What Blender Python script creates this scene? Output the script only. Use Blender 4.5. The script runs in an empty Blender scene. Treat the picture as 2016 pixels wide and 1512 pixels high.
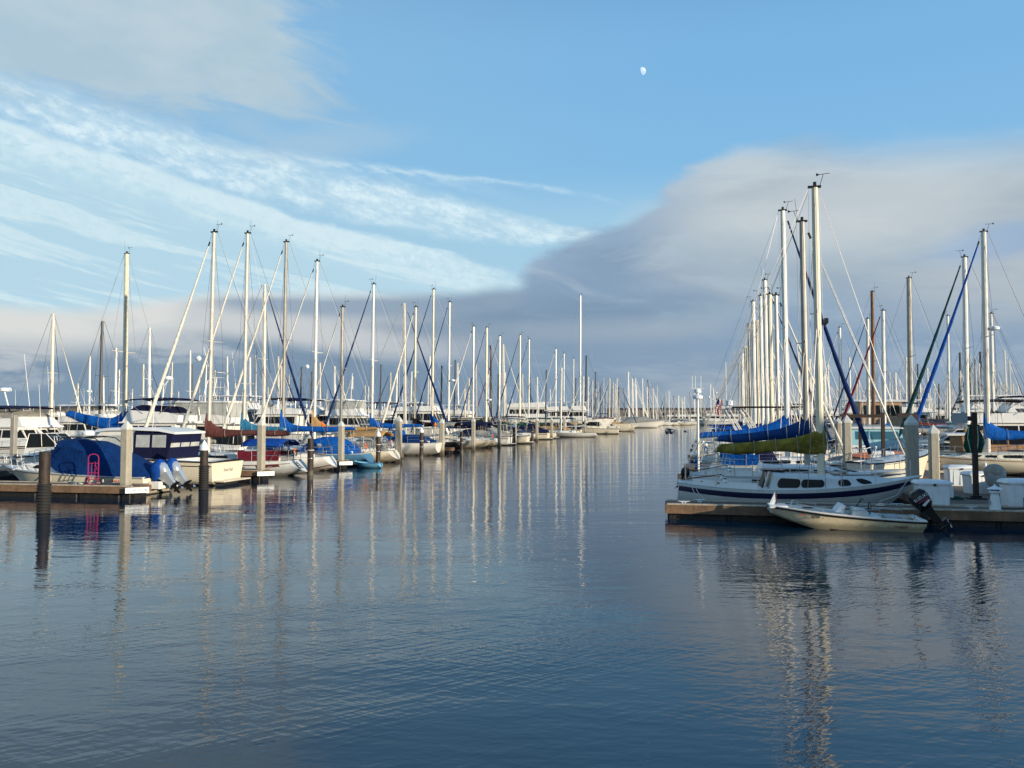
import bpy, math, random
from mathutils import Vector, Matrix, noise
rnd = random.Random(7)
PI = math.pi
# ------------------------------------------------------------------ camera, sky, sun, exposure
sc = bpy.context.scene
COL = sc.collection
CAM_H = 3.2
FPX = 1550.0
PITCH = math.atan(65 / FPX)
cam_d = bpy.data.cameras.new('camera')
cam_d.sensor_width = 36.0
cam_d.lens = 36.0 * FPX / 2016
cam_d.clip_start = 0.1
cam_d.clip_end = 30000
cam = bpy.data.objects.new('camera', cam_d)
COL.objects.link(cam)
cam.location = (0, 0, CAM_H)
cam.rotation_euler = (PI / 2 + PITCH, 0, 0)
sc.camera = cam
sc.view_settings.view_transform = 'Standard'
sc.view_settings.look = 'None'
sc.view_settings.gamma = 1
sc.view_settings.exposure = 0.35
sc.render.film_transparent = False
try:
    sc.cycles.use_denoising = True
    sc.cycles.max_bounces = 6
    sc.cycles.caustics_reflective = False
    sc.cycles.caustics_refractive = False
except Exception:
    pass

SUN_AZ = math.radians(127)      # clockwise from the view axis (+Y)
SUN_EL = math.radians(10)
to_sun = Vector((math.sin(SUN_AZ) * math.cos(SUN_EL), math.cos(SUN_AZ) * math.cos(SUN_EL), math.sin(SUN_EL)))
sun_d = bpy.data.lights.new('sun', 'SUN')
sun_d.energy = 5.0
sun_d.angle = math.radians(0.5)
sun_d.color = (1.0, 0.85, 0.64)
sun = bpy.data.objects.new('sun', sun_d)
COL.objects.link(sun)
sun.rotation_euler = to_sun.to_track_quat('Z', 'Y').to_euler()
sun.location = (60, -20, 40)


def ray(px, py):
    u = (px - 1008) / FPX
    v = (756 - py) / FPX
    return Vector((u, math.cos(PITCH) - v * math.sin(PITCH), math.sin(PITCH) + v * math.cos(PITCH)))


def at(px, py, Y):
    r = ray(px, py)
    return Vector((0, 0, CAM_H)) + r * (Y / r.y)


def on_z(px, py, z):
    r = ray(px, py)
    return Vector((0, 0, CAM_H)) + r * ((z - CAM_H) / r.z)


TH = math.radians(11.2)         # the finger docks and berths lie this far off the view's horizontal
TF = math.radians(13.6)         # the channel runs this far to the right of the view axis
FV = Vector((math.sin(TF), math.cos(TF), 0))
RV = Vector((math.cos(TH), -math.sin(TH), 0))
DET = FV.x * RV.y - FV.y * RV.x


def ST(p):
    """berth coordinates (along the channel, across it) of a world point"""
    return (p.x * RV.y - p.y * RV.x) / DET, (FV.x * p.y - FV.y * p.x) / DET


def P(s, t, z=0.0):
    return FV * s + RV * t + Vector((0, 0, z))


def st(px, s=None, t=None, Y=None, py=830):
    """point of the vertical plane through pixel column px that has the given s, t or depth"""
    r = ray(px, py)
    d = Vector((r.x / r.y, 1, 0))
    ds, dt = ST(d)
    k = Y if Y is not None else (s / ds if s is not None else t / dt)
    return k, k * ds, k * dt


def top_z(py, Y, px=1008):
    return at(px, py, Y).z


# --- node expression helper
class NT:
    def __init__(self, nt):
        self.nt = nt

    def n(self, t, **kw):
        nd = self.nt.nodes.new(t)
        for k, v in kw.items():
            setattr(nd, k, v)
        return nd

    def lk(self, a, b):
        self.nt.links.new(a, b)

    def m(self, op, a, b=None, c=None, clamp=False):
        nd = self.n('ShaderNodeMath', operation=op, use_clamp=clamp)
        for i, x in enumerate((a, b, c)):
            if x is None:
                continue
            if hasattr(x, 'is_output'):
                self.lk(x, nd.inputs[i])
            else:
                nd.inputs[i].default_value = x
        return nd.outputs[0]

    def sm(self, x, a, b, lo=0.0, hi=1.0):
        nd = self.n('ShaderNodeMapRange', interpolation_type='SMOOTHSTEP')
        self.lk(x, nd.inputs[0])
        for i, q in ((1, a), (2, b), (3, lo), (4, hi)):
            if hasattr(q, 'is_output'):
                self.lk(q, nd.inputs[i])
            else:
                nd.inputs[i].default_value = q
        return nd.outputs[0]

    def curve(self, x, pts, x0, x1):
        """piecewise smooth 1-D function given by (x, value) points"""
        ys = [p[1] for p in pts]
        y0, y1 = min(ys), max(ys)
        if y1 - y0 < 1e-6:
            y1 = y0 + 1
        xn = self.m('DIVIDE', self.m('SUBTRACT', x, x0), x1 - x0, clamp=True)
        fc = self.n('ShaderNodeFloatCurve')
        c = fc.mapping.curves[0]
        while len(c.points) < len(pts):
            c.points.new(0.5, 0.5)
        for q, (a, b) in zip(c.points, sorted(pts)):
            q.location = ((a - x0) / (x1 - x0), (b - y0) / (y1 - y0))
        fc.mapping.update()
        self.lk(xn, fc.inputs['Value'])
        return self.m('ADD', self.m('MULTIPLY', fc.outputs[0], y1 - y0), y0)

    def mix(self, f, a, b):
        nd = self.n('ShaderNodeMix', data_type='RGBA')
        if hasattr(f, 'is_output'):
            self.lk(f, nd.inputs[0])
        else:
            nd.inputs[0].default_value = f
        for i, x in ((6, a), (7, b)):
            if hasattr(x, 'is_output'):
                self.lk(x, nd.inputs[i])
            else:
                nd.inputs[i].default_value = (*x[:3], 1)
        return nd.outputs[2]

    def ramp(self, x, pts, interp='EASE'):
        nd = self.n('ShaderNodeValToRGB')
        nd.color_ramp.interpolation = interp
        e = nd.color_ramp.elements
        while len(e) < len(pts):
            e.new(0.5)
        for q, (p, c) in zip(e, pts):
            q.position = p
            q.color = (*c[:3], 1)
        self.lk(x, nd.inputs[0])
        return nd.outputs[0]

    def noise(self, vec, scale, detail=4, rough=0.5, dist=0.0):
        nd = self.n('ShaderNodeTexNoise')
        self.lk(vec, nd.inputs['Vector'])
        nd.inputs['Scale'].default_value = scale
        nd.inputs['Detail'].default_value = detail
        nd.inputs['Roughness'].default_value = rough
        nd.inputs['Distortion'].default_value = dist
        return nd.outputs[0]

    def xyz(self, x, y, z=0.0):
        nd = self.n('ShaderNodeCombineXYZ')
        for i, q in enumerate((x, y, z)):
            if hasattr(q, 'is_output'):
                self.lk(q, nd.inputs[i])
            else:
                nd.inputs[i].default_value = q
        return nd.outputs[0]


def lin(r, g, b):
    f = lambda c: (c / 255 / 12.92) if c / 255 < .04045 else ((c / 255 + .055) / 1.055) ** 2.4
    return (f(r), f(g), f(b))


def build_world():
    w = bpy.data.worlds.new('World')
    sc.world = w
    w.use_nodes = True
    nt = w.node_tree
    nt.nodes.clear()
    N = NT(nt)
    out = N.n('ShaderNodeOutputWorld')
    bg = N.n('ShaderNodeBackground')
    N.lk(bg.outputs[0], out.inputs[0])
    tc = N.n('ShaderNodeTexCoord')
    sep = N.n('ShaderNodeSeparateXYZ')
    N.lk(tc.outputs['Generated'], sep.inputs[0])
    x, y, z = sep.outputs
    az = N.m('ARCTAN2', x, y)
    el = N.m('ARCSINE', z)
    pos = tc.outputs['Generated']

    def A(px):
        return math.atan((px - 1008) / FPX)

    def V(py, px=1008):
        return math.atan((821 - py) / FPX * math.cos(A(px)))
    # Nishita sky
    sky = N.n('ShaderNodeTexSky')
    sky.sky_type = 'NISHITA'
    sky.sun_disc = False
    sky.sun_elevation = SUN_EL
    sky.sun_rotation = SUN_AZ
    sky.air_density = 1.0
    sky.dust_density = 0.6
    sky.ozone_density = 2.5
    skc = N.n('ShaderNodeVectorMath', operation='MULTIPLY')
    N.lk(sky.outputs[0], skc.inputs[0])
    skc.inputs[1].default_value = (0.085, 0.085, 0.085)
    # clear-air colour of the day by elevation, blended with the physical sky
    grad = N.ramp(N.m('MULTIPLY', el, 1 / 1.0), [
        (0.0, lin(176, 196, 212)), (0.10, lin(186, 208, 224)), (0.22, lin(172, 208, 232)), (0.32, lin(132, 186, 230)),
        (0.42, lin(124, 180, 228)), (0.56, lin(104, 158, 210)), (1.0, lin(70, 122, 184))])
    side = N.sm(az, A(300), A(1700))
    c = N.mix(0.08, grad, skc.outputs[0])
    c = N.mix(0.10, c, lin(170, 196, 216))
    c = N.mix(N.m('MULTIPLY', N.m('SUBTRACT', 1.0, side), 0.25), c, lin(170, 196, 214))
    # noise fields on the sky dome
    P2 = N.xyz(N.m('MULTIPLY', az, 1.0), N.m('MULTIPLY', el, 2.2), 0.0)
    n1 = N.noise(P2, 5.0, 6, 0.55)
    n2 = N.noise(P2, 16.0, 6, 0.6)
    n3 = N.noise(P2, 2.2, 3, 0.5)
    PB = N.xyz(N.m('MULTIPLY', az, 1.0), N.m('ADD', N.m('MULTIPLY', el, 3.4), N.m('MULTIPLY', az, .25)), 7.7)
    nb = N.noise(PB, 7.0, 8, 0.62, 0.6)
    nbl = N.noise(PB, 2.8, 5, 0.55, 0.4)
    wob = N.m('SUBTRACT', n1, 0.5)
    wob2 = N.m('SUBTRACT', n2, 0.5)
    # streak coordinates: bands fall towards the right
    sl = 0.20
    el_s = N.m('ADD', el, N.m('MULTIPLY', az, sl))           # constant along a band
    elw = N.m('ADD', el_s, N.m('MULTIPLY', wob, 0.022))
    SP = N.xyz(N.m('MULTIPLY', az, 1.6), N.m('MULTIPLY', elw, 20.0), 1.3)
    ns = N.noise(SP, 1.5, 7, 0.62, 0.35)
    SP2 = N.xyz(N.m('MULTIPLY', az, 7.0), N.m('MULTIPLY', elw, 22.0), 4.3)
    ns2 = N.noise(SP2, 2.6, 5, 0.65)
    SPr = N.xyz(N.m('MULTIPLY', az, 14.0), N.m('MULTIPLY', elw, 34.0), 9.3)
    ns3 = N.noise(SPr, 1.6, 3, 0.6)
    SPq = N.xyz(N.m('ADD', N.m('MULTIPLY', az, 55.0), N.m('MULTIPLY', el, -8.0)), N.m('MULTIPLY', elw, 80.0), 2.3)
    ns4 = N.noise(SPq, 1.3, 4, 0.65, .5)
    # cirrus field: a bright veil below a falling line, a ragged band above it, a blue gap between
    elr = N.m('ADD', el, N.m('ADD', N.m('ADD', N.m('MULTIPLY', wob2, 0.016), N.m('MULTIPLY', N.m('SUBTRACT', ns4, .5), .008)), N.m('MULTIPLY', wob, 0.02)))
    rip = N.m('MULTIPLY', N.sm(ns3, 0.32, 0.62, 0.35, 1.0), N.sm(ns4, 0.30, 0.62, 0.45, 1.0))
    fil = N.sm(ns2, 0.36, 0.58, 0.30, 1.0)
    topB = N.curve(az, [(A(-400), V(290)), (A(0), V(326)), (A(200), V(352)), (A(420), V(395)), (A(600), V(435)), (A(800), V(478)),
                        (A(1050), V(545)), (A(1200), V(600))], A(-400), A(1200))
    dB = N.m('SUBTRACT', topB, elr)
    endB = N.m('MULTIPLY', N.sm(N.m('ADD', az, N.m('MULTIPLY', wob2, .10)), A(1130), A(860)), 1.0)
    vB = N.m('MULTIPLY', N.sm(dB, -0.002, 0.007), endB)
    c = N.mix(N.m('MULTIPLY', vB, 0.88), c, lin(188, 213, 228))
    eB = N.m('MULTIPLY', N.m('MULTIPLY', N.sm(dB, -0.003, 0.005), N.sm(dB, 0.060, 0.010)), endB)
    c = N.mix(N.m('MULTIPLY', N.m('MULTIPLY', eB, rip), 1.0), c, lin(222, 234, 241))
    c = N.mix(N.m('MULTIPLY', N.m('MULTIPLY', N.m('MULTIPLY', vB, N.sm(ns, .48, .56)), N.sm(ns4, .25, .6, .6, 1.0)), 0.80), c, lin(216, 229, 236))
    cA = N.curve(az, [(A(-400), V(225)), (A(0), V(282)), (A(200), V(312)), (A(400), V(345)), (A(600), V(375)), (A(800), V(408)),
                      (A(1000), V(445)), (A(1180), V(468))], A(-400), A(1180))
    wA = N.curve(az, [(A(-400), 34 / FPX), (A(100), 40 / FPX), (A(450), 44 / FPX), (A(800), 40 / FPX), (A(1050), 24 / FPX), (A(1230), 4 / FPX)], A(-400), A(1230))
    qA = N.m('DIVIDE', N.m('SUBTRACT', elr, cA), wA)
    dA = N.m('ABSOLUTE', qA)
    vA = N.m('MULTIPLY', N.sm(dA, 1.35, 0.45), N.sm(az, A(1230), A(1120)))
    c = N.mix(N.m('MULTIPLY', vA, 0.50), c, lin(186, 210, 226))
    c = N.mix(N.m('MULTIPLY', N.m('MULTIPLY', vA, N.m('MULTIPLY', rip, fil)), 1.0), c, lin(226, 237, 244))
    for (pxa, pya, pxb, pyb, wd, st_, sx0, sx1) in ((180, 255, 1240, 405, 7, .55, 150, 1290), (400, 275, 1020, 385, 16, .38, 380, 1060),
                                                (700, 430, 1110, 470, 12, .6, 640, 1120)):
        cv = N.curve(az, [(A(pxa), V(pya, pxa)), (A((pxa + pxb) / 2), V((pya + pyb) / 2 - 6, (pxa + pxb) / 2)), (A(pxb), V(pyb, pxb))], A(-300), A(1400))
        d = N.m('ABSOLUTE', N.m('SUBTRACT', N.m('ADD', el, N.m('MULTIPLY', wob2, 0.016)), cv))
        band = N.m('SUBTRACT', 1.0, N.sm(d, 0.0, wd * 1.25 / FPX))
        band = N.m('MULTIPLY', band, N.sm(ns2, 0.36, 0.60, 0.15, 1.0))
        ends = N.m('MULTIPLY', N.sm(az, A(sx0), A(sx0 + 150)), N.sm(az, A(sx1), A(sx1 - 260)))
        c = N.mix(N.m('MULTIPLY', N.m('MULTIPLY', band, ends), st_), c, lin(214, 229, 238))
    # grey cloud top left
    def blob(px, py, rx, ry, rot=0.0, w=0.35):
        a = N.m('SUBTRACT', az, A(px))
        b = N.m('SUBTRACT', el, V(py, px))
        a2 = N.m('DIVIDE', N.m('ADD', N.m('MULTIPLY', a, math.cos(rot)), N.m('MULTIPLY', b, math.sin(rot))), rx / FPX)
        b2 = N.m('DIVIDE', N.m('SUBTRACT', N.m('MULTIPLY', b, math.cos(rot)), N.m('MULTIPLY', a, math.sin(rot))), ry / FPX)
        r = N.m('SQRT', N.m('ADD', N.m('MULTIPLY', a2, a2), N.m('MULTIPLY', b2, b2)))
        r = N.m('ADD', r, N.m('MULTIPLY', wob, 1.0))
        r = N.m('ADD', r, N.m('MULTIPLY', N.m('SUBTRACT', nb, .5), 1.5))
        return N.sm(r, 1.0 + w, 1.0 - w, 0.0, 1.0)
    g = blob(190, 5, 350, 140, -0.08, 0.26)
    gc = N.mix(N.sm(n1, .3, .7), lin(184, 198, 208), lin(212, 214, 214))
    c = N.mix(N.m('MULTIPLY', g, .80), c, gc)
    g = blob(200, 150, 330, 60, 0.0, 0.7)
    c = N.mix(N.m('MULTIPLY', g, .22), c, lin(150, 178, 204))
    g = blob(480, 235, 60, 22, 0.0, 0.7)
    c = N.mix(N.m('MULTIPLY', g, .45), c, lin(176, 196, 214))
    g = blob(620, 275, 150, 28, 0.1, 0.8)
    c = N.mix(N.m('MULTIPLY', g, .55), c, lin(178, 198, 216))
    g = blob(560, 205, 60, 16, 0.1, 0.8)
    c = N.mix(N.m('MULTIPLY', g, .35), c, lin(176, 196, 214))
    # left bank: pink top edge, slate below
    lowedge = N.curve(az, [(A(-400), V(590)), (A(0), V(600, 0)), (A(300), V(612)), (A(500), V(585)), (A(700), V(578)),
                           (A(900), V(574)), (A(1050), V(566)), (A(1250), V(600)), (A(1600), V(640)), (A(2400), V(640))], A(-400), A(2400))
    dd = N.m('SUBTRACT', N.m('ADD', lowedge, N.m('MULTIPLY', wob, 0.018)), el)      # positive below the edge
    inb = N.sm(dd, -0.007, 0.012)
    slate = N.ramp(N.m('ADD', N.m('MULTIPLY', az, 0.8), 0.5), [
        (0.0, lin(124, 143, 167)), (0.35, lin(121, 141, 166)), (0.55, lin(131, 150, 172)), (0.75, lin(146, 159, 178)), (1.0, lin(154, 162, 178))])
    slate = N.mix(N.sm(n3, 0.35, 0.7, 0.0, 0.5), slate, lin(140, 156, 174))
    pinkband = N.m('MULTIPLY', N.sm(dd, 0.066, 0.022), N.sm(az, A(1000), A(500)))
    midd = N.m('MULTIPLY', N.m('MULTIPLY', N.sm(dd, 0.0, 0.012), N.sm(dd, 0.04, 0.02)), N.sm(az, A(300), A(480)))
    body = N.mix(N.m('MULTIPLY', pinkband, 1.0), slate, lin(224, 217, 214))
    body = N.mix(N.m('MULTIPLY', midd, 0.9), body, lin(148, 162, 182))
    d2 = N.m('ABSOLUTE', N.m('SUBTRACT', N.m('ADD', el, N.m('MULTIPLY', wob, .02)),
             N.curve(az, [(A(350), V(630)), (A(700), V(672)), (A(1000), V(695)), (A(1200), V(700))], A(350), A(1200))))
    pk = N.m('MULTIPLY', N.m('SUBTRACT', 1.0, N.sm(d2, 0.004, 0.026)), N.m('MULTIPLY', N.sm(az, A(330), A(430)), N.sm(az, A(1120), A(640))))
    body = N.mix(N.m('MULTIPLY', pk, 0.9), body, lin(210, 205, 207))
    body = N.mix(N.sm(nb, 0.50, 0.72, 0.0, 0.22), body, lin(168, 178, 192))
    body = N.mix(N.sm(nbl, 0.50, 0.34, 0.0, 0.18), body, lin(108, 130, 158))
    puff = N.m('MULTIPLY', N.m('MULTIPLY', N.sm(nb, 0.48, 0.62), N.sm(dd, .02, .05)), N.m('MULTIPLY', N.sm(dd, .105, .06), N.sm(az, A(1100), A(500))))
    body = N.mix(N.m('MULTIPLY', puff, .6), body, lin(208, 204, 206))
    c = N.mix(inb, c, body)
    # big bank on the right
    edge = N.curve(az, [(A(940), V(700)), (A(1030), V(520)), (A(1100), V(478)), (A(1200), V(440)), (A(1300), V(392)), (A(1400), V(338)), (A(1540), V(318)),
                        (A(1700), V(345)), (A(1850), V(362)), (A(2016), V(372)), (A(2600), V(380))], A(940), A(2600))
    sharp = N.m('ADD', edge, N.m('ADD', N.m('MULTIPLY', wob, 0.055), N.m('MULTIPLY', N.m('SUBTRACT', nb, .5), 0.050)))
    de = N.m('SUBTRACT', sharp, el)
    ew = N.sm(az, A(1350), A(1750), 0.012, 0.036)
    inr = N.sm(de, N.m('MULTIPLY', ew, -1.0), ew)
    lowf = N.sm(el, V(640), V(560))
    inr = N.m('MULTIPLY', inr, N.m('ADD', N.m('MULTIPLY', lowf, N.sm(N.m('ADD', az, N.m('MULTIPLY', wob, .06)), A(1010), A(1055))),
                                   N.m('MULTIPLY', N.m('SUBTRACT', 1.0, lowf), N.sm(az, A(800), A(1500)))))
    t2 = N.m('ADD', de, N.m('MULTIPLY', wob, 0.08))
    rb = N.ramp(N.m('MULTIPLY', t2, 3.0), [(0.0, lin(198, 204, 212)), (0.22, lin(194, 197, 203)), (0.42, lin(168, 177, 189)),
                                          (0.62, lin(142, 160, 184)), (0.85, lin(148, 161, 180)), (1.0, lin(158, 163, 172))])
    lb = N.ramp(N.m('MULTIPLY', t2, 4.0), [(0.0, lin(150, 168, 192)), (0.2, lin(138, 157, 182)), (0.55, lin(142, 160, 184)), (1.0, lin(134, 152, 176))])
    cb = N.mix(N.sm(N.m('ADD', az, N.m('MULTIPLY', wob, .15)), A(1180), A(1500)), lb, rb)
    cb = N.mix(N.sm(nb, 0.46, 0.70, 0.0, 0.42), cb, lin(192, 197, 206))
    cb = N.mix(N.sm(nbl, 0.54, 0.36, 0.0, 0.42), cb, lin(128, 144, 166))
    cb = N.mix(N.m('MULTIPLY', N.sm(nb, 0.50, 0.34), N.sm(az, A(1500), A(1900), .25, .55)), cb, lin(140, 158, 184))
    c = N.mix(N.m('MULTIPLY', inr, 0.97), c, cb)
    g = blob(1700, 400, 260, 70, 0.0, 0.7)
    c = N.mix(N.m('MULTIPLY', g, 0.55), c, lin(212, 210, 212))
    g = blob(1930, 560, 150, 60, 0.0, 0.7)
    c = N.mix(N.m('MULTIPLY', g, 0.40), c, lin(192, 191, 197))
    g = blob(1985, 470, 120, 25, 0.1, 0.7)
    c = N.mix(N.m('MULTIPLY', g, 0.5), c, lin(150, 176, 210))
    g = blob(1180, 610, 190, 26, 0.05, 0.7)
    c = N.mix(N.m('MULTIPLY', g, 0.5), c, lin(120, 142, 168))
    g = blob(1150, 650, 220, 20, 0.0, 0.8)
    c = N.mix(N.m('MULTIPLY', g, 0.35), c, lin(178, 182, 192))
    # thin warm haze on the horizon
    hz = N.sm(el, 0.07, 0.0, 0.0, 1.0)
    c = N.mix(N.m('MULTIPLY', hz, N.sm(az, A(900), A(1400), 0.0, 0.45)), c, lin(166, 169, 175))
    tint = N.n('ShaderNodeVectorMath', operation='MULTIPLY')
    N.lk(c, tint.inputs[0])
    tint.inputs[1].default_value = (0.925, 1.02, 1.03)
    N.lk(tint.outputs[0], bg.inputs['Color'])
    bg.inputs['Strength'].default_value = 0.80


build_world()
# ------------------------------------------------------------------ materials
MATS = {}


def mat(name, col, rough=0.5, metal=0.0, var=0.12, vscale=3.0, bump=0.0, bscale=20.0, spec=0.5, streak=0.0, dirt=None, coat=0.0, band=None):
    if name in MATS:
        return MATS[name]
    m = bpy.data.materials.new(name)
    MATS[name] = m
    m.use_nodes = True
    N = NT(m.node_tree)
    b = m.node_tree.nodes['Principled BSDF']
    tc = N.n('ShaderNodeTexCoord').outputs['Object']
    n1 = N.noise(tc, vscale, 5, 0.6)
    f = N.sm(n1, 0.25, 0.75)
    lo = tuple(max(0, c * (1 - var)) for c in col)
    hi = tuple(min(1, c * (1 + var * .7)) for c in col)
    c = N.mix(f, lo, hi)
    if streak > 0:
        mp = N.n('ShaderNodeMapping')
        N.lk(tc, mp.inputs[0])
        mp.inputs['Scale'].default_value = (9, 9, 0.7)
        s = N.noise(mp.outputs[0], 2.0, 5, 0.65)
        c = N.mix(N.m('MULTIPLY', N.sm(s, 0.5, 0.72), streak), c, dirt or tuple(q * .45 for q in col))
    if band:
        # growth and scum left by the water along a real tide line: (colour, top of band, strength)
        sp = N.n('ShaderNodeSeparateXYZ')
        N.lk(tc, sp.inputs[0])
        nb_ = N.noise(tc, 7.0, 5, 0.65)
        zz = N.m('ADD', sp.outputs[2], N.m('MULTIPLY', N.m('SUBTRACT', nb_, .5), band[1] * 1.2))
        c = N.mix(N.m('MULTIPLY', N.sm(zz, band[1], band[1] * .35), band[2]), c, band[0])
    N.lk(c, b.inputs['Base Color'])
    N.lk(N.m('ADD', N.m('MULTIPLY', n1, 0.15), rough - 0.07), b.inputs['Roughness'])
    b.inputs['Metallic'].default_value = metal
    b.inputs['Specular IOR Level'].default_value = spec
    if coat:
        b.inputs['Coat Weight'].default_value = coat
    if bump > 0:
        bn = N.n('ShaderNodeBump')
        N.lk(N.noise(tc, bscale, 4, 0.6), bn.inputs['Height'])
        bn.inputs['Strength'].default_value = 1.0
        bn.inputs['Distance'].default_value = bump
        N.lk(bn.outputs[0], b.inputs['Normal'])
    return m


def canvas(name, col, var=0.25):
    return mat(name, col, rough=0.85, var=var, vscale=3.2, bump=0.055, bscale=5.5, spec=0.12, streak=.35, dirt=tuple(c * .45 + .012 for c in col))


GEL = mat('white_gelcoat', (.72, .71, .67), .32, var=.06, streak=.30, dirt=(.42, .38, .30), vscale=1.5, band=((.13, .11, .06), .26, .65))
GEL2 = mat('cream_gelcoat', (.70, .64, .50), .32, var=.06, streak=.30, dirt=(.40, .34, .24), vscale=1.5, band=((.13, .11, .06), .26, .65))
GELG = mat('grey_white_gelcoat', (.58, .61, .60), .35, var=.08, streak=.35, dirt=(.30, .31, .28), vscale=1.5, band=((.13, .11, .06), .26, .65))
TAN = mat('tan_gelcoat', (.70, .58, .38), .38, var=.07, streak=.22, dirt=(.36, .27, .16), band=((.13, .11, .06), .26, .65))
DECK = mat('deck_paint', (.52, .54, .52), .6, var=.12, vscale=5, bump=.002, bscale=120)
DECKC = mat('cream_deck_paint', (.60, .56, .46), .6, var=.12, vscale=5, bump=.002, bscale=120)
LBLUE = mat('light_blue_hull', (.065, .18, .31), .3, var=.08, streak=.2, band=((.13, .11, .06), .26, .65))
NAVYH = mat('navy_paint', (.008, .012, .05), .3, var=.15)
BLACKH = mat('black_hull', (.012, .011, .012), .3, var=.2)
MAROON = mat('maroon_paint', (.10, .02, .018), .5, var=.2)
GREENH = mat('green_paint', (.02, .10, .06), .5, var=.2)
REDH = mat('red_hull', (.24, .03, .025), .45, var=.2)
BOOT = mat('antifouling_red', (.055, .018, .012), .8, var=.35, vscale=4)
BOOTD = mat('antifouling_dark', (.012, .014, .018), .8, var=.35, vscale=4)
ALU = mat('mast_aluminium', (.60, .58, .52), .38, metal=.25, var=.14, vscale=2, streak=.5, dirt=(.28, .24, .18))
ALUW = mat('white_mast_paint', (.74, .73, .68), .35, var=.08, vscale=2, streak=.45, dirt=(.36, .31, .22))
ALUC = mat('cream_mast_paint', (.70, .64, .48), .38, var=.10, vscale=2, streak=.45, dirt=(.34, .26, .14))
ALUD = mat('dull_mast_metal', (.33, .31, .27), .45, metal=.2, var=.2, vscale=2, streak=.5)
WOODM = mat('varnished_wood', (.16, .075, .03), .35, var=.25, vscale=4, streak=.4)
TEAK = mat('teak', (.32, .16, .06), .55, var=.25, vscale=6, streak=.4)
STEEL = mat('stainless_steel', (.62, .62, .60), .22, metal=.9, var=.1)
WIRE = mat('rigging_wire', (.22, .22, .22), .45, metal=.5, var=.2)
BLK = mat('black_fittings', (.010, .010, .011), .5, var=.25, spec=.3)
GLASS = mat('dark_window', (.008, .009, .010), .22, var=.3, spec=.18)
GLASSG = mat('clear_vinyl_window', (.42, .44, .42), .25, var=.25, vscale=2)
BLUEC = canvas('blue_canvas', (.003, .088, .37))
BLUEC2 = canvas('dark_blue_canvas', (.002, .028, .125))
NAVYC = canvas('navy_canvas', (.008, .010, .040))
BLACKC = canvas('black_canvas', (.016, .010, .012))
TANC = canvas('tan_canvas', (.42, .26, .11))
BROWNC = canvas('brown_canvas', (.115, .042, .036))
GREENC = canvas('green_canvas', (.008, .065, .040))
GREYC = canvas('grey_canvas', (.32, .31, .27))
YELC = canvas('mustard_canvas', (.215, .165, .028), var=.55)
TEALC = canvas('faded_teal_canvas', (.03, .17, .30))
MAROC = canvas('maroon_canvas', (.12, .012, .025))
REDC = canvas('red_canvas', (.30, .03, .03))
SAILW = canvas('white_sailcloth', (.68, .66, .58), var=.08)
SAILB = canvas('navy_sailcloth', (.010, .025, .105), var=.25)
SAILG = canvas('green_sailcloth', (.010, .045, .055), var=.25)
SAILBB = canvas('bright_blue_sailcloth', (.006, .060, .30), var=.25)
SAILR = canvas('red_sailcloth', (.15, .012, .022), var=.25)
RUBW = mat('white_rubber', (.62, .61, .57), .5, var=.12)
ORANGE = mat('orange_plastic', (.75, .17, .03), .5, var=.12)
WHITEP = mat('white_plastic', (.70, .74, .76), .42, var=.07, vscale=4, streak=.3, dirt=(.40, .38, .32))
PINK = mat('magenta_paint', (.30, .018, .085), .4, var=.2)
ROPE = mat('rope', (.55, .52, .44), .85, var=.25, vscale=30, bump=.004, bscale=80)
RUBB = mat('black_rubber', (.015, .015, .015), .75, var=.3)
SILVER = mat('silver_paint', (.55, .60, .64), .28, metal=.6, var=.08)
PIER_WOOD = mat('grey_weathered_wood', (.14, .105, .075), .85, var=.35, vscale=6, bump=.01, bscale=30)
FLOATM = mat('wet_black_float', (.010, .009, .008), .6, var=.5, vscale=5, bump=.03, bscale=9)
DTIMB = mat('dark_post_timber', (.030, .017, .012), .75, var=.4, vscale=6, bump=.008, bscale=25)
CAPM = mat('weathered_white_cap', (.56, .57, .53), .5, var=.12, vscale=3, streak=.5, dirt=(.30, .28, .22))
RUST = mat('rusty_brown_steel', (.085, .030, .015), .8, var=.4, vscale=6, bump=.01, bscale=25)
DPILE = mat('tarred_dark_pile', (.026, .015, .010), .65, var=.5, vscale=5, bump=.012, bscale=14, streak=.6, dirt=(.10, .085, .06), band=((.16, .145, .11), .35, .6))
GREYS = mat('grey_sign_paint', (.30, .33, .34), .5, var=.08)


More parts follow.
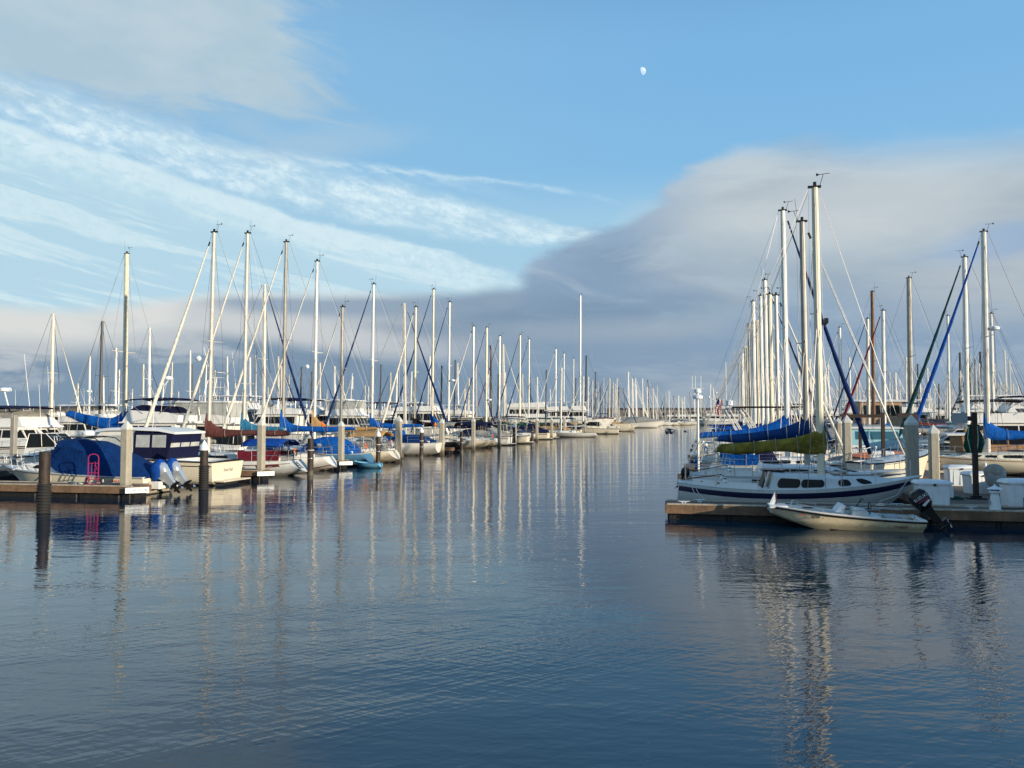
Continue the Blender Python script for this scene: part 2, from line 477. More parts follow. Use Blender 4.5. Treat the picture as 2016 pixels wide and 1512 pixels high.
def plank_mat(name, base, dark, width, axis='X'):
    m = bpy.data.materials.new(name)
    m.use_nodes = True
    N = NT(m.node_tree)
    b = m.node_tree.nodes['Principled BSDF']
    tc = N.n('ShaderNodeTexCoord').outputs['Object']
    sp = N.n('ShaderNodeSeparateXYZ')
    N.lk(tc, sp.inputs[0])
    a = sp.outputs[0] if axis == 'X' else sp.outputs[1]
    fr = N.m('DIVIDE', a, width)
    idx = N.m('FLOOR', fr)
    loc = N.m('FRACT', fr)
    gap = N.m('MAXIMUM', N.sm(loc, 0.08, 0.02), N.sm(loc, 0.93, 0.99))
    wn = N.n('ShaderNodeTexWhiteNoise', noise_dimensions='1D')
    N.lk(idx, wn.inputs['W'])
    mp = N.n('ShaderNodeMapping')
    N.lk(tc, mp.inputs[0])
    mp.inputs['Scale'].default_value = (18, 1.2, 1) if axis == 'X' else (1.2, 18, 1)
    gr = N.noise(mp.outputs[0], 1.6, 6, 0.65)
    big = N.noise(tc, 0.9, 4, 0.6)
    c = N.mix(N.m('ADD', N.m('MULTIPLY', wn.outputs[0], .5), N.m('MULTIPLY', gr, .5)), dark, base)
    c = N.mix(N.sm(big, .5, .72, 0, .55), c, tuple(q * .45 for q in base))
    c = N.mix(N.m('MULTIPLY', gap, .85), c, (.008, .007, .006))
    N.lk(c, b.inputs['Base Color'])
    b.inputs['Roughness'].default_value = .82
    bn = N.n('ShaderNodeBump')
    N.lk(N.m('SUBTRACT', gr, N.m('MULTIPLY', gap, 1.5)), bn.inputs['Height'])
    bn.inputs['Distance'].default_value = .006
    N.lk(bn.outputs[0], b.inputs['Normal'])
    return m


DOCKM = plank_mat('dock_planks', (.155, .115, .088), (.070, .055, .045), .14, 'X')
FASCIA = mat('sunlit_fascia_timber', (.175, .105, .060), .8, var=.45, vscale=2.5, bump=.012, bscale=12, streak=.5, dirt=(.05, .035, .025))  # fascia timber with the warm sunlight put into its colour
FASCIA_SHADE = mat('shaded_fascia_timber', (.10, .080, .062), .8, var=.45, vscale=2.5, bump=.012, bscale=12, streak=.5, dirt=(.04, .03, .025))  # the same timber, greyed in colour to stand for its unlit side
EDGEM = mat('pale_edge_strip', (.42, .36, .27), .75, var=.3, vscale=7, bump=.006, bscale=30)


def concrete():
    m = bpy.data.materials.new('pile_concrete')
    m.use_nodes = True
    N = NT(m.node_tree)
    b = m.node_tree.nodes['Principled BSDF']
    tc = N.n('ShaderNodeTexCoord').outputs['Object']
    sp = N.n('ShaderNodeSeparateXYZ')
    N.lk(tc, sp.inputs[0])
    n = N.noise(tc, 5, 6, .65)
    n2 = N.noise(tc, 40, 3, .6)
    c = N.mix(n, (.26, .24, .19), (.44, .41, .33))
    mp = N.n('ShaderNodeMapping')
    N.lk(tc, mp.inputs[0])
    mp.inputs['Scale'].default_value = (9, 9, .8)
    c = N.mix(N.sm(N.noise(mp.outputs[0], 1.5, 5, .6), .5, .75, 0, .55), c, (.14, .12, .09))
    wl = N.sm(N.m('ADD', sp.outputs[2], N.m('MULTIPLY', n, .5)), .95, .35)     # tide-line growth
    c = N.mix(N.m('MULTIPLY', wl, .9), c, (.045, .035, .018))
    N.lk(c, b.inputs['Base Color'])
    b.inputs['Roughness'].default_value = .85
    bn = N.n('ShaderNodeBump')
    N.lk(n2, bn.inputs['Height'])
    bn.inputs['Distance'].default_value = .006
    N.lk(bn.outputs[0], b.inputs['Normal'])
    return m


CONC = concrete()


def water_mat():
    m = bpy.data.materials.new('harbour_water')
    m.use_nodes = True
    N = NT(m.node_tree)
    b = m.node_tree.nodes['Principled BSDF']
    b.inputs['Base Color'].default_value = (.002, .020, .042, 1)
    b.inputs['Roughness'].default_value = .03
    b.inputs['IOR'].default_value = 1.50
    tc = N.n('ShaderNodeTexCoord').outputs['Object']

    def mapped(sx, sy, rot):
        mp = N.n('ShaderNodeMapping', vector_type='TEXTURE')
        N.lk(tc, mp.inputs[0])
        mp.inputs['Rotation'].default_value = (0, 0, rot)
        mp.inputs['Scale'].default_value = (1 / sx, 1 / sy, 1)
        return mp.outputs[0]
    # long soft undulations, medium wavelets, fine crossed ripples in gusty patches
    h1 = N.m('MULTIPLY', N.noise(mapped(.14, .45, .12), 1.0, 2, .45), .034)
    h2 = N.m('MULTIPLY', N.noise(mapped(.9, 2.8, -.12), 1.0, 2, .55), .0085)
    patch = N.sm(N.noise(mapped(.10, .28, .3), 1.0, 5, .6), .42, .60, .10, 1.0)
    d = N.n('ShaderNodeVectorMath', operation='LENGTH')
    N.lk(tc, d.inputs[0])
    near = N.sm(d.outputs['Value'], 30.0, 9.0, .12, 1.0)
    h3 = N.m('MULTIPLY', N.noise(mapped(2.0, 10.5, .60), 1.0, 1, .4, .3), .0085)
    h4 = N.m('MULTIPLY', N.noise(mapped(2.3, 12.0, -.50), 1.0, 1, .4, .3), .0062)
    h5 = N.m('MULTIPLY', N.noise(mapped(5.0, 12.0, .1), 1.0, 2, .5), .0022)
    h34 = N.m('MULTIPLY', N.m('MULTIPLY', N.m('ADD', h3, h4), patch), near)
    h = N.m('ADD', N.m('ADD', h1, h2), N.m('ADD', h34, h5))
    bn = N.n('ShaderNodeBump')
    N.lk(h, bn.inputs['Height'])
    bn.inputs['Strength'].default_value = 1.0
    bn.inputs['Distance'].default_value = 1.0
    N.lk(bn.outputs[0], b.inputs['Normal'])
    return m


# ------------------------------------------------------------------ mesh helpers
class MB:
    def __init__(self):
        self.v, self.f, self.mi = [], [], []
        self.k = 0

    def quad(self, *pts):
        n = len(self.v)
        self.v += [tuple(p) for p in pts]
        self.f.append(tuple(range(n, n + len(pts))))
        self.mi.append(self.k)
        return self

    def grid(self, rows, closed=False, flip=False):
        n = len(self.v)
        w = len(rows[0])
        for r in rows:
            self.v += [tuple(p) for p in r]
        for i in range(len(rows) - 1):
            for j in range(w if closed else w - 1):
                a, b_ = n + i * w + j, n + i * w + (j + 1) % w
                c, d = b_ + w, a + w
                self.f.append((a, d, c, b_) if flip else (a, b_, c, d))
                self.mi.append(self.k)
        return n

    def loft(self, rings, cap0=True, cap1=True):
        w = len(rings[0])
        n = self.grid(rings, closed=True)
        if cap0:
            self.f.append(tuple(range(n + w - 1, n - 1, -1)))
            self.mi.append(self.k)
        if cap1:
            e = n + (len(rings) - 1) * w
            self.f.append(tuple(range(e, e + w)))
            self.mi.append(self.k)
        return self

    def box(self, x0, x1, y0, y1, z0, z1, ch=0.0):
        x0, x1, y0, y1, z0, z1 = min(x0, x1), max(x0, x1), min(y0, y1), max(y0, y1), min(z0, z1), max(z0, z1)
        def ring(z, i):
            if ch <= 0:
                return [(x0, y0, z), (x1, y0, z), (x1, y1, z), (x0, y1, z)]
            c = ch
            return [(x0 + c + i, y0 + i, z), (x1 - c - i, y0 + i, z), (x1 - i, y0 + c + i, z), (x1 - i, y1 - c - i, z),
                    (x1 - c - i, y1 - i, z), (x0 + c + i, y1 - i, z), (x0 + i, y1 - c - i, z), (x0 + i, y0 + c + i, z)]
        if ch <= 0:
            return self.loft([ring(z0, 0), ring(z1, 0)])
        return self.loft([ring(z0, 0), ring(z1 - ch, 0), ring(z1, ch * .9)])

    def tube(self, pts, r, n=6, ry=None, cap=True):
        pts = [Vector(p) for p in pts]
        rings = []
        prev = None
        for i, p in enumerate(pts):
            if i == 0:
                d = pts[1] - p
            elif i == len(pts) - 1:
                d = p - pts[-2]
            else:
                d = (pts[i + 1] - p).normalized() + (p - pts[i - 1]).normalized()
            d.normalize()
            if prev is None:
                ref = Vector((0, 0, 1)) if abs(d.z) < .9 else Vector((0, 1, 0))
                a = d.cross(ref).normalized()
            else:
                a = (prev - d * prev.dot(d)).normalized()
            prev = a
            b_ = d.cross(a)
            rr = r[i] if isinstance(r, (list, tuple)) else r
            r2 = rr * (ry or 1.0)
            rings.append([p + a * (math.cos(2 * PI * k / n) * rr) + b_ * (math.sin(2 * PI * k / n) * r2) for k in range(n)])
        return self.loft(rings, cap, cap)

    def lathe(self, prof, n=12, c=(0, 0, 0), cap=True):
        rings = [[(c[0] + r * math.cos(2 * PI * k / n), c[1] + r * math.sin(2 * PI * k / n), c[2] + z) for k in range(n)] for r, z in prof]
        return self.loft(rings, cap, cap)

    def ball(self, c, r, n=10, m=7):
        if not isinstance(r, (list, tuple)):
            r = (r, r, r)
        rings = []
        for i in range(m + 1):
            a = -PI / 2 + PI * (i + .02) / (m + .04)
            rings.append([(c[0] + r[0] * math.cos(a) * math.cos(2 * PI * k / n), c[1] + r[1] * math.cos(a) * math.sin(2 * PI * k / n), c[2] + r[2] * math.sin(a)) for k in range(n)])
        return self.loft(rings)

    def prism(self, prof, y0, y1, top=None, bulge=0.0):
        """side profile (x,z) spread to half widths y0 (bottom) .. y1 (top)"""
        z0 = min(p[1] for p in prof)
        z1 = max(p[1] for p in prof)
        w = lambda z: y0 + (y1 - y0) * (z - z0) / max(1e-6, z1 - z0)
        L_ = [(x, -w(z), z) for x, z in prof]
        R_ = [(x, w(z), z) for x, z in prof]
        if bulge:
            M1 = [(x, -w(z) * .5, z + (bulge if z > (z0 + z1) / 2 else 0)) for x, z in prof]
            M2 = [(x, w(z) * .5, z + (bulge if z > (z0 + z1) / 2 else 0)) for x, z in prof]
            return self.loft([L_, M1, M2, R_])
        return self.loft([L_, R_])

    def slab(self, pts, thick, nrm):
        nrm = Vector(nrm).normalized() * thick
        a = [Vector(p) for p in pts]
        return self.loft([[p - nrm * .5 for p in a], [p + nrm * .5 for p in a]])

    def build(self, name, material, parent=None, smooth=35, loc=None):
        me = bpy.data.meshes.new(name)
        me.from_pydata(self.v, [], self.f)
        ms = material if isinstance(material, (list, tuple)) else [material]
        for m in ms:
            me.materials.append(m)
        if len(ms) > 1:
            for p, k in zip(me.polygons, self.mi):
                p.material_index = k
        import bmesh
        bm = bmesh.new()
        bm.from_mesh(me)
        bmesh.ops.recalc_face_normals(bm, faces=bm.faces)
        bm.to_mesh(me)
        bm.free()
        if smooth:
            for p in me.polygons:
                p.use_smooth = True
            me.set_sharp_from_angle(angle=math.radians(smooth))
        o = bpy.data.objects.new(name, me)
        COL.objects.link(o)
        if parent:
            o.parent = parent
        if loc is not None:
            o.location = loc
        return o


def tag(o, label=None, cat=None, group=None, kind=None):
    if label:
        o['label'] = label
    if cat:
        o['category'] = cat
    if group:
        o['group'] = group
    if kind:
        o['kind'] = kind
    return o


def thing(name, label, cat, loc=(0, 0, 0), rz=0.0, group=None):
    o = bpy.data.objects.new(name, None)
    o.empty_display_size = .2
    COL.objects.link(o)
    o.location = loc
    o.rotation_euler = (0, 0, rz)
    return tag(o, label, cat, group)


def copy_tree(o, loc, rz, label=None, group=None, scale=None):
    kids = {}
    for q in bpy.data.objects:
        if q.parent:
            kids.setdefault(q.parent.name, []).append(q)

    def rec(a, par):
        c = a.copy()
        COL.objects.link(c)
        if par:
            c.parent = par
        for ch in kids.get(a.name, []):
            rec(ch, c)
        return c
    r = rec(o, None)
    r.location = loc
    r.rotation_euler = (0, 0, rz)
    if label:
        r['label'] = label
    if group:
        r['group'] = group
    if scale:
        r.scale = (scale, scale, scale)
    return r


def lettering(text, size, material, parent, loc, rot, name='lettering', italic=0.0, depth=.002):
    cu = bpy.data.curves.new(name, 'FONT')
    cu.body = text
    cu.size = size
    cu.extrude = depth
    cu.shear = italic
    cu.align_x = 'CENTER'
    cu.resolution_u = 2
    o = bpy.data.objects.new('tmp_text', cu)
    COL.objects.link(o)
    me = bpy.data.meshes.new_from_object(o)
    bpy.data.objects.remove(o)
    me.materials.clear()
    me.materials.append(material)
    ob = bpy.data.objects.new(name, me)
    COL.objects.link(ob)
    ob.parent = parent
    ob.location = loc
    ob.rotation_euler = rot
    return ob


# ------------------------------------------------------------------ water
def build_water():
    mb = MB()
    xs = [-9000, -2000, -400, -100, 100, 400, 2000, 9000]
    ys = [-300, -60, 0, 60, 200, 800, 3000, 16000]
    mb.grid([[(x, y, 0) for x in xs] for y in ys], flip=False)
    w = mb.build('water', water_mat(), smooth=0)
    for p in w.data.polygons:
        if p.normal.z < 0:
            p.flip()
    tag(w, kind='structure')


build_water()
# ------------------------------------------------------------------ boat hulls
class Hull:
    """surf(t,h): t 0 stern..1 bow, h 0 keel line..1 sheer; local x runs forward, origin mid-length on the waterline"""
    def __init__(s, L, B, fs=.85, fb=1.15, sag=.10, stern=.62, rake_b=.9, rake_s=.45, low=-.35, rise=.5, kind='sail', flare=0.0):
        s.L, s.B, s.fs, s.fb, s.sag, s.stern, s.rb, s.rs, s.low, s.rise, s.kind, s.flare = L, B, fs, fb, sag, stern, rake_b, rake_s, low, rise, kind, flare

    def half(s, t):
        if t < .45:
            return s.B / 2 * (s.stern + (1 - s.stern) * math.sin(PI / 2 * t / .45))
        q = (t - .45) / .55
        p = 2.1 if s.kind == 'sail' else 3.0
        return s.B / 2 * max(0.0, 1 - q ** p) ** .9

    def sheer(s, t):
        return s.fs + (s.fb - s.fs) * t ** 1.5 - s.sag * 4 * t * (1 - t) * .7

    def keel(s, t):
        z = s.low
        if s.kind == 'sail':
            if t < .3:
                z += s.rise * (1 - t / .3) ** 1.6
        if t > .7:
            z += (0.55 if s.kind == 'sail' else .75) * ((t - .7) / .3) ** 2.2
        return z

    def surf(s, t, h, side=1, off=0.0):
        zs, zk = s.sheer(t), s.keel(t)
        z = zk + (zs - zk) * h
        if s.kind == 'sail':
            p = 2.6 - 1.1 * t
            w = 1 - (1 - h) ** p
        else:
            ch = .32
            w = (h / ch) ** .8 * (.84 - .30 * t * t) if h < ch else (.84 - .30 * t * t) + (.16 + .30 * t * t) * ((h - ch) / (1 - ch)) ** (.8 + .8 * t)
        y = s.half(t) * w
        x = -s.L / 2 + s.L * t - s.rb * (1 - h) * t ** 4 + s.rs * (h if s.rs >= 0 else (h - 1)) * (1 - t) ** 4
        return Vector((x, side * (y + off), z))

    def deckz(s, t):
        return s.sheer(t)

    def x_at(s, t):
        return s.surf(t, 1).x

    def hull_mesh(s, nt=16, hs=(0, .12, .25, .4, .55, .7, .85, 1)):
        mb = MB()
        ts = [i / nt for i in range(nt + 1)]
        mb.grid([[s.surf(t, h, 1) for h in reversed(hs)] + [s.surf(t, h, -1) for h in hs] for t in ts])
        r = [s.surf(0, h, 1) for h in reversed(hs)] + [s.surf(0, h, -1) for h in hs]
        mb.quad(*r)
        return mb

    def band(s, h0, h1, t0=0.0, t1=1.0, off=.006, nt=16, sides=(1, -1)):
        mb = MB()
        for sd in sides:
            mb.grid([[s.surf(t0 + (t1 - t0) * i / nt, h0 + (h1 - h0) * j / 2, sd, off) for j in range(3)] for i in range(nt + 1)])
        return mb

    def zband(s, z0, z1, off=.006, nt=16):
        mb = MB()
        for sd in (1, -1):
            rows = []
            for i in range(nt + 1):
                t = i / nt
                zk, zs = s.keel(t), s.sheer(t)
                rows.append([s.surf(t, min(1, max(0.0, (z - zk) / (zs - zk))), sd, off) for z in (z0, (z0 + z1) / 2, z1)])
            mb.grid(rows)
        # across the transom
        zk, zs = s.keel(0), s.sheer(0)
        if z1 > zk:
            a = [s.surf(0, min(1, max(0, (z - zk) / (zs - zk))), sd, off) - Vector((off, 0, 0)) for z, sd in ((z0, 1), (z1, 1), (z1, -1), (z0, -1))]
            mb.quad(*a)
        return mb

    def deck_mesh(s, nt=14, well=None, camber=.05, inset=.0):
        mb = MB()
        ys = (-1, -.72, -.36, 0, .36, .72, 1)
        def pt(t, yf):
            p = s.surf(t, 1)
            return Vector((p.x, p.y * yf, p.z - .012 + camber * (1 - yf * yf)))
        ts = sorted(set([i / nt for i in range(nt + 1)] + (list(well) if well else [])))
        for a, b in zip(ts[:-1], ts[1:]):
            for y0, y1 in zip(ys[:-1], ys[1:]):
                if well and a >= well[0] - 1e-6 and b <= well[1] + 1e-6 and abs(y0 + y1) / 2 < .7:
                    continue
                mb.quad(pt(a, y0), pt(b, y0), pt(b, y1), pt(a, y1))
        if well:
            dz = Vector((0, 0, -.42))
            tw = [t for t in ts if well[0] - 1e-6 <= t <= well[1] + 1e-6]
            for sd in (-.72, .72):
                for a, b in zip(tw[:-1], tw[1:]):
                    mb.quad(pt(a, sd), pt(b, sd), pt(b, sd) + dz, pt(a, sd) + dz)
            for t in (tw[0], tw[-1]):
                mb.quad(pt(t, -.72), pt(t, .72), pt(t, .72) + dz, pt(t, -.72) + dz)
            for a, b in zip(tw[:-1], tw[1:]):
                mb.quad(pt(a, -.72) + dz, pt(b, -.72) + dz, pt(b, .72) + dz, pt(a, .72) + dz)
        return mb


class Cabin:
    """coach roof: side surface c(t,g)"""
    def __init__(s, hull, t0, t1, h0, h1, wf=.62, slope_front=.10, slope_back=.02):
        s.H, s.t0, s.t1, s.h0, s.h1, s.wf, s.sf, s.sb = hull, t0, t1, h0, h1, wf, slope_front, slope_back

    def pt(s, t, g, side=1, off=0.0):
        hc = s.h0 + (s.h1 - s.h0) * (t - s.t0) / (s.t1 - s.t0)
        w = s.H.half(t) * s.wf
        if t > .7:
            w = min(w, s.H.half(.7) * s.wf * (1 - .25 * (t - .7) / .3))
        tt = t
        x = s.H.x_at(tt)
        fr = (t - s.t0) / (s.t1 - s.t0)
        x -= s.sf * s.H.L * g * max(0, fr - .55) / .45
        x += s.sb * s.H.L * g * max(0, .45 - fr) / .45
        z = s.H.sheer(t) - .01 + hc * g
        return Vector((x, side * (w * (1 - .10 * g) + off), z))

    def mesh(s, n=8):
        mb = MB()
        rings = []
        for i in range(n + 1):
            t = s.t0 + (s.t1 - s.t0) * i / n
            a = [s.pt(t, g, 1) for g in (0, .5, .9)]
            top = s.pt(t, 1, 1)
            mids = []
            for f in (.9, .45, 0, -.45, -.9):
                mids.append(Vector((top.x, top.y * f, top.z + .07 * (1 - f * f))))
            b = [s.pt(t, g, -1) for g in (.9, .5, 0)]
            rings.append(a + mids + b)
        mb.loft(rings)
        return mb

    def window(s, t0, t1, g0, g1, side, name, m, parent, round_=True, frame=None):
        n = 6
        pts = []
        if round_:
            tw, gw = (t1 - t0), (g1 - g0)
            rt = gw * (s.h0 + s.h1) / 2 / s.H.L * .5
            for cx, cg, a0 in ((t1 - rt, 1, 0), (t0 + rt, 1, 1), (t0 + rt, 0, 2), (t1 - rt, 0, 3)):
                for k in range(5):
                    a = (a0 + k / 4) * PI / 2
                    pts.append((cx + rt * math.cos(a), (g0 + g1) / 2 + gw / 2 * math.sin(a)))
        else:
            pts = [(t0, g0), (t1, g0), (t1, g1), (t0, g1)]
        if frame:
            mb = MB()
            cx, cg = (t0 + t1) / 2, (g0 + g1) / 2
            fx, fg = 1 + .012 / (t1 - t0) * 1.0, 1.22
            rng = [s.pt(cx + (a - cx) * fx, cg + (b - cg) * fg, side, .004) for a, b in pts]
            mb.loft([rng, [p + Vector((0, side * .006, 0)) for p in rng]])
            fo = mb.build('window_frame', frame, parent, smooth=0)
        mb = MB()
        r0 = [s.pt(a, b, side, .004) for a, b in pts]
        r1 = [s.pt(a, b, side, .016) for a, b in pts]
        mb.loft([r0, r1])
        return mb.build(name, m, parent, smooth=0)


def rig(root, H, mx, mast_top, deck_z, opts, lod=1):
    """mast and everything hung on it; mx = mast x in boat space"""
    r0 = opts.get('mast_r', .105)
    mm = opts.get('mast_mat', ALU)
    rake = opts.get('rake', .006)
    mb = MB()
    Hh = mast_top - deck_z
    X = lambda z: mx - rake * (z - deck_z)
    zs = [deck_z - .05, deck_z + Hh * .5, deck_z + Hh * .85, mast_top]
    mb.tube([(X(z), 0, z) for z in zs], [r0, r0, r0 * .95, r0 * .85], n=10 if lod else 6, ry=1.0)
    mast = mb.build('mast', mm, root)
    # mast head
    if lod:
        mb = MB()
        mb.box(X(mast_top) - .22, X(mast_top) + .20, -.05, .05, mast_top, mast_top + .07)
        mb.box(X(mast_top) - .05, X(mast_top) + .05, -.035, .035, mast_top + .07, mast_top + .2)
        mb.build('masthead', BLK, mast)
        mb = MB()
        xa = X(mast_top) + rnd.choice((-.3, .28))
        mb.tube([(xa * .6 + X(mast_top) * .4, 0, mast_top + .07), (xa, 0, mast_top + .45)], .010, n=4)
        mb.tube([(xa - .22, .05, mast_top + .45), (xa + .2, -.05, mast_top + .46)], .010, n=4)
        mb.quad((xa - .22, .05, mast_top + .40), (xa - .1, .03, mast_top + .45), (xa - .22, .05, mast_top + .52))
        mb.build('wind_vane', BLK, mast)
        if opts.get('antenna', rnd.random() < .6):
            mb = MB()
            mb.tube([(X(mast_top) - .15, .03, mast_top), (X(mast_top) - .25, .05, mast_top + rnd.uniform(.7, 1.1))], .007, n=4)
            mb.build('antenna', BLK, mast)
    # spreaders
    sp = opts.get('spreaders', (.52,))
    sw = opts.get('sp_w', .95)
    tips = []
    mb = MB()
    for i, f in enumerate(sp):
        z = deck_z + Hh * f
        w = sw * (1 - .2 * i)
        for sd in (1, -1):
            mb.tube([(X(z), 0, z), (X(z) - .12, sd * w, z + .05)], [.035, .018], n=5)
        tips.append((X(z) - .12, w, z + .05))
    mb.build('spreader', mm, mast)
    # stays
    mb = MB()
    wr = opts.get('wire', .0095 if lod else .016)
    top = Vector((X(mast_top), 0, mast_top))
    ffrac = opts.get('frac', 1.0)
    ftop = Vector((X(deck_z + Hh * ffrac), 0, deck_z + Hh * ffrac))
    bow = H.surf(.985, 1)
    bow.y = 0
    stn = H.surf(0.0, 1)
    tb = (mx + H.L / 2) / H.L
    hb = H.half(tb) * .92
    mb.tube([ftop + Vector((.1, 0, 0)), bow], wr, n=3, cap=False)
    mb.tube([top - Vector((.2, 0, 0)), (stn.x + .1, 0, stn.z)], wr, n=3, cap=False)
    for sd in (1, -1):
        path = [top]
        for tx, w, z in reversed(tips):
            path.append(Vector((tx, sd * w, z)))
        path.append(Vector((mx - .05, sd * hb, H.sheer(tb))))
        mb.tube(path, wr, n=3, cap=False)
        z = deck_z + Hh * sp[0]
        mb.tube([Vector((X(z), 0, z)), Vector((mx + .5, sd * hb, H.sheer(tb)))], wr, n=3, cap=False)
        if lod:
            mb.tube([Vector((X(z), 0, z)), Vector((mx - .6, sd * hb, H.sheer(tb)))], wr, n=3, cap=False)
    mb.build('rigging', WIRE, root, smooth=0)
    if lod:
        mb = MB()
        for k in range(3):
            o = .10 + .05 * k
            mb.tube([(X(mast_top) + o * (1 if k % 2 else -1), .04 * k - .04, mast_top - .2), (mx + (o + .05) * (1 if k % 2 else -1), .05 * k - .05, deck_z + .2)], .0045, n=3, cap=False)
        mb.build('halyards', ROPE, mast, smooth=0)
    # furled headsail
    jc = opts.get('jib')
    if jc:
        mb = MB()
        a = ftop + Vector((.12, 0, -.15))
        d = bow - a
        jr = opts.get('jib_r', .075) * .85
        n = 24 if lod else 8
        pts, rr = [], []
        for i in range(n + 1):
            f = .05 + .92 * i / n
            pts.append(a + d * f + Vector((0, 0, -.10 * math.sin(PI * f))))
            rr.append(jr * (.30 + .80 * min(1, f * 1.35)) * (1 + (.12 * math.sin(i * 2.3) if lod else 0)) * (1 if f < .94 else .5))
        mb.tube(pts, rr, n=8 if lod else 5)
        j = mb.build('furled_jib', jc, root)
        if lod:
            mb = MB()
            q = a + d * .965
            mb.tube([q, q + d.normalized() * .16], .10, n=8)
            q = a + d * .03
            mb.tube([q, q + d.normalized() * .25], .045, n=6)
            mb.build('furling_drum', BLK, j)
    # boom and sail cover
    cc = opts.get('cover')
    bl = opts.get('boom', H.L * .40)
    bz = opts.get('boom_z', deck_z + .75)
    if bl:
        dz = opts.get('boom_rise', .15)
        mb = MB()
        mb.tube([(mx - .1, 0, bz), (mx - bl, 0, bz + dz)], .06, n=8)
        boom = mb.build('boom', mm, root)
        if lod:
            mb = MB()
            mb.tube([(mx - bl + .2, 0, bz + dz), (mx - bl + .1, .05, H.sheer(.15) + .1)], .012, n=4)
            mb.tube([(mx - bl + .45, 0, bz + dz), (mx - bl + .2, -.05, H.sheer(.15) + .1)], .012, n=4)
            mb.tube([(mx - bl, 0, bz + dz + .05), (X(mast_top) - .2, 0, mast_top - .1)], .0075, n=3)
            mb.build('mainsheet', ROPE, boom, smooth=0)
    if cc:
        up = opts.get('cover_up', .85)
        hh = opts.get('cover_h', .34)
        n = 26 if lod else 9
        rings = []
        sd0 = rnd.random() * 50
        for i in range(n + 1):
            f = i / n
            x = mx + .14 - (bl + .05) * f
            zb = bz + dz * f - .10 - .05 * math.sin(f * 9 + sd0) * (1 if lod else 0)
            e = math.exp(-f * bl / opts.get('cover_fall', .42))
            zt = bz + dz * f + hh * (1 - .55 * f) + up * e
            w = (.16 * (1 - .5 * f) + .05) * (1 + .1 * math.sin(f * 17 + sd0))
            if f > .97:
                zt = zb + (zt - zb) * .6
            ring = []
            m_ = 12 if lod else 6
            for k in range(m_):
                a_ = 2 * PI * k / m_
                wr_ = 1 + (.16 * noise.noise(Vector((x * 1.6 + sd0, math.cos(a_) * 1.2, math.sin(a_) * 1.2))) if lod else 0)
                cz = (zb + zt) / 2
                ring.append((x, w * math.cos(a_) * wr_ * (1.15 - .5 * (math.sin(a_) + 1) / 2), cz + (zt - zb) / 2 * math.sin(a_) * (1 + (wr_ - 1) * .5)))
            rings.append(ring)
        mb = MB()
        mb.loft(rings)
        cv = mb.build('sail_cover', cc, root, smooth=60)
        if lod:
            for f in (.22, .42, .62, .82):
                x = mx - bl * f
                zb = bz + dz * f - .12
                e = math.exp(-f * bl / opts.get('cover_fall', .42))
                zt = bz + dz * f + hh * (1 - .55 * f) + up * e
                w = .20 * (1 - .45 * f) + .05
                cz = (zb + zt) / 2 + .02
                mb = MB()
                mb.tube([(x + .01 * math.sin(k), w * math.cos(k * PI / 6) * (1.15 - .25 * (math.sin(k * PI / 6) + 1)), cz + ((zt - zb) / 2 + .012) * math.sin(k * PI / 6)) for k in range(13)], .011, n=4, cap=False)
                mb.build('strap', GREYC if cc is not TANC else ROPE, cv, smooth=0)
    if opts.get('radar'):
        f = opts['radar']
        z = deck_z + Hh * f
        mb = MB()
        sx = opts.get('radar_dir', -1)
        mb.tube([(X(z), 0, z - .1), (X(z) + sx * .42, 0, z)], .03, n=5)
        mb.lathe([(.10, 0), (.27, .03), (.29, .14), (.22, .22), (.05, .25)], 12, (X(z) + sx * .45, 0, z))
        mb.build('radar_dome', WHITEP, mast)
    if opts.get('reflector'):
        z = deck_z + Hh * .42
        mb = MB()
        mb.ball((X(z) + .3, sw * .75, z), .16, 8, 6)
        mb.build('radar_reflector', WHITEP, mast)
    return mast


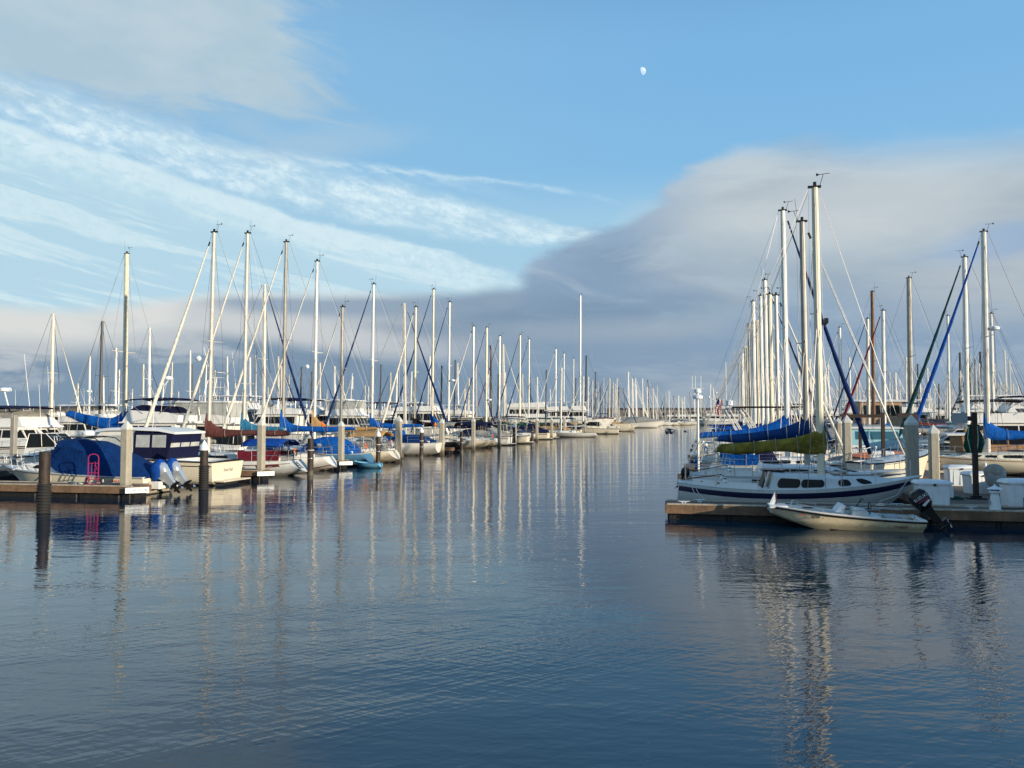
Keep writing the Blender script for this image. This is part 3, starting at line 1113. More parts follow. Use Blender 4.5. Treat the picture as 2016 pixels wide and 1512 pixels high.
def rails(root, H, z=.58, t0=.30, t1=.93, lod=1, pulpit=True, pushpit=True, m=STEEL, r=.013):
    mb = MB()
    n = 5
    for sd in (1, -1):
        tops, mids = [], []
        for i in range(n + 1):
            t = t0 + (t1 - t0) * i / n
            p = H.surf(t, 1, sd, -.06)
            mb.tube([p, p + Vector((0, 0, z))], r, n=5)
            tops.append(p + Vector((0, 0, z)))
            mids.append(p + Vector((0, 0, z * .5)))
        for q in (tops, mids):
            mb.tube(q, .0065, n=3, cap=False)
    mb.build('lifelines', m, root, smooth=0)
    if pulpit:
        mb = MB()
        a = H.surf(t1, 1, 1, -.05)
        b = H.surf(t1, 1, -1, -.05)
        f = H.surf(.995, 1)
        up = Vector((0, 0, z))
        fx = Vector((f.x + .12, 0, f.z + z + .05))
        mb.tube([a + up, a.lerp(fx, .65) + Vector((0, a.y * .25, up.z * .45)), fx + Vector((-.03, .12, 0)), fx + Vector((-.03, -.12, 0)), b.lerp(fx, .65) + Vector((0, -a.y * .25, up.z * .45)), b + up], .016, n=5)
        mb.tube([a, a + up], .016, n=5)
        mb.tube([b, b + up], .016, n=5)
        mb.tube([fx + Vector((-.03, .12, 0)), H.surf(.965, 1, 1)], .016, n=5)
        mb.tube([fx + Vector((-.03, -.12, 0)), H.surf(.965, 1, -1)], .016, n=5)
        mb.build('bow_pulpit', m, root)
    if pushpit:
        mb = MB()
        up = Vector((0, 0, z))
        for zz in (1.0, .55):
            pts = [H.surf(.22, 1, 1, -.06), H.surf(.08, 1, 1, -.06), H.surf(.0, 1, 1, -.12), H.surf(.0, 1, -1, -.12), H.surf(.08, 1, -1, -.06), H.surf(.22, 1, -1, -.06)]
            mb.tube([p + up * zz for p in pts], .014, n=5)
        for sd in (1, -1):
            for t in (.22, .08, .0):
                p = H.surf(t, 1, sd, -.08)
                mb.tube([p, p + up], .014, n=5)
        mb.build('stern_rail', m, root)


def outboard(parent_loc, parent, cowl, leg_m, tilt=0.0, scale=1.0, name='outboard_motor', rz=0.0, prop=True, label=None):
    """motor; the mounting point is the origin, the motor hangs aft of it (-x)"""
    e = bpy.data.objects.new(name, None)
    COL.objects.link(e)
    e.parent = parent
    e.location = parent_loc
    e.rotation_euler = (0, tilt, rz)
    e.scale = (scale,) * 3
    mb = MB()
    rings = []
    for z, x0, x1, w in ((.12, -.42, -.02, .15), (.22, -.50, .02, .20), (.45, -.54, .05, .21), (.60, -.52, .03, .20), (.70, -.44, -.06, .15), (.73, -.36, -.14, .08)):
        ring = []
        for k in range(12):
            a = 2 * PI * k / 12
            sx = math.copysign(abs(math.cos(a)) ** .6, math.cos(a))
            sy = math.copysign(abs(math.sin(a)) ** .6, math.sin(a))
            ring.append(((x0 + x1) / 2 + (x1 - x0) / 2 * sx, w * sy, z))
        rings.append(ring)
    mb.loft(rings)
    mb.build('cowling', cowl, e)
    mb = MB()
    mb.loft([[(-.38, -.10, .14), (-.08, -.10, .14), (-.08, .10, .14), (-.38, .10, .14)],
             [(-.36, -.07, -.15), (-.14, -.07, -.15), (-.14, .07, -.15), (-.36, .07, -.15)],
             [(-.36, -.04, -.50), (-.18, -.04, -.50), (-.18, .04, -.50), (-.36, .04, -.50)]])
    mb.box(-.52, -.14, -.11, .11, -.46, -.43)
    mb.tube([(-.12, 0, -.62), (-.20, 0, -.62), (-.42, 0, -.62), (-.50, 0, -.62)], [.01, .055, .06, .03], n=8)
    mb.loft([[(-.20, -.02, -.48), (-.36, -.02, -.48), (-.36, .02, -.48), (-.20, .02, -.48)], [(-.24, -.015, -.80), (-.32, -.015, -.84), (-.32, .015, -.84), (-.24, .015, -.80)]])
    mb.build('leg', leg_m, e)
    mb = MB()
    mb.box(-.10, .02, -.12, .12, -.16, .10, .02)
    mb.box(.0, .06, -.09, .09, -.02, .12, .02)
    mb.build('clamp_bracket', BLK, e)
    if prop:
        mb = MB()
        for k in range(3):
            a = 2 * PI * k / 3 + .3
            c, s_ = math.cos(a), math.sin(a)
            mb.slab([(-.50, .03 * c, -.62 + .03 * s_), (-.47, .12 * c - .05 * s_, -.62 + .12 * s_ + .05 * c), (-.50, .17 * c, -.62 + .17 * s_), (-.53, .12 * c + .05 * s_, -.62 + .12 * s_ - .05 * c)], .008, (1, 0, 0))
        mb.build('propeller', STEEL, e)
    if label:
        e['label'] = label
    return e


def arch_canvas(name, m, parent, x0, x1, w, z0, z1, lod=1, sag=.0, front=0.25, back=.15, bottom=None):
    """a dodger / cabin cover: arched in section from half-width w at z0 to crown z1"""
    mb = MB()
    rings = []
    n = 8
    for i in range(n + 1):
        f = i / n
        x = x0 + (x1 - x0) * f
        k = min(1, (f / back) ** .6 if f < back else 1) * min(1, ((1 - f) / front) ** .6 if 1 - f < front else 1)
        zc = z0 + (z1 - z0) * max(.05, k)
        ring = []
        for j in range(9):
            a = PI * j / 8
            ca = math.copysign(abs(math.cos(a)) ** .55, math.cos(a))
            ring.append((x, w * ca, z0 + (zc - z0) * math.sin(a) ** .6 if 0 < j < 8 else z0))
        rings.append(ring)
    mb.loft(rings)
    return mb.build(name, m, parent, smooth=50)


def hexrand(seed):
    return random.Random(seed)


def sailboat(label, loc, rz, L, mast_x, mast_top, lod=1, group=None, **o):
    root = thing('sailboat', label, 'sailboat', loc, rz, group)
    B = o.get('B', L * .31)
    H = Hull(L, B, fs=o.get('fs', .82), fb=o.get('fb', 1.12), sag=o.get('sag', .10), stern=o.get('stern', .60), rake_b=o.get('rb', L * .11),
             rake_s=o.get('rs', .45), rise=o.get('rise', .55))
    hm = o.get('hull', GEL)
    hull = H.hull_mesh(16 if lod else 9, hs=(0, .12, .25, .4, .55, .7, .85, 1) if lod else (0, .25, .6, 1)).build('hull', hm, root, smooth=50)
    if lod:
        H.zband(-.2, .07, nt=12).build('boot_stripe', o.get('boot', BOOT), hull)
        if o.get('stripe'):
            H.band(o.get('stripe_h', (.80, .86))[0], o.get('stripe_h', (.80, .86))[1]).build('stripe', o['stripe'], hull)
        mb = MB()
        for sd in (1, -1):
            mb.tube([H.surf(i / 12, 1, sd, -.01) + Vector((0, 0, .012)) for i in range(13)], .022, n=5)
        mb.tube([H.surf(0, 1, 1) + Vector((0, 0, .012)), H.surf(0, 1, -1) + Vector((0, 0, .012))], .022, n=5)
        mb.build('toe_rail', o.get('rail_mat', ALU), hull)
    well = (.07, .32) if lod else None
    H.deck_mesh(12 if lod else 6, well).build('deck', o.get('deck', DECK), root, smooth=30)
    C = Cabin(H, o.get('c0', .33), o.get('c1', .76), o.get('ch0', .42), o.get('ch1', .20), wf=o.get('cw', .62))
    cab = C.mesh(6 if lod else 4).build('cabin', o.get('cab_mat', hm if hm in (GEL, GEL2, GELG) else GEL), root, smooth=40)
    wins = o.get('windows', [(.38, .50), (.53, .60), (.63, .68)])
    for a, b in wins if lod else [(.38, .64)]:
        for sd in (1, -1):
            C.window(a, b, .30, .75, sd, 'window', GLASS, cab, round_=lod > 0, frame=o.get('win_frame') if lod else None)
    tm = (mast_x + L / 2) / L
    dz = H.sheer(tm) + (C.h0 + (C.h1 - C.h0) * (tm - C.t0) / (C.t1 - C.t0) + .05 if C.t0 < tm < C.t1 else 0)
    rig(root, H, mast_x, mast_top, dz, o, lod)
    if lod:
        # coamings, winches, hatch, tiller / wheel
        for sd in (1, -1):
            mb = MB()
            pts = [H.surf(t, 1, sd) for t in (.06, .15, .25, .33)]
            rows = []
            for p in pts:
                y = p.y * .74
                rows.append([(p.x, y, p.z), (p.x, y, p.z + .20), (p.x, y + sd * .10, p.z + .20), (p.x, y + sd * .16, p.z)])
            mb.loft(rows)
            mb.build('coaming', o.get('cab_mat', GEL), root, smooth=30)
        for sd in (1, -1):
            mb = MB()
            p = H.surf(.20, 1, sd)
            mb.lathe([(.08, 0), (.06, .05), (.045, .08), (.07, .13), (.03, .15)], 8, (p.x, p.y * .80, p.z + .20))
            mb.build('winch', STEEL, root)
        mb = MB()
        x = H.x_at(.36)
        zz = H.sheer(.36) + C.h0 + .06
        mb.box(x, x + .75, -.33, .33, zz, zz + .05, .02)
        mb.build('companion_hatch', o.get('hatch_mat', GLASS if rnd.random() < .4 else hm), root)
        x = H.x_at(.68)
        mb = MB()
        zz = H.sheer(.68) + C.h0 + (C.h1 - C.h0) * (.68 - C.t0) / (C.t1 - C.t0) + .06
        if .68 < C.t1:
            mb.box(x - .25, x + .25, -.25, .25, zz - .02, zz + .04, .02)
            mb.build('hatch', GLASS, root)
        if o.get('rails', True):
            rails(root, H)
        if o.get('wheel'):
            mb = MB()
            cx, cz = H.x_at(.13), H.sheer(.13) + .35
            pts = [(cx, .38 * math.cos(a * PI / 8), cz + .38 * math.sin(a * PI / 8)) for a in range(17)]
            mb.tube(pts, .014, n=5, cap=False)
            for k in range(3):
                a = k * PI / 3
                mb.tube([(cx, .38 * math.cos(a), cz + .38 * math.sin(a)), (cx, -.38 * math.cos(a), cz - .38 * math.sin(a))], .010, n=4)
            mb.tube([(cx + .1, 0, cz - .7), (cx + .1, 0, cz + .1)], .07, n=6)
            mb.build('steering_wheel', STEEL, root)
        elif o.get('tiller', True):
            mb = MB()
            mb.tube([(H.x_at(.02), 0, H.sheer(0) + .08), (H.x_at(.14), .05, H.sheer(.1) + .28), (H.x_at(.19), .08, H.sheer(.1) + .34)], [.03, .025, .02], n=6)
            mb.build('tiller', WOODM, root)
        if o.get('ladder'):
            mb = MB()
            a = H.surf(0, .92, 1)
            b = H.surf(0, .35, 1)
            for sd in (-1, 1):
                mb.tube([(a.x - .05, sd * .17 + .2, a.z), (b.x - .06, sd * .17 + .2, b.z)], .016, n=5)
            for k in range(3):
                f = .25 + .3 * k
                mb.tube([(a.x + (b.x - a.x) * f - .06, .03, a.z + (b.z - a.z) * f), (a.x + (b.x - a.x) * f - .06, .37, a.z + (b.z - a.z) * f)], .016, n=5)
            mb.build('stern_ladder', BLK, root)
        if o.get('dodger'):
            arch_canvas('dodger', o['dodger'], root, H.x_at(.30), H.x_at(.42), H.half(.35) * .66, H.sheer(.35) + .25, H.sheer(.35) + 1.05, front=.5, back=.05)
        if o.get('bimini'):
            bm_ = o['bimini']
            x0_, x1_ = H.x_at(.03), H.x_at(.30)
            zt = H.sheer(.1) + o.get('bimini_h', 1.75)
            mb = MB()
            rows = []
            for i in range(7):
                f = i / 6
                x = x0_ + (x1_ - x0_) * f
                rows.append([(x, H.half(.2) * .85 * yy, zt + .12 * (1 - yy * yy) + .06 * math.sin(PI * f) - (.25 * (abs(yy) ** 6))) for yy in (-1, -.9, -.5, 0, .5, .9, 1)])
            mb.grid(rows)
            n0 = len(rows)
            ob = mb.build('bimini', bm_, root, smooth=60)
            sm = ob.modifiers.new('thick', 'SOLIDIFY')
            sm.thickness = .03
            mb = MB()
            for x in (x0_ + .1, (x0_ + x1_) / 2, x1_ - .1):
                mb.tube([((x + (x0_ + x1_) / 2) / 2, -H.half(.2) * .9, H.sheer(.15)), (x, -H.half(.2) * .85, zt - .15), (x, 0, zt + .1), (x, H.half(.2) * .85, zt - .15), ((x + (x0_ + x1_) / 2) / 2, H.half(.2) * .9, H.sheer(.15))], .014, n=5)
            mb.build('bimini_frame', STEEL, ob)
        if o.get('cockpit_cover'):
            arch_canvas('cockpit_cover', o['cockpit_cover'], root, H.x_at(.06), H.x_at(.42), H.half(.22) * .9, H.sheer(.2) + .05, H.sheer(.2) + o.get('cc_h', .95), front=.3, back=.35)
        if o.get('weather_cloth'):
            for sd in (1, -1):
                mb = MB()
                mb.slab([H.surf(.06, 1, sd, -.06) + Vector((0, 0, .05)), H.surf(.30, 1, sd, -.06) + Vector((0, 0, .05)), H.surf(.30, 1, sd, -.06) + Vector((0, 0, .56)), H.surf(.06, 1, sd, -.06) + Vector((0, 0, .56))], .015, (0, 1, 0))
                mb.build('weather_cloth', o['weather_cloth'], root)
        if o.get('outboard'):
            p = H.surf(0, .85, 1)
            outboard((p.x - .05, -.45, p.z - .12), root, o['outboard'], BLK, tilt=0.35, scale=.62)
        if o.get('stern_gear', True):
            r_ = hexrand(int(L * 1000) + int(mast_top * 77))
            mb = MB()
            c = H.surf(.02, 1, -1)
            pts = [(c.x + .1, -H.half(0) * .75 + .16 * math.cos(a * PI / 7), c.z + .42 + .2 * math.sin(a * PI / 7)) for a in range(11)]
            mb.tube(pts, .045, n=6)
            mb.build('life_ring', r_.choice([YELC, WHITEP, ORANGE, BLUEC]), root)
            mb = MB()
            c = H.surf(.03, 1, 1)
            mb.lathe([(.05, 0), (.13, .05), (.15, .15), (.13, .24), (.02, .28)], 8, (c.x, H.half(0) * .85, c.z + .55))
            mb.build('barbecue', STEEL, root)
        for sd, t in ((1, .3), (-1, .55), (1, .62)) if o.get('fenders', True) else ():
            p = H.surf(t, .9, sd, .09)
            mb = MB()
            mb.tube([p + Vector((0, 0, .25)), p + Vector((0, 0, -.05))], .008, n=3)
            mb.tube([p + Vector((0, 0, -.05)), p + Vector((0, 0, -.12)), p + Vector((0, 0, -.5)), p + Vector((0, 0, -.58))], [.03, .085, .085, .02], n=8)
            mb.build('fender', rnd.choice([WHITEP, WHITEP, NAVYC, BLK]), root)
    return root, H, C


def row_boat(label, mast_px, top_py, stern_px, t_mast, lod=1, back=False, group=None, base_py=835, mfrac=.56, **o):
    """a boat of the left row: found from where its mast and its stern stand"""
    k, s, t = st(mast_px, t=t_mast)
    top = top_z(top_py, k, mast_px)
    if stern_px is None:
        L = o.pop('L')
        ts = t_mast + (L * mfrac if not back else -L * mfrac)
    else:
        k2, s2, ts = st(stern_px, s=s)
        L = abs(ts - t_mast) / mfrac
        o.pop('L', None)
    if not back:
        ctr = ts - L / 2
        rz = math.atan2(-RV.y, -RV.x)
        mx = (ctr - t_mast)
    else:
        ctr = ts + L / 2
        rz = math.atan2(RV.y, RV.x)
        mx = t_mast - ctr
    return sailboat(label, P(s, ctr), rz, L, mx, top, lod, group, **o)
# ------------------------------------------------------------------ motor boats
def side_panel(name, m, parent, prof, house, off=.012, label=None):
    """flat window let into the side of a house (z0, z1, y0, y1 of its taper)"""
    z0, z1, y0, y1 = house
    w = lambda z: y0 + (y1 - y0) * (z - z0) / (z1 - z0)
    for sd in (1, -1):
        mb = MB()
        mb.loft([[(x, sd * (w(z) + .002), z) for x, z in prof], [(x, sd * (w(z) + off), z) for x, z in prof]])
        mb.build(name, m, parent, smooth=0)


def front_panels(mb_name, m, parent, xa, za, xb, zb, ya, yb, n=3, gap=.05, off=.015, sgn=1):
    """n panes on a sloping front from (xa,za) low to (xb,zb) high"""
    d = Vector((zb - za, 0, xa - xb)).normalized() * off * sgn
    for i in range(n):
        a = -1 + 2 * i / n + gap
        b = -1 + 2 * (i + 1) / n - gap
        f0, f1 = .14, .88
        P_ = lambda f, y: Vector((xa + (xb - xa) * f, (ya + (yb - ya) * f) * y, za + (zb - za) * f))
        q = [P_(f0, a), P_(f0, b), P_(f1, b), P_(f1, a)]
        mb = MB()
        mb.loft([q, [p + d for p in q]])
        mb.build(mb_name, m, parent, smooth=0)


def bow_rail(root, H, t0=.35, z=.55, m=STEEL, r=.014):
    mb = MB()
    n = 6
    tops = []
    for sd in (1, -1):
        row = []
        for i in range(n + 1):
            t = t0 + (.985 - t0) * i / n
            p = H.surf(t, 1, sd, -.07)
            tp = p + Vector((.10, 0, z * (.6 + .4 * i / n)))
            mb.tube([p, tp], r, n=4)
            row.append(tp)
        mb.tube(row, r, n=4)
        mb.tube([q - Vector((.05, 0, z * .4)) for q in row], r * .6, n=3)
        tops.append(row[-1])
    f = H.surf(1, 1)
    mb.tube([tops[0], (f.x + .22, 0, tops[0].z), tops[1]], r, n=4)
    mb.build('bow_rail', m, root, smooth=0)


def bimini_top(name, m, parent, x0, x1, w, z, frame_z, th=.05, arch=.14, frame=STEEL, droop=.0):
    mb = MB()
    rows = []
    for i in range(9):
        f = i / 8
        x = x0 + (x1 - x0) * f
        rows.append([(x, w * yy, z + arch * (1 - yy * yy) + .09 * math.sin(PI * f) - droop * (1 - f)) for yy in (-1, -.85, -.4, 0, .4, .85, 1)])
    low = [[(p[0], p[1] * .99, p[2] - th) for p in r] for r in rows]
    for a, b in zip(rows, low):
        pass
    rings = [r + list(reversed(l)) for r, l in zip(rows, low)]
    mb.loft(rings)
    ob = mb.build(name, m, parent, smooth=50)
    mb = MB()
    xm = (x0 + x1) / 2
    for x in (x0 + .05, xm, x1 - .05):
        for sd in (1, -1):
            mb.tube([((x + 2 * xm) / 3, sd * w * .95, frame_z), (x, sd * w * .95, z)], .017, n=4)
    mb.build('canopy_frame', frame, ob, smooth=0)
    return ob


def cruiser(label, loc, rz, L, style, lod=1, group=None, **o):
    root = thing(o.get('name', 'motor_cruiser'), label, o.get('cat', 'motorboat'), loc, rz, group)
    B = o.get('B', L * .32)
    fs, fb = o.get('fs', .95), o.get('fb', 1.55)
    H = Hull(L, B, fs=fs, fb=fb, sag=.02, stern=.90, rake_b=L * .16, rake_s=-.10, kind='power', low=-.4)
    hm = o.get('hull', GEL)
    hull = H.hull_mesh(14 if lod else 8).build('hull', hm, root, smooth=45)
    H.zband(-.3, .08, nt=10).build('boot_stripe', o.get('boot', BOOTD), hull)
    if o.get('stripe'):
        H.band(*o.get('stripe_h', (.80, .86))).build('stripe', o['stripe'], hull)
    mb = MB()
    for sd in (1, -1):
        mb.tube([H.surf(i / 12, .985, sd, .01) for i in range(13)], .035, n=5)
    mb.tube([H.surf(0, .985, 1) - Vector((.02, 0, 0)), H.surf(0, .985, -1) - Vector((.02, 0, 0))], .035, n=5)
    mb.build('rub_rail', o.get('rub', BLK), hull)
    H.deck_mesh(10, o.get('well', (.04, .24) if lod else None), camber=.06).build('deck', o.get('deck', GEL), root, smooth=30)
    X = lambda f: -L / 2 + L * f
    D = lambda f: H.sheer(f)
    w = B / 2
    sm_ = GEL if hm not in (GEL2, GELG) else hm
    if style in ('flybridge', 'trawler', 'convertible', 'houseboat'):
        hb = o.get('house_h', 1.65)
        a, b = o.get('house', (.24, .66))
        z0, z1 = D(.4) - .1, D(.4) + hb
        rk = .9 if style in ('flybridge', 'convertible') else .25
        mb = MB()
        mb.prism([(X(a), z0), (X(b) + rk * .6, z0), (X(b) - rk * .5, z1), (X(a) - .05, z1)], w * .82, w * .70)
        house = mb.build('deckhouse', o.get('house_mat', sm_), root, smooth=20)
        hs = (z0, z1, w * .82, w * .70)
        nwin = o.get('nwin', 3)
        xa, xb = X(a) + .25, X(b) - .15
        for i in range(nwin):
            p0 = xa + (xb - xa) * i / nwin
            p1 = xa + (xb - xa) * (i + 1) / nwin - .10
            zz0, zz1 = z0 + (z1 - z0) * .52, z0 + (z1 - z0) * .88
            cut = rk * .45 if i == nwin - 1 else 0
            side_panel('window', o.get('win', GLASS), house, [(p0, zz0), (p1 + cut * .6, zz0), (p1 - cut * .5, zz1), (p0, zz1)], hs)
        front_panels('windshield', o.get('win', GLASS), house, X(b) + rk * .6, z0, X(b) - rk * .5, z1, w * .82, w * .70)
        mb = MB()
        mb.prism([(X(a) - o.get('overhang', .9), z1), (X(b) + .05, z1), (X(b) - .05, z1 + .09), (X(a) - o.get('overhang', .9), z1 + .09)], w * .80, w * .80, bulge=.05)
        roof = mb.build('roof', sm_, root, smooth=30)
        # forward trunk cabin
        mb = MB()
        mb.prism([(X(b) + .2, D(b) - .05), (X(.86), D(.86) - .05), (X(.82), D(.82) + .22), (X(b) + .1, D(b) + .42)], w * .60, w * .48)
        mb.build('trunk_cabin', sm_, root, smooth=25)
        if style in ('flybridge', 'convertible'):
            fz = z1 + .09
            c, d = X(a) + .0, X(b) - .25
            mb = MB()
            fh = o.get('fly_h', .75)
            mb.prism([(c - .3, fz), (d, fz), (d - .45, fz + fh), (c + .6, fz + fh * .8), (c - .3, fz + fh * .55)], w * .78, w * .70)
            fly = mb.build('flybridge', o.get('fly_mat', sm_), root, smooth=25)
            if o.get('fly_cover'):
                mb = MB()
                mb.prism([(c + .3, fz + fh * .78), (d - .42, fz + fh + .005), (d - .9, fz + fh + .30), (c + .9, fz + fh + .20)], w * .70, w * .55, bulge=.08)
                mb.build('flybridge_cover', o['fly_cover'], fly, smooth=40)
            else:
                front_panels('flybridge_screen', GLASSG, fly, d - .40, fz + fh - .05, d - .75, fz + fh + .32, w * .68, w * .62, n=3, off=.02)
            if o.get('bimini'):
                bimini_top('bimini', o['bimini'], root, c - .2, d - .2, w * .78, fz + o.get('bim_h', 1.55), fz + fh * .7)
            if o.get('hardtop'):
                mb = MB()
                mb.prism([(c - .3, fz + 1.55), (d, fz + 1.55), (d - .1, fz + 1.65), (c - .3, fz + 1.65)], w * .82, w * .8, bulge=.04)
                ht = mb.build('hardtop', sm_, root, smooth=25)
                for x in (c - .1, (c + d) / 2, d - .3):
                    for sd in (1, -1):
                        mb = MB()
                        mb.tube([(x - .1, sd * w * .72, fz + fh * .6), (x, sd * w * .74, fz + 1.56)], .035, n=4)
                        mb.build('hardtop_post', sm_, ht)
                if o.get('enclosure'):
                    mb = MB()
                    mb.prism([(c - .2, fz + fh * .6), (d - .5, fz + fh * .9), (d - .15, fz + 1.54), (c - .25, fz + 1.54)], w * .70, w * .76)
                    mb.build('vinyl_enclosure', GLASSG, ht, smooth=20)
        if style == 'convertible' and o.get('tower'):
            mb = MB()
            tz = z1 + 2.1
            for sx in (0, 1.6):
                for sd in (1, -1):
                    mb.tube([(X(a) + sx - .4, sd * w * .8, z1), (X(a) + sx * .7 + .2, sd * w * .35, tz + 2.0)], .03, n=4)
            for f in (.35, .7, 1.0):
                zz = z1 + (tz + 2.0 - z1) * f
                ww = w * (.8 - .45 * f)
                mb.tube([(X(a) - .1 + .3 * f, ww, zz), (X(a) + 1.3 - .1 * f, ww, zz), (X(a) + 1.3 - .1 * f, -ww, zz), (X(a) - .1 + .3 * f, -ww, zz), (X(a) - .1 + .3 * f, ww, zz)], .025, n=4)
            mb.box(X(a) + .1, X(a) + 1.4, -w * .4, w * .4, tz + 2.6, tz + 2.66)
            mb.build('tuna_tower', ALUW, root, smooth=0)
        if o.get('mast'):
            mb = MB()
            mz = z1 + .1
            mb.tube([(X(a) + .5, 0, mz), (X(a) + .3, 0, mz + o['mast'])], [.06, .035], n=6)
            mb.tube([(X(a) + .35, -.7, mz + o['mast'] * .6), (X(a) + .35, .7, mz + o['mast'] * .6)], .02, n=4)
            mb.build('signal_mast', ALUW, root)
        if o.get('aft_enclosure'):
            mb = MB()
            z0_ = D(.1) + .05
            mb.prism([(X(.05), z0_), (X(a), z0_), (X(a) - .02, z1), (X(.05) + .25, z1)], w * .80, w * .76)
            enc = mb.build('aft_curtain', o['aft_enclosure'], root, smooth=20)
            hs2 = (z0_, z1, w * .80, w * .76)
            for (p0, p1) in o.get('curtain_win', ((.08, .15), (.17, .23))):
                side_panel('curtain_window', GLASSG, enc, [(X(p0), z0_ + (z1 - z0_) * .48), (X(p1), z0_ + (z1 - z0_) * .48), (X(p1), z0_ + (z1 - z0_) * .93), (X(p0) + .06, z0_ + (z1 - z0_) * .93)], hs2)
            for y0_, y1_ in ((-.70, -.06), (.06, .70)):
                mb = MB()
                xx = lambda f: X(.05) + .25 * f - .015
                q = [(xx(.48), y0_ * w, z0_ + (z1 - z0_) * .48), (xx(.48), y1_ * w, z0_ + (z1 - z0_) * .48), (xx(.93), y1_ * w, z0_ + (z1 - z0_) * .93), (xx(.93), y0_ * w, z0_ + (z1 - z0_) * .93)]
                mb.slab(q, .01, (1, 0, 0))
                mb.build('curtain_window', GLASSG, enc, smooth=0)
    elif style in ('express', 'runabout', 'covered'):
        a, b = .30, .58
        z0 = D(.4) - .05
        if style != 'covered':
            mb = MB()
            mb.prism([(X(a), z0), (X(.80), z0 + .15), (X(.74), z0 + .45), (X(b), z0 + .60), (X(a), z0 + .45)], w * .78, w * .60)
            house = mb.build('cabin_top', o.get('house_mat', sm_), root, smooth=25)
            zt = z0 + 1.25
            mb = MB()
            hs = (z0 + .5, zt, w * .70, w * .58)
            mb.loft([[(X(a) + .1, sd * w * .70, z0 + .48) for sd in (1, -1)] + [(X(b), -w * .62, z0 + .55), (X(b), w * .62, z0 + .55)],
                     [(X(a) + .2, sd * w * .60, zt) for sd in (1, -1)] + [(X(b) - .9, -w * .54, zt), (X(b) - .9, w * .54, zt)]])
            mb.build('windshield', o.get('win', GLASS), house, smooth=0)
            mb = MB()
            for sd in (1, -1):
                mb.tube([(X(b), sd * w * .63, z0 + .55), (X(b) - .9, sd * w * .55, zt), (X(a) + .2, sd * w * .61, zt), (X(a) + .1, sd * w * .71, z0 + .48)], .025, n=4)
                mb.tube([(X(b) - .9, 0, zt), (X(b) - .9, sd * w * .55, zt)], .025, n=4)
                mb.tube([(X(b), 0, z0 + .58), (X(b) - .9, 0, zt)], .022, n=4)
            mb.build('windshield_frame', o.get('frame', ALUW), house, smooth=0)
            side_panel('window', GLASS, house, [(X(.52), z0 + .20), (X(.66), z0 + .22), (X(.64), z0 + .38), (X(.53), z0 + .38)], (z0, z0 + .6, w * .78, w * .60))
            if o.get('arch'):
                mb = MB()
                pts = [(X(.26), -w * .85, z0), (X(.22), -w * .75, z0 + 1.2), (X(.21), -w * .5, z0 + 1.5), (X(.21), w * .5, z0 + 1.5), (X(.22), w * .75, z0 + 1.2), (X(.26), w * .85, z0)]
                mb.tube(pts, .09, n=6)
                mb.build('radar_arch', sm_, root)
            if o.get('bimini'):
                bimini_top('bimini', o['bimini'], root, X(.08), X(.44), w * .75, z0 + 1.85, z0 + .2)
        if o.get('cover'):
            mb = MB()
            rings = []
            pr = o.get('cover_prof', [(0.01, .30), (.10, .55), (.28, 1.15), (.42, 1.25), (.55, .80), (.75, .42), (.93, .10)])
            for f, hgt in pr:
                ww = H.half(f) * 1.01
                zz = D(f) - .08
                ring = []
                for j in range(9):
                    q = -1 + 2 * j / 8
                    ring.append((X(f), ww * q, zz + (.10 if abs(q) < 1 else 0) + hgt * max(0, 1 - abs(q) ** 1.6)))
                ring += [(X(f), -ww * .0, zz - .12)]
                rings.append(ring)
            mb.loft(rings)
            mb.build('boat_cover', o['cover'], root, smooth=50)
    bow_rail(root, H, o.get('rail_t', .42), .55)
    for i in range(o.get('whips', 2) if lod else 1):
        mb = MB()
        xx = X(.35 + .1 * i)
        zz = D(.4) + (o.get('house_h', 1.65) if style in ('flybridge', 'trawler', 'convertible', 'houseboat') else .5)
        h_ = 2.6 + .8 * i
        mb.tube([(xx, (-1) ** i * w * .7, zz), (xx - .25 * h_ * .3, (-1) ** i * w * .72, zz + h_)], [.016, .008], n=4)
        mb.build('whip_antenna', ALUW, root)
    if o.get('outriggers'):
        mb = MB()
        for sd in (1, -1):
            mb.tube([(X(.42), sd * w * .85, D(.4) + 1.5), (X(.30), sd * w * (1.3), D(.4) + o['outriggers'])], [.03, .015], n=4)
        mb.build('outrigger', ALUW, root)
    if o.get('radar'):
        mb = MB()
        zz = D(.4) + o['radar']
        mb.tube([(X(.42), 0, zz - o.get('radar_leg', 1.0)), (X(.38), 0, zz)], .05, n=6)
        mb.lathe([(.10, 0), (.30, .03), (.32, .16), (.26, .26), (.05, .29)], 12, (X(.38), 0, zz))
        mb.build('radar_dome', WHITEP, root)
    if o.get('platform', lod):
        mb = MB()
        mb.box(X(0) - .55, X(0), -w * .75, w * .75, .18, .24, .02)
        mb.build('swim_platform', o.get('plat_mat', sm_), root)
    return root, H


def place_t(s, tc, heading=-1):
    """location and rotation for a boat centred at (s, tc); heading -1 bow away from the channel on the left side, +1 towards +R"""
    return P(s, tc), (math.atan2(-RV.y, -RV.x) if heading < 0 else math.atan2(RV.y, RV.x))


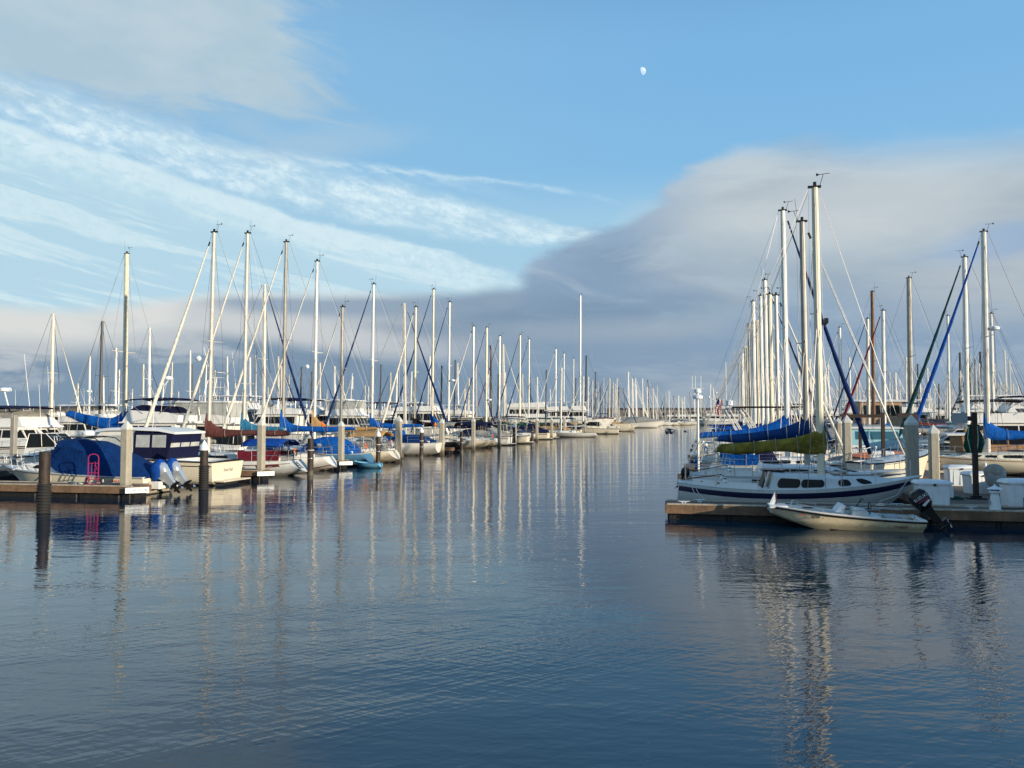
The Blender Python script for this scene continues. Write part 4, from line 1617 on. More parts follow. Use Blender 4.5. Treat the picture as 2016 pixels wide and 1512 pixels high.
# ------------------------------------------------------------------ piles, docks
def conc_pile(px, tip_py, base_py, label, s=None, t=None, w=.34, group='square concrete piles with white pointed caps', round_=False, Y=None):
    k, ss, tt = st(px, s=s, t=t, Y=Y)
    tip = top_z(tip_py, k, px)
    loc = P(ss, tt)
    root = thing('concrete_pile' if not round_ else 'timber_pile', label, 'pile', loc, -TH, group)
    mb = MB()
    h = w / 2
    c = .05
    ring = lambda z, a: [(-a + c, -a, z), (a - c, -a, z), (a, -a + c, z), (a, a - c, z), (a - c, a, z), (-a + c, a, z), (-a, a - c, z), (-a, -a + c, z)]
    ch = w * .85
    if not round_:
        mb.loft([ring(-1.0, h), ring(tip - ch * 1.1, h)])
        mb.build('shaft', CONC, root, smooth=0)
        mb = MB()
        r2 = ring(tip - ch * 1.22, h + .012)
        r3 = ring(tip - ch * .90, h + .012)
        mb.loft([r2, r3, [(p[0] * .05, p[1] * .05, tip) for p in r3]])
        mb.build('pointed_cap', CAPM, root, smooth=0)
    else:
        mb.lathe([(h, -1.0), (h, .3), (h * .97, tip - ch - .35)], 12)
        mb.build('shaft', round_ if round_ is not True else DPILE, root)
        mb = MB()
        mb.lathe([(h + .02, tip - ch - .55), (h + .02, tip - ch * .85), (.01, tip)], 12)
        mb.build('pointed_cap', WHITEP, root, smooth=25)
    return root


def ribbed_pile(px, t, tip_py, rib_py, label, cap, w=.34, shaft=DPILE, upper=None):
    k, s, t = st(px, t=t)
    tip = top_z(tip_py, k, px)
    zr = top_z(rib_py, k, px)
    root = thing('mooring_pile', label, 'pile', P(s, t), 0, 'dark mooring piles between the berths')
    h = w / 2
    mb = MB()
    topz = tip if cap is None else tip - w * 1.1
    mb.lathe([(h, -1.0), (h, topz - .02), (h * .9, topz)], 14)
    mb.build('shaft', upper or shaft, root)
    if cap:
        mb = MB()
        mb.lathe([(h + .02, topz - .08), (h + .02, topz + w * .22), (.01, tip)], 14)
        mb.build('pointed_cap', cap, root, smooth=25)
    if zr <= 0:
        for zb_ in (.9, 1.35):
            mb = MB()
            mb.lathe([(h + .004, zb_), (h + .022, zb_ + .01), (h + .022, zb_ + .05), (h + .004, zb_ + .06)], 14)
            mb.build('guide_hoop', ROPE if zb_ > 1 else STEEL, root)
    if zr > 0:
        mb = MB()
        prof = []
        z = -.8
        while z < zr:
            prof += [(h + .02, z), (h + .055, z + .03), (h + .055, z + .05), (h + .02, z + .08)]
            z += .10
        mb.lathe(prof, 14)
        mb.build('ribbed_sleeve', RUBB, root)
    return root


def cleat(label, loc, rz=0.0, m=None):
    root = thing('dock_cleat', label, 'cleat', loc, rz, 'mooring cleats on the docks')
    mb = MB()
    mb.box(-.06, .06, -.05, .05, 0, .02)
    mb.tube([(-.05, 0, .01), (-.045, 0, .06)], .018, n=6)
    mb.tube([(.05, 0, .01), (.045, 0, .06)], .018, n=6)
    mb.tube([(-.19, 0, .085), (-.1, 0, .07), (.1, 0, .07), (.19, 0, .085)], [.008, .02, .02, .008], n=6)
    mb.build('horn', m or STEEL, root)
    return root


def dock(name, label, s0, s1, t0, t1, z=.5, face=FASCIA, planks='X', group=None, float_in=.10, strips=True, cat='dock', rot=None):
    """float dock whose top covers s0..s1 by t0..t1; local x runs along +R"""
    c = P((s0 + s1) / 2, (t0 + t1) / 2)
    root = thing(name, label, cat, c, -TH if rot is None else rot, group)
    w, d = (t1 - t0) / 2, (s1 - s0) / 2
    mb = MB()
    mb.box(-w + .02, w - .02, -d + .02, d - .02, z - .06, z)
    top = mb.build('deck_boards', DOCKM, root, smooth=0)
    if planks == 'Y':
        top.data.materials[0] = DOCKMY
    mb = MB()
    for (x0, x1, y0, y1) in ((-w, w, -d - .05, -d + .018), (-w, w, d - .018, d + .05), (-w - .05, -w + .018, -d - .05, d + .05), (w - .018, w + .05, -d - .05, d + .05)):
        mb.box(x0, x1, y0, y1, z - .28, z - .012, .008)
    mb.build('fascia_board', face, root, smooth=0)
    for (y0, y1) in ((-d - .058, -d + .05), (d - .05, d + .058)) if strips else ():
        mb = MB()
        x = -w
        while x < w:
            x2 = min(w, x + 2.4)
            mb.box(x + .002, x2 - .002, y0, y1, z - .010, z + .035 + (.004 if int(x * 10) % 2 else 0), .006)
            x = x2
        mb.build('edge_strip', EDGEM, root, smooth=0)
    mb = MB()
    x = -w + .06
    while x < w - .1:
        x2 = min(w - .06, x + 1.9)
        mb.box(x, x2 - .12, -d + float_in, d - float_in, -.3, z - .281, .03)
        x = x2
    mb.box(-w + .03, w - .03, -d + float_in * 1.6, d - float_in * 1.6, -.2, z - .10)
    mb.build('float', FLOATM, root, smooth=0)
    return root


DOCKMY = plank_mat('walkway_planks', (.155, .115, .088), (.070, .055, .045), .14, 'Y')


def dock_box(label, loc, rz, w=1.0, d=.62, h=.78, ledge=True):
    root = thing('dock_box', label, 'dock box', loc, rz, 'white fibreglass dock boxes')
    mb = MB()
    def ring(z, k, ww=w, dd=d):
        a, b, c = ww / 2 * k, dd / 2 * k, .06
        return [(-a + c, -b, z), (a - c, -b, z), (a, -b + c, z), (a, b - c, z), (a - c, b, z), (-a + c, b, z), (-a, b - c, z), (-a, -b + c, z)]
    mb.loft([ring(0, .90), ring(h * .8, .96)])
    mb.build('bin', WHITEP, root, smooth=30)
    mb = MB()
    for x in (-.28, -.05, .25):
        mb.box(x * w - .006, x * w + .006, -d / 2 * .955 - .006, -d / 2 * .90, h * .05, h * .76)
    mb.build('rib', WHITEP, root, smooth=0)
    mb = MB()
    mb.loft([ring(h * .80, 1.02), ring(h * .86, 1.08), ring(h * .90, 1.06), ring(h * .97, .96), ring(h, .60)])
    mb.build('lid', WHITEP, root, smooth=40)
    if ledge:
        mb = MB()
        mb.box(w * .49, w * .49 + .10, -.16, .16, h * .32, h * .72, .015)
        pb = mb.build('power_outlet', WHITEP, root)
        mb = MB()
        mb.box(w * .49 + .10, w * .49 + .108, -.09, .09, h * .56, h * .64)
        mb.build('outlet_cover', GREYS, pb, smooth=0)
    mb = MB()
    mb.box(-.04, .04, -d / 2 * 1.07 - .015, -d / 2 * 1.03, h * .78, h * .86)
    mb.build('hasp', BLK, root, smooth=0)
    return root


def pedestal(label, loc, rz=0.0):
    root = thing('power_pedestal', label, 'power pedestal', loc, rz)
    mb = MB()
    mb.lathe([(.17, 0), (.16, .02), (.135, .30), (.115, .46)], 8)
    mb.build('column', WHITEP, root, smooth=20)
    mb = MB()
    mb.lathe([(.115, .461), (.16, .49), (.165, .53), (.13, .56)], 8)
    mb.build('lamp_housing', WHITEP, root, smooth=20)
    mb = MB()
    mb.lathe([(.12, .561), (.12, .60)], 8)
    mb.build('lamp_lens', GLASS, root, smooth=20)
    mb = MB()
    mb.lathe([(.215, .60), (.20, .615), (.07, .68), (.035, .70), (.03, .73), (.005, .74)], 8)
    mb.build('cap', WHITEP, root, smooth=20)
    mb = MB()
    mb.box(-.165, -.135, -.05, .05, .14, .26)
    mb.build('outlet_cover', GREYS, root, smooth=0)
    return root


def flat_block(name, label, cat, loc, rz, dims, m):
    pass
# ------------------------------------------------------------------ heroes
def photo_pt(px, py, s):
    """point on the vertical plane s = const seen at the given pixel"""
    r = ray(px, py)
    k = s / Vector((r.x, r.y, 0)).dot(FV)
    return Vector((0, 0, CAM_H)) + r * k


def hero_sloop():
    """white sloop with the navy stripe at the near right dock"""
    s = 27.85
    _, _, ts = st(1328, s=s - .4)
    _, _, tb = st(1812, s=s)
    L = tb - ts
    ctr = (ts + tb) / 2
    _, _, tm = st(1615, s=s)
    root, H, C = sailboat('white sloop with a broad navy stripe and mustard sail cover at the near right dock', P(s, ctr), math.atan2(RV.y, RV.x), L, tm - ctr,
                          top_z(370, st(1608, s=s)[0], 1608), 1, B=2.35, fs=.98, fb=1.28, sag=.34, stern=.50, rs=.12, rise=.25, rb=1.1, hull=GELG, cover=YELC,
                          cover_up=.35, cover_h=.42, cover_fall=.6, boom=3.45, boom_z=2.10, boom_rise=-.02, mast_mat=ALUC, mast_r=.118, spreaders=(.56,), sp_w=.7,
                          c0=.38, c1=.90, ch0=.50, ch1=.14, cw=.74, windows=[], rails=False, stern_gear=False, boot=BOOTD, rail_mat=GELG,
                          stripe=NAVYH, stripe_h=(.77, .92), wire=.011, fenders=False, tiller=True, deck=GELG, antenna=False)
    for a, b in ((.405, .500), (.503, .60)):
        for sd in (1, -1):
            C.window(a, b, .16, .82, sd, 'window', GLASS, root)
    for a, b in ((.655, .715), (.755, .81)):
        for sd in (1, -1):
            C.window(a, b, .16, .86, sd, 'window', GLASS, root)
    # stanchions with one wire, stern frame with winches, washboard
    mb = MB()
    for sd in (1, -1):
        pts = []
        for t in (.36, .50, .66, .80, .95):
            p = H.surf(t, 1, sd, -.05)
            mb.tube([p, p + Vector((0, 0, .58))], .013, n=5)
            pts.append(p + Vector((0, 0, .56)))
        mb.tube(pts, .007, n=3)
    mb.build('lifelines', STEEL, root, smooth=0)
    mb = MB()
    for sd in (1, -1):
        p = H.surf(.03, 1, sd, -.1)
        q = H.surf(.16, 1, sd, -.1)
        mb.tube([p, p + Vector((0, 0, .62)), q + Vector((0, 0, .62)), q], .014, n=5)
    p, q = H.surf(.03, 1, 1, -.1), H.surf(.03, 1, -1, -.1)
    mb.tube([p + Vector((0, 0, .62)), q + Vector((0, 0, .62))], .014, n=5)
    mb.build('stern_rail', STEEL, root, smooth=0)
    mb = MB()
    for t, sd in ((.10, -1), (.17, -1), (.24, 1), (.12, 1)):
        p = H.surf(t, 1, sd)
        mb.lathe([(.075, 0), (.05, .05), (.04, .10), (.07, .15), (.03, .17)], 8, (p.x, p.y * .82, p.z + .0))
    mb.build('winch', BLK, root)
    mb = MB()
    x = H.x_at(.345)
    mb.slab([(x, -.45, H.sheer(.34) - .30), (x, .45, H.sheer(.34) - .30), (x + .26, .42, H.sheer(.34) + .62), (x + .26, -.42, H.sheer(.34) + .62)], .05, (1, 0, 0))
    mb.build('companionway_door', BLK, root)
    g = H.surf(.03, 1, -1)
    for k in (0, .10):
        mb = MB()
        mb.tube([(g.x + .15 + k, g.y + .08, g.z + .02), (g.x + .25 + k * 1.3, g.y - .20, g.z - .25), (g.x + .45 + k, g.y - .55, .52)], .013, n=5)
        mb.build('mooring_line', ROPE, root)
    mb = MB()
    g = H.surf(.94, 1, -1)
    mb.tube([(g.x, g.y, g.z), (g.x - .5, g.y - .45, .70), (g.x - 1.1, g.y - .75, .53)], .011, n=5)
    mb.build('mooring_line', ROPE, root)
    mb = MB()
    mb.tube([(tm - ctr + .6, .25, H.sheer(.6) + .42), (tm - ctr + .9, .1, H.sheer(.6) + .50), (tm - ctr - 1.2, .0, H.sheer(.6) + .45)], .025, n=6)
    mb.tube([(tm - ctr + .3, -.35, H.sheer(.6) + .40), (tm - ctr + 2.4, -.2, H.sheer(.8) + .30)], .028, n=6)
    mb.build('spinnaker_pole', ALUD, root)
    # steaming light bracket on the mast
    mb = MB()
    zz = H.sheer(.6) + 5.4
    mb.box(tm - ctr - .14, tm - ctr + .26, -.03, .03, zz, zz + .05)
    mb.box(tm - ctr + .18, tm - ctr + .30, -.06, .06, zz + .05, zz + .22)
    mb.build('deck_light', BLK, root)
    lettering('26', .13, GREYC, root, H.surf(.93, .78, -1, .02), (PI / 2 + .2, 0, -.30))


def skiff():
    """small open boat with the black outboard in front of the right dock"""
    bow = P(*st(1519, s=24.52)[1:])
    stern = P(*st(1808, s=24.40)[1:])
    ctr = (bow + stern) / 2
    d = bow - stern
    L = d.length
    rz = math.atan2(d.y, d.x)
    root = thing('open_skiff', 'small cream open skiff with a tilted black outboard in front of the right dock', 'skiff', ctr, rz)
    B = 1.40
    # tri-hull section: blunt bow, upswept
    def surf(t, h, sd=1, off=0.0):
        w = B / 2 * (1 if t < .6 else max(.50, 1 - ((t - .6) / .4) ** 2.2 * .50))
        if t > .97:
            w *= .93
        zs = .30 + .30 * t ** 1.6
        zk = -.12 + (.50 * ((t - .58) / .42) ** 1.35 if t > .58 else 0)
        z = zk + (zs - zk) * h
        ww = w * (.80 + .20 * h ** .6) if t < .6 else w * (.80 - .25 * (t - .6) + (.20 + .25 * (t - .6)) * h ** .7)
        x = -L / 2 + L * t + (.10 if t > .9 else 0) * h - (.14 * (1 - h) if t < .01 else 0) * -1
        return Vector((x, sd * (ww + off), z))
    N_ = 16
    hs = (0, .15, .35, .55, .75, 1)
    mb = MB()
    rows = []
    for i in range(N_ + 1):
        t = i / N_
        c = surf(t, 0)
        rows.append([surf(t, h, 1) for h in reversed(hs)] + [Vector((c.x, 0, c.z - .06))] + [surf(t, h, -1) for h in hs])
    mb.grid(rows)
    for r in (rows[0], rows[-1]):
        mb.quad(*r)
    hull = mb.build('hull', TAN, root, smooth=40)
    mb = MB()
    for sd in (1, -1):
        mb.grid([[surf(i / N_, h, sd, .006) for h in (0, .12, .24)] for i in range(0, 11)])
    mb.build('bottom_paint', BOOT, hull)
    mb = MB()
    for sd in (1, -1):
        mb.tube([surf(i / N_, .93, sd, .012) for i in range(N_ + 1)], .026, n=6)
    p, q = surf(1, .93, 1), surf(1, .93, -1)
    mb.tube([p, (p.x + .05, 0, p.z), q], .026, n=6)
    mb.build('rub_rail', BLK, hull)
    # gunwale and inner tub
    mb = MB()
    g, inn = [], []
    ts = [i / N_ for i in range(N_ + 1)]
    for sd in (1, -1):
        mb.loft([[surf(t, 1, sd, .005), surf(t, 1, sd, .005) + Vector((0, 0, .03)), surf(t, 1, sd, -.13) + Vector((0, 0, .03)), surf(t, 1, sd, -.14) + Vector((0, 0, -.20))] for t in ts])
    p = surf(1, 1)
    mb.box(p.x - .50, p.x + .03, -.42, .42, p.z - .05, p.z + .02, .02)
    p = surf(0, 1)
    mb.box(p.x, p.x + .16, -B / 2 * .95, B / 2 * .95, p.z - .02, p.z + .05, .02)
    mb.build('gunwale', GEL, hull)
    mb = MB()
    mb.grid([[Vector((surf(t, .45).x, surf(t, .45).y * y * .86, surf(t, .45).z)) for y in (-1, 0, 1)] for t in ts[1:-1]])
    mb.build('cockpit_floor', GEL, root)
    # thwart seats, console with windscreen, tank
    for x0, x1, z1 in ((.05, .35, .44), (-.85, -.50, .40)):
        mb = MB()
        mb.box(x0, x1, -.60, .60, z1 - .06, z1, .02)
        mb.box(x0 + .03, x1 - .03, -.5, .5, .12, z1 - .06)
        mb.build('thwart', GELG, root)
    mb = MB()
    mb.loft([[(-.55, -.05, .15), (-.05, -.05, .15), (-.05, .5, .15), (-.55, .5, .15)], [(-.50, -.03, .56), (-.15, -.03, .62), (-.15, .48, .62), (-.50, .48, .56)]])
    con = mb.build('console', GELG, root, smooth=20)
    mb = MB()
    pts = [(-.62, .22 + .17 * math.cos(a * PI / 6), .60 + .17 * math.sin(a * PI / 6)) for a in range(13)]
    mb.tube(pts, .013, n=5)
    mb.tube([(-.50, .22, .54), (-.62, .22, .60)], .02, n=5)
    mb.build('steering_wheel', BLK, con)
    mb = MB()
    mb.loft([[(.10, -.35, .46), (.32, -.35, .46), (.32, .35, .46), (.10, .35, .46)], [(.04, -.33, .66), (.14, -.33, .70), (.14, .33, .70), (.04, .33, .66)]])
    mb.build('seat_back', WHITEP, root, smooth=20)
    mb = MB()
    mb.box(-1.45, -1.05, -.35, .30, .15, .40, .05)
    mb.build('fuel_tank', GREYS, root)
    mb = MB()
    for sd in (1, -1):
        a_, b_, c_ = surf(.08, 1, sd, -.06), surf(.30, 1, sd, -.06), surf(.55, 1, sd, -.06)
        u = Vector((0, 0, .16))
        mb.tube([a_, a_ + u, b_ + u, b_ + u * 1.6, c_ + u * .9, c_], .014, n=5)
        a_, b_ = surf(.66, 1, sd, -.08), surf(.86, 1, sd, -.08)
        mb.tube([a_, a_ + Vector((.1, 0, .14)), b_ + Vector((-.05, 0, .16)), b_], .014, n=5)
    mb.build('grab_rail', STEEL, root)
    mb = MB()
    mb.tube([(-.2, -.3, .44), (-.55, -.25, .82)], .012, n=5)
    mb.tube([(-.30, .1, .62), (-.42, .1, .88)], .010, n=5)
    mb.build('fishing_rod', BLK, root)
    mb = MB()
    mb.lathe([(.09, 0), (.09, .015)], 12, (.75, .25, .36))
    mb.lathe([(.17, 0), (.17, .012)], 14, (.98, -.28, surf(.8, 1).z + .0))
    mb.build('hatch_plate', BLK, root)
    # bow staff and white/black pennant
    bx = L / 2 - .10
    bz = surf(1, 1).z
    mb = MB()
    mb.tube([(bx, 0, bz), (bx, 0, bz + .42)], .016, n=5)
    mb.build('bow_staff', MAROON, root)
    mb = MB()
    mb.slab([(bx + .03, 0, bz + .40), (bx + .26, .02, bz - .12), (bx + .16, .02, bz - .16), (bx + .02, 0, bz + .10)], .02, (0, 1, 0))
    mb.k = 1
    mb.slab([(bx + .05, -.012, bz + .16), (bx + .13, -.012, bz + .10), (bx + .12, -.012, bz - .02), (bx + .06, -.012, bz + .02)], .02, (0, 1, 0))
    mb.build('bow_pennant', [WHITEP, BLK], root, smooth=0)
    # the near side faces the viewer: local +y or -y?
    side = 1
    nrm = Matrix.Rotation(rz, 3, 'Z') @ Vector((0, 1, 0))
    if nrm.y > 0:
        side = -1
    RED = mat('red_lettering', (.5, .03, .02), .5)
    def on_side(txt, t, h, size, m, italic=0.0):
        p = surf(t, h, side, .012)
        lettering(txt, size, m, root, p, (PI / 2, 0, 0 if side < 0 else PI), italic=italic)
    p = surf(.17, .55, side, .012)
    on_side('Whaler', .17, .52, .13, MAROON, .3)
    on_side('CF', .80, .70, .16, RED)
    on_side('8204 GK', .70, .70, .12, BLK)
    # outboard, tilted up clear of the water
    e = outboard((-L / 2 - .04, 0, .40), root, BLK_GLOSS, BLK_GLOSS, tilt=.0, scale=.93)
    e.rotation_euler = (0, .62, 0)
    sgn = side
    lettering('SUZUKI', .13, WHITEP, e, (-.26, sgn * .215, .46), (PI / 2, 0, 0 if sgn < 0 else PI))
    mb = MB()
    mb.slab([(-.45, sgn * .212, .38), (-.12, sgn * .212, .38), (-.10, sgn * .212, .41), (-.43, sgn * .212, .41)], .006, (0, 1, 0))
    mb.build('red_flash', PINK, e, smooth=0)
    mb = MB()
    mb.slab([(-.46, sgn * .212, .30), (-.20, sgn * .212, .22), (-.16, sgn * .212, .29), (-.40, sgn * .212, .35)], .006, (0, 1, 0))
    mb.build('silver_flash', SILVER, e, smooth=0)
    return root


BLK_GLOSS = mat('glossy_black_cowling', (.006, .006, .007), .25, var=.3, spec=.35)


def covered_boat():
    """white boat under the big blue canvas at the left dock"""
    s = 29.75
    _, _, tst = st(303, s=s - .4)
    _, _, tb = st(14, s=s + .1)
    L = tst - tb
    ctr = (tst + tb) / 2
    root = thing('covered_motorboat', 'white motorboat under a big dark blue canvas with two silver outboards, at the left dock', 'motorboat', P(s, ctr), math.atan2(-RV.y, -RV.x))
    B = 2.35
    H = Hull(L, B, fs=.74, fb=1.08, sag=.0, stern=.92, rake_b=1.1, rake_s=-.05, kind='power', low=-.3)
    hull = H.hull_mesh(18).build('hull', GEL2, root, smooth=45)
    H.zband(-.25, .05).build('boot_stripe', BOOTD, hull)
    mb = MB()
    for sd in (1, -1):
        mb.tube([H.surf(i / 14, .97, sd, .012) for i in range(15)], .035, n=6)
    mb.build('rub_rail', GREYS, hull)
    H.deck_mesh(12, None, camber=.06).build('deck', GEL, root, smooth=30)
    X = lambda f: -L / 2 + L * f
    w = B / 2
    D = H.sheer
    mb = MB()
    mb.prism([(X(.40), D(.4) - .05), (X(.84), D(.84) - .05), (X(.78), D(.8) + .22), (X(.62), D(.6) + .42), (X(.40), D(.4) + .44)], w * .80, w * .58)
    cab = mb.build('cuddy_cabin', GEL, root, smooth=25)
    side_panel('window', GLASS, cab, [(X(.60), D(.6) + .12), (X(.72), D(.7) + .10), (X(.69), D(.7) + .25), (X(.61), D(.6) + .30)], (D(.4) - .05, D(.4) + .44, w * .80, w * .58), off=.02)
    # sloped dark windshield ahead of the canvas
    mb = MB()
    z0 = D(.55) + .36
    mb.loft([[(X(.66), -w * .5, z0), (X(.66), w * .5, z0), (X(.44), w * .72, z0), (X(.44), -w * .72, z0)],
             [(X(.54), -w * .42, z0 + .55), (X(.54), w * .42, z0 + .55), (X(.44), w * .62, z0 + .62), (X(.44), -w * .62, z0 + .62)]])
    mb.build('windshield', GLASS, cab, smooth=0)
    # canvas: stations (fraction, crown height above gunwale, width)
    prof = [(.00, .22, .92), (.05, .42, .95), (.14, .74, .98), (.24, 1.08, 1.0), (.30, 1.27, 1.0), (.36, 1.40, .99), (.46, 1.44, .97), (.54, 1.46, .92), (.59, 1.38, .80), (.62, 1.02, .68), (.65, .62, .58)]
    rings = []
    for i, (f, hg, wd) in enumerate(prof):
        ww = H.half(f) * wd + .02
        zz = D(f) - .06
        if f > .5:
            zz = D(f) - .06 + (f - .5) * 4.0
        ring = []
        for j in range(13):
            q = -1 + 2 * j / 12
            sag = .05 * noise.noise(Vector((f * 14, q * 3, 2.1)))
            top_ = (1 - abs(q) ** 4.0)
            ring.append((X(f) + .05 * noise.noise(Vector((q * 3, f * 9, 0))), ww * (q if abs(q) < 1 else q) * (1 - .16 * top_ * abs(q)), zz + (D(f) - .06 + hg - zz) * max(0, top_) + sag * (1 if 0 < abs(q) < 1 else 0)))
        rings.append(ring)
    mb = MB()
    mb.loft(rings)
    cv = mb.build('boat_cover', BLUEC2, root, smooth=24)
    # side curtain that falls forward to the deck in a wedge
    for sd in (1, -1):
        mb = MB()
        a = H.surf(.42, 1, sd, .01)
        mb.slab([(X(.36), sd * (H.half(.36) + .015), D(.36) - .03), (X(.46), sd * (H.half(.44) * .97), D(.46) - .02), (X(.57), sd * H.half(.55) * .74, D(.56) + .70), (X(.50), sd * H.half(.5) * .78, D(.5) + 1.15), (X(.36), sd * H.half(.36) * .93, D(.36) + .95)], .02, (0, 1, 0))
        mb.build('side_curtain', BLUEC2, cv, smooth=0)
    # roof rail over the canvas
    mb = MB()
    zt = D(.4) + 1.45
    for sd in (1, -1):
        mb.tube([(X(.58), sd * .62, zt - .22), (X(.575), sd * .62, zt + .02), (X(.50), sd * .62, zt + .08), (X(.42), sd * .62, zt + .09), (X(.34), sd * .62, zt + .02), (X(.31), sd * .62, zt - .15)], .022, n=6)
    for f in (.54, .46, .38):
        mb.tube([(X(f), -.62, zt + .06), (X(f), .62, zt + .06)], .018, n=5)
    mb.build('roof_rail', BLK, root)
    mb = MB()
    mb.lathe([(.05, 0), (.24, .02), (.26, .14), (.20, .22), (.05, .25)], 14, (X(.44), .1, zt + .12))
    mb.build('radar_dome', WHITEP, root)
    bow_rail(root, H, .62, .52)
    # anchor roller
    mb = MB()
    p = H.surf(1, 1)
    mb.box(p.x - .3, p.x + .35, -.06, .06, p.z + .02, p.z + .08)
    mb.build('anchor_roller', STEEL, root)
    side = 1 if (Matrix.Rotation(math.atan2(-RV.y, -RV.x), 3, 'Z') @ Vector((0, 1, 0))).y < 0 else -1
    RED = mat('red_lettering', (.5, .03, .02), .5)
    sp = H.surf(.17, .78, side, .02)
    lettering('WHALER', .19, RED, root, sp, (PI / 2, 0, PI if side > 0 else 0), italic=.2)
    sp = H.surf(.90, .80, side, .03)
    q_ = H.surf(.82, .80, side, .03) - H.surf(.94, .80, side, .03)
    lettering('CF 4127 HB', .11, BLK, root, sp, (PI / 2, 0, math.atan2(q_.y, q_.x)))
    # bow line coiled over the side
    mb = MB()
    g = H.surf(.58, .98, side, .02)
    pts = [(g.x + .17 * math.sin(a * .7) - .03 * a / 6, g.y + side * .03, g.z - .25 + .25 * math.cos(a * .7)) for a in range(20)]
    mb.tube(pts, .012, n=5)
    mb.build('coiled_line', ROPE, root)
    # engine bracket and the two motors with blue hoods
    mb = MB()
    mb.box(X(0) - .55, X(0), -.75, .75, .25, .55, .04)
    mb.build('engine_bracket', GEL, root)
    for y in (-.42, .42):
        e = outboard((X(0) - .46, y, .52), root, SILVER, BLK, scale=1.04)
        mb = MB()
        mb.loft([[(-.46, -.17, .16), (-.02, -.17, .16), (-.02, .17, .16), (-.46, .17, .16)], [(-.41, -.11, -.08), (-.10, -.11, -.08), (-.10, .11, -.08), (-.41, .11, -.08)], [(-.37, -.055, -.38), (-.16, -.055, -.38), (-.16, .055, -.38), (-.37, .055, -.38)]])
        mb.build('midsection', SILVER, e, smooth=40)
        e.rotation_euler = (0, .72, 0)
        mb = MB()
        rings = []
        for z, x0, x1, ww in ((.17, -.20, .16, .24), (.30, -.36, .22, .26), (.50, -.50, .20, .26), (.66, -.56, .12, .24), (.78, -.50, -.02, .18), (.82, -.36, -.14, .08)):
            rings.append([((x0 + x1) / 2 + (x1 - x0) / 2 * math.copysign(abs(math.cos(2 * PI * k / 12)) ** .7, math.cos(2 * PI * k / 12)), ww * math.copysign(abs(math.sin(2 * PI * k / 12)) ** .7, math.sin(2 * PI * k / 12)), z) for k in range(12)])
        mb.loft(rings)
        mb.build('engine_hood', SAILBB, e, smooth=60)
    return root


def hand_truck(label, loc, rz):
    root = thing('hand_truck', label, 'hand truck', loc, rz)
    mb = MB()
    r = .022
    pts = [(-.19, 0, .08), (-.19, 0, 1.08), (-.15, 0, 1.18), (-.05, 0, 1.22), (.05, 0, 1.22), (.15, 0, 1.18), (.19, 0, 1.08), (.19, 0, .08)]
    mb.tube(pts, r, n=6)
    for z in (.22, .48, .86):
        mb.tube([(-.19, 0, z), (.19, 0, z)], r * .8, n=6)
    for x in (-.06, .06):
        mb.tube([(x, 0, .22), (x, 0, .86)], r * .6, n=5)
    mb.tube([(.13, .0, .60), (.11, -.12, .80), (.06, 0, .92)], r * .7, n=5)
    for x in (-.19, .19):
        mb.tube([(x, 0, .40), (x, .22, .14)], r * .7, n=5)
    mb.build('frame', PINK, root)
    mb = MB()
    mb.box(-.22, .22, -.28, .02, .045, .06)
    mb.build('toe_plate', PINK, root, smooth=0)
    for x in (-.29, .29):
        mb = MB()
        prof = []
        for k in range(9):
            a = PI * 2 * k / 8
            prof.append((.105 + .045 * math.cos(a), .045 * math.sin(a)))
        rings = []
        for k in range(16):
            a = 2 * PI * k / 16
            rings.append([(x + zz, .16 + rr * math.cos(a), .15 + rr * math.sin(a)) for rr, zz in prof[:-1]])
        mb.loft(rings + [rings[0]], False, False)
        wh = mb.build('wheel', RUBB, root)
        mb = MB()
        mb.loft([[(x - .03, .16 + .075 * math.cos(2 * PI * k / 12), .15 + .075 * math.sin(2 * PI * k / 12)) for k in range(12)], [(x + .03, .16 + .075 * math.cos(2 * PI * k / 12), .15 + .075 * math.sin(2 * PI * k / 12)) for k in range(12)]])
        mb.build('hub', WHITEP, wh)
    return root


def post_frame(label, px, top_py, base_Y, arm_px=None, arm_py=None, w=.13, base=True, name='timber_post', m=None, zb=.5, arm_h=.16, group='dark timber posts with side arms along the docks'):
    p = at(px, 830, base_Y)
    p.z = 0
    root = thing(name, label, 'post', (p.x, p.y, zb), -TH, group)
    ztop = top_z(top_py, base_Y, px) - zb
    m = m or DTIMB
    mb = MB()
    mb.box(-w / 2, w / 2, -w / 2, w / 2, 0, ztop, .012)
    mb.build('upright', m, root, smooth=0)
    if base:
        mb = MB()
        mb.box(-.26, .26, -.2, .2, 0, .05, .01)
        mb.box(-.15, .15, -.12, .12, .05, .12, .01)
        mb.build('base_plate', BLK, root, smooth=0)
    if arm_px:
        q = at(arm_px, 830, base_Y)
        dx = (q - p)
        dx.z = 0
        ln = dx.length * (1 if arm_px > px else -1)
        za = top_z(arm_py, base_Y, px) - zb
        mb = MB()
        mb.box(0, ln, -w / 2 - .03, -w / 2 - .002, za - arm_h / 2, za + arm_h / 2, .008)
        mb.build('cross_arm', m, root, smooth=0)
    return root, ztop
# ================================================================== POPULATE
T_L = -21.6            # sterns of the left row
RZ_L = math.atan2(-RV.y, -RV.x)
RZ_R = math.atan2(RV.y, RV.x)
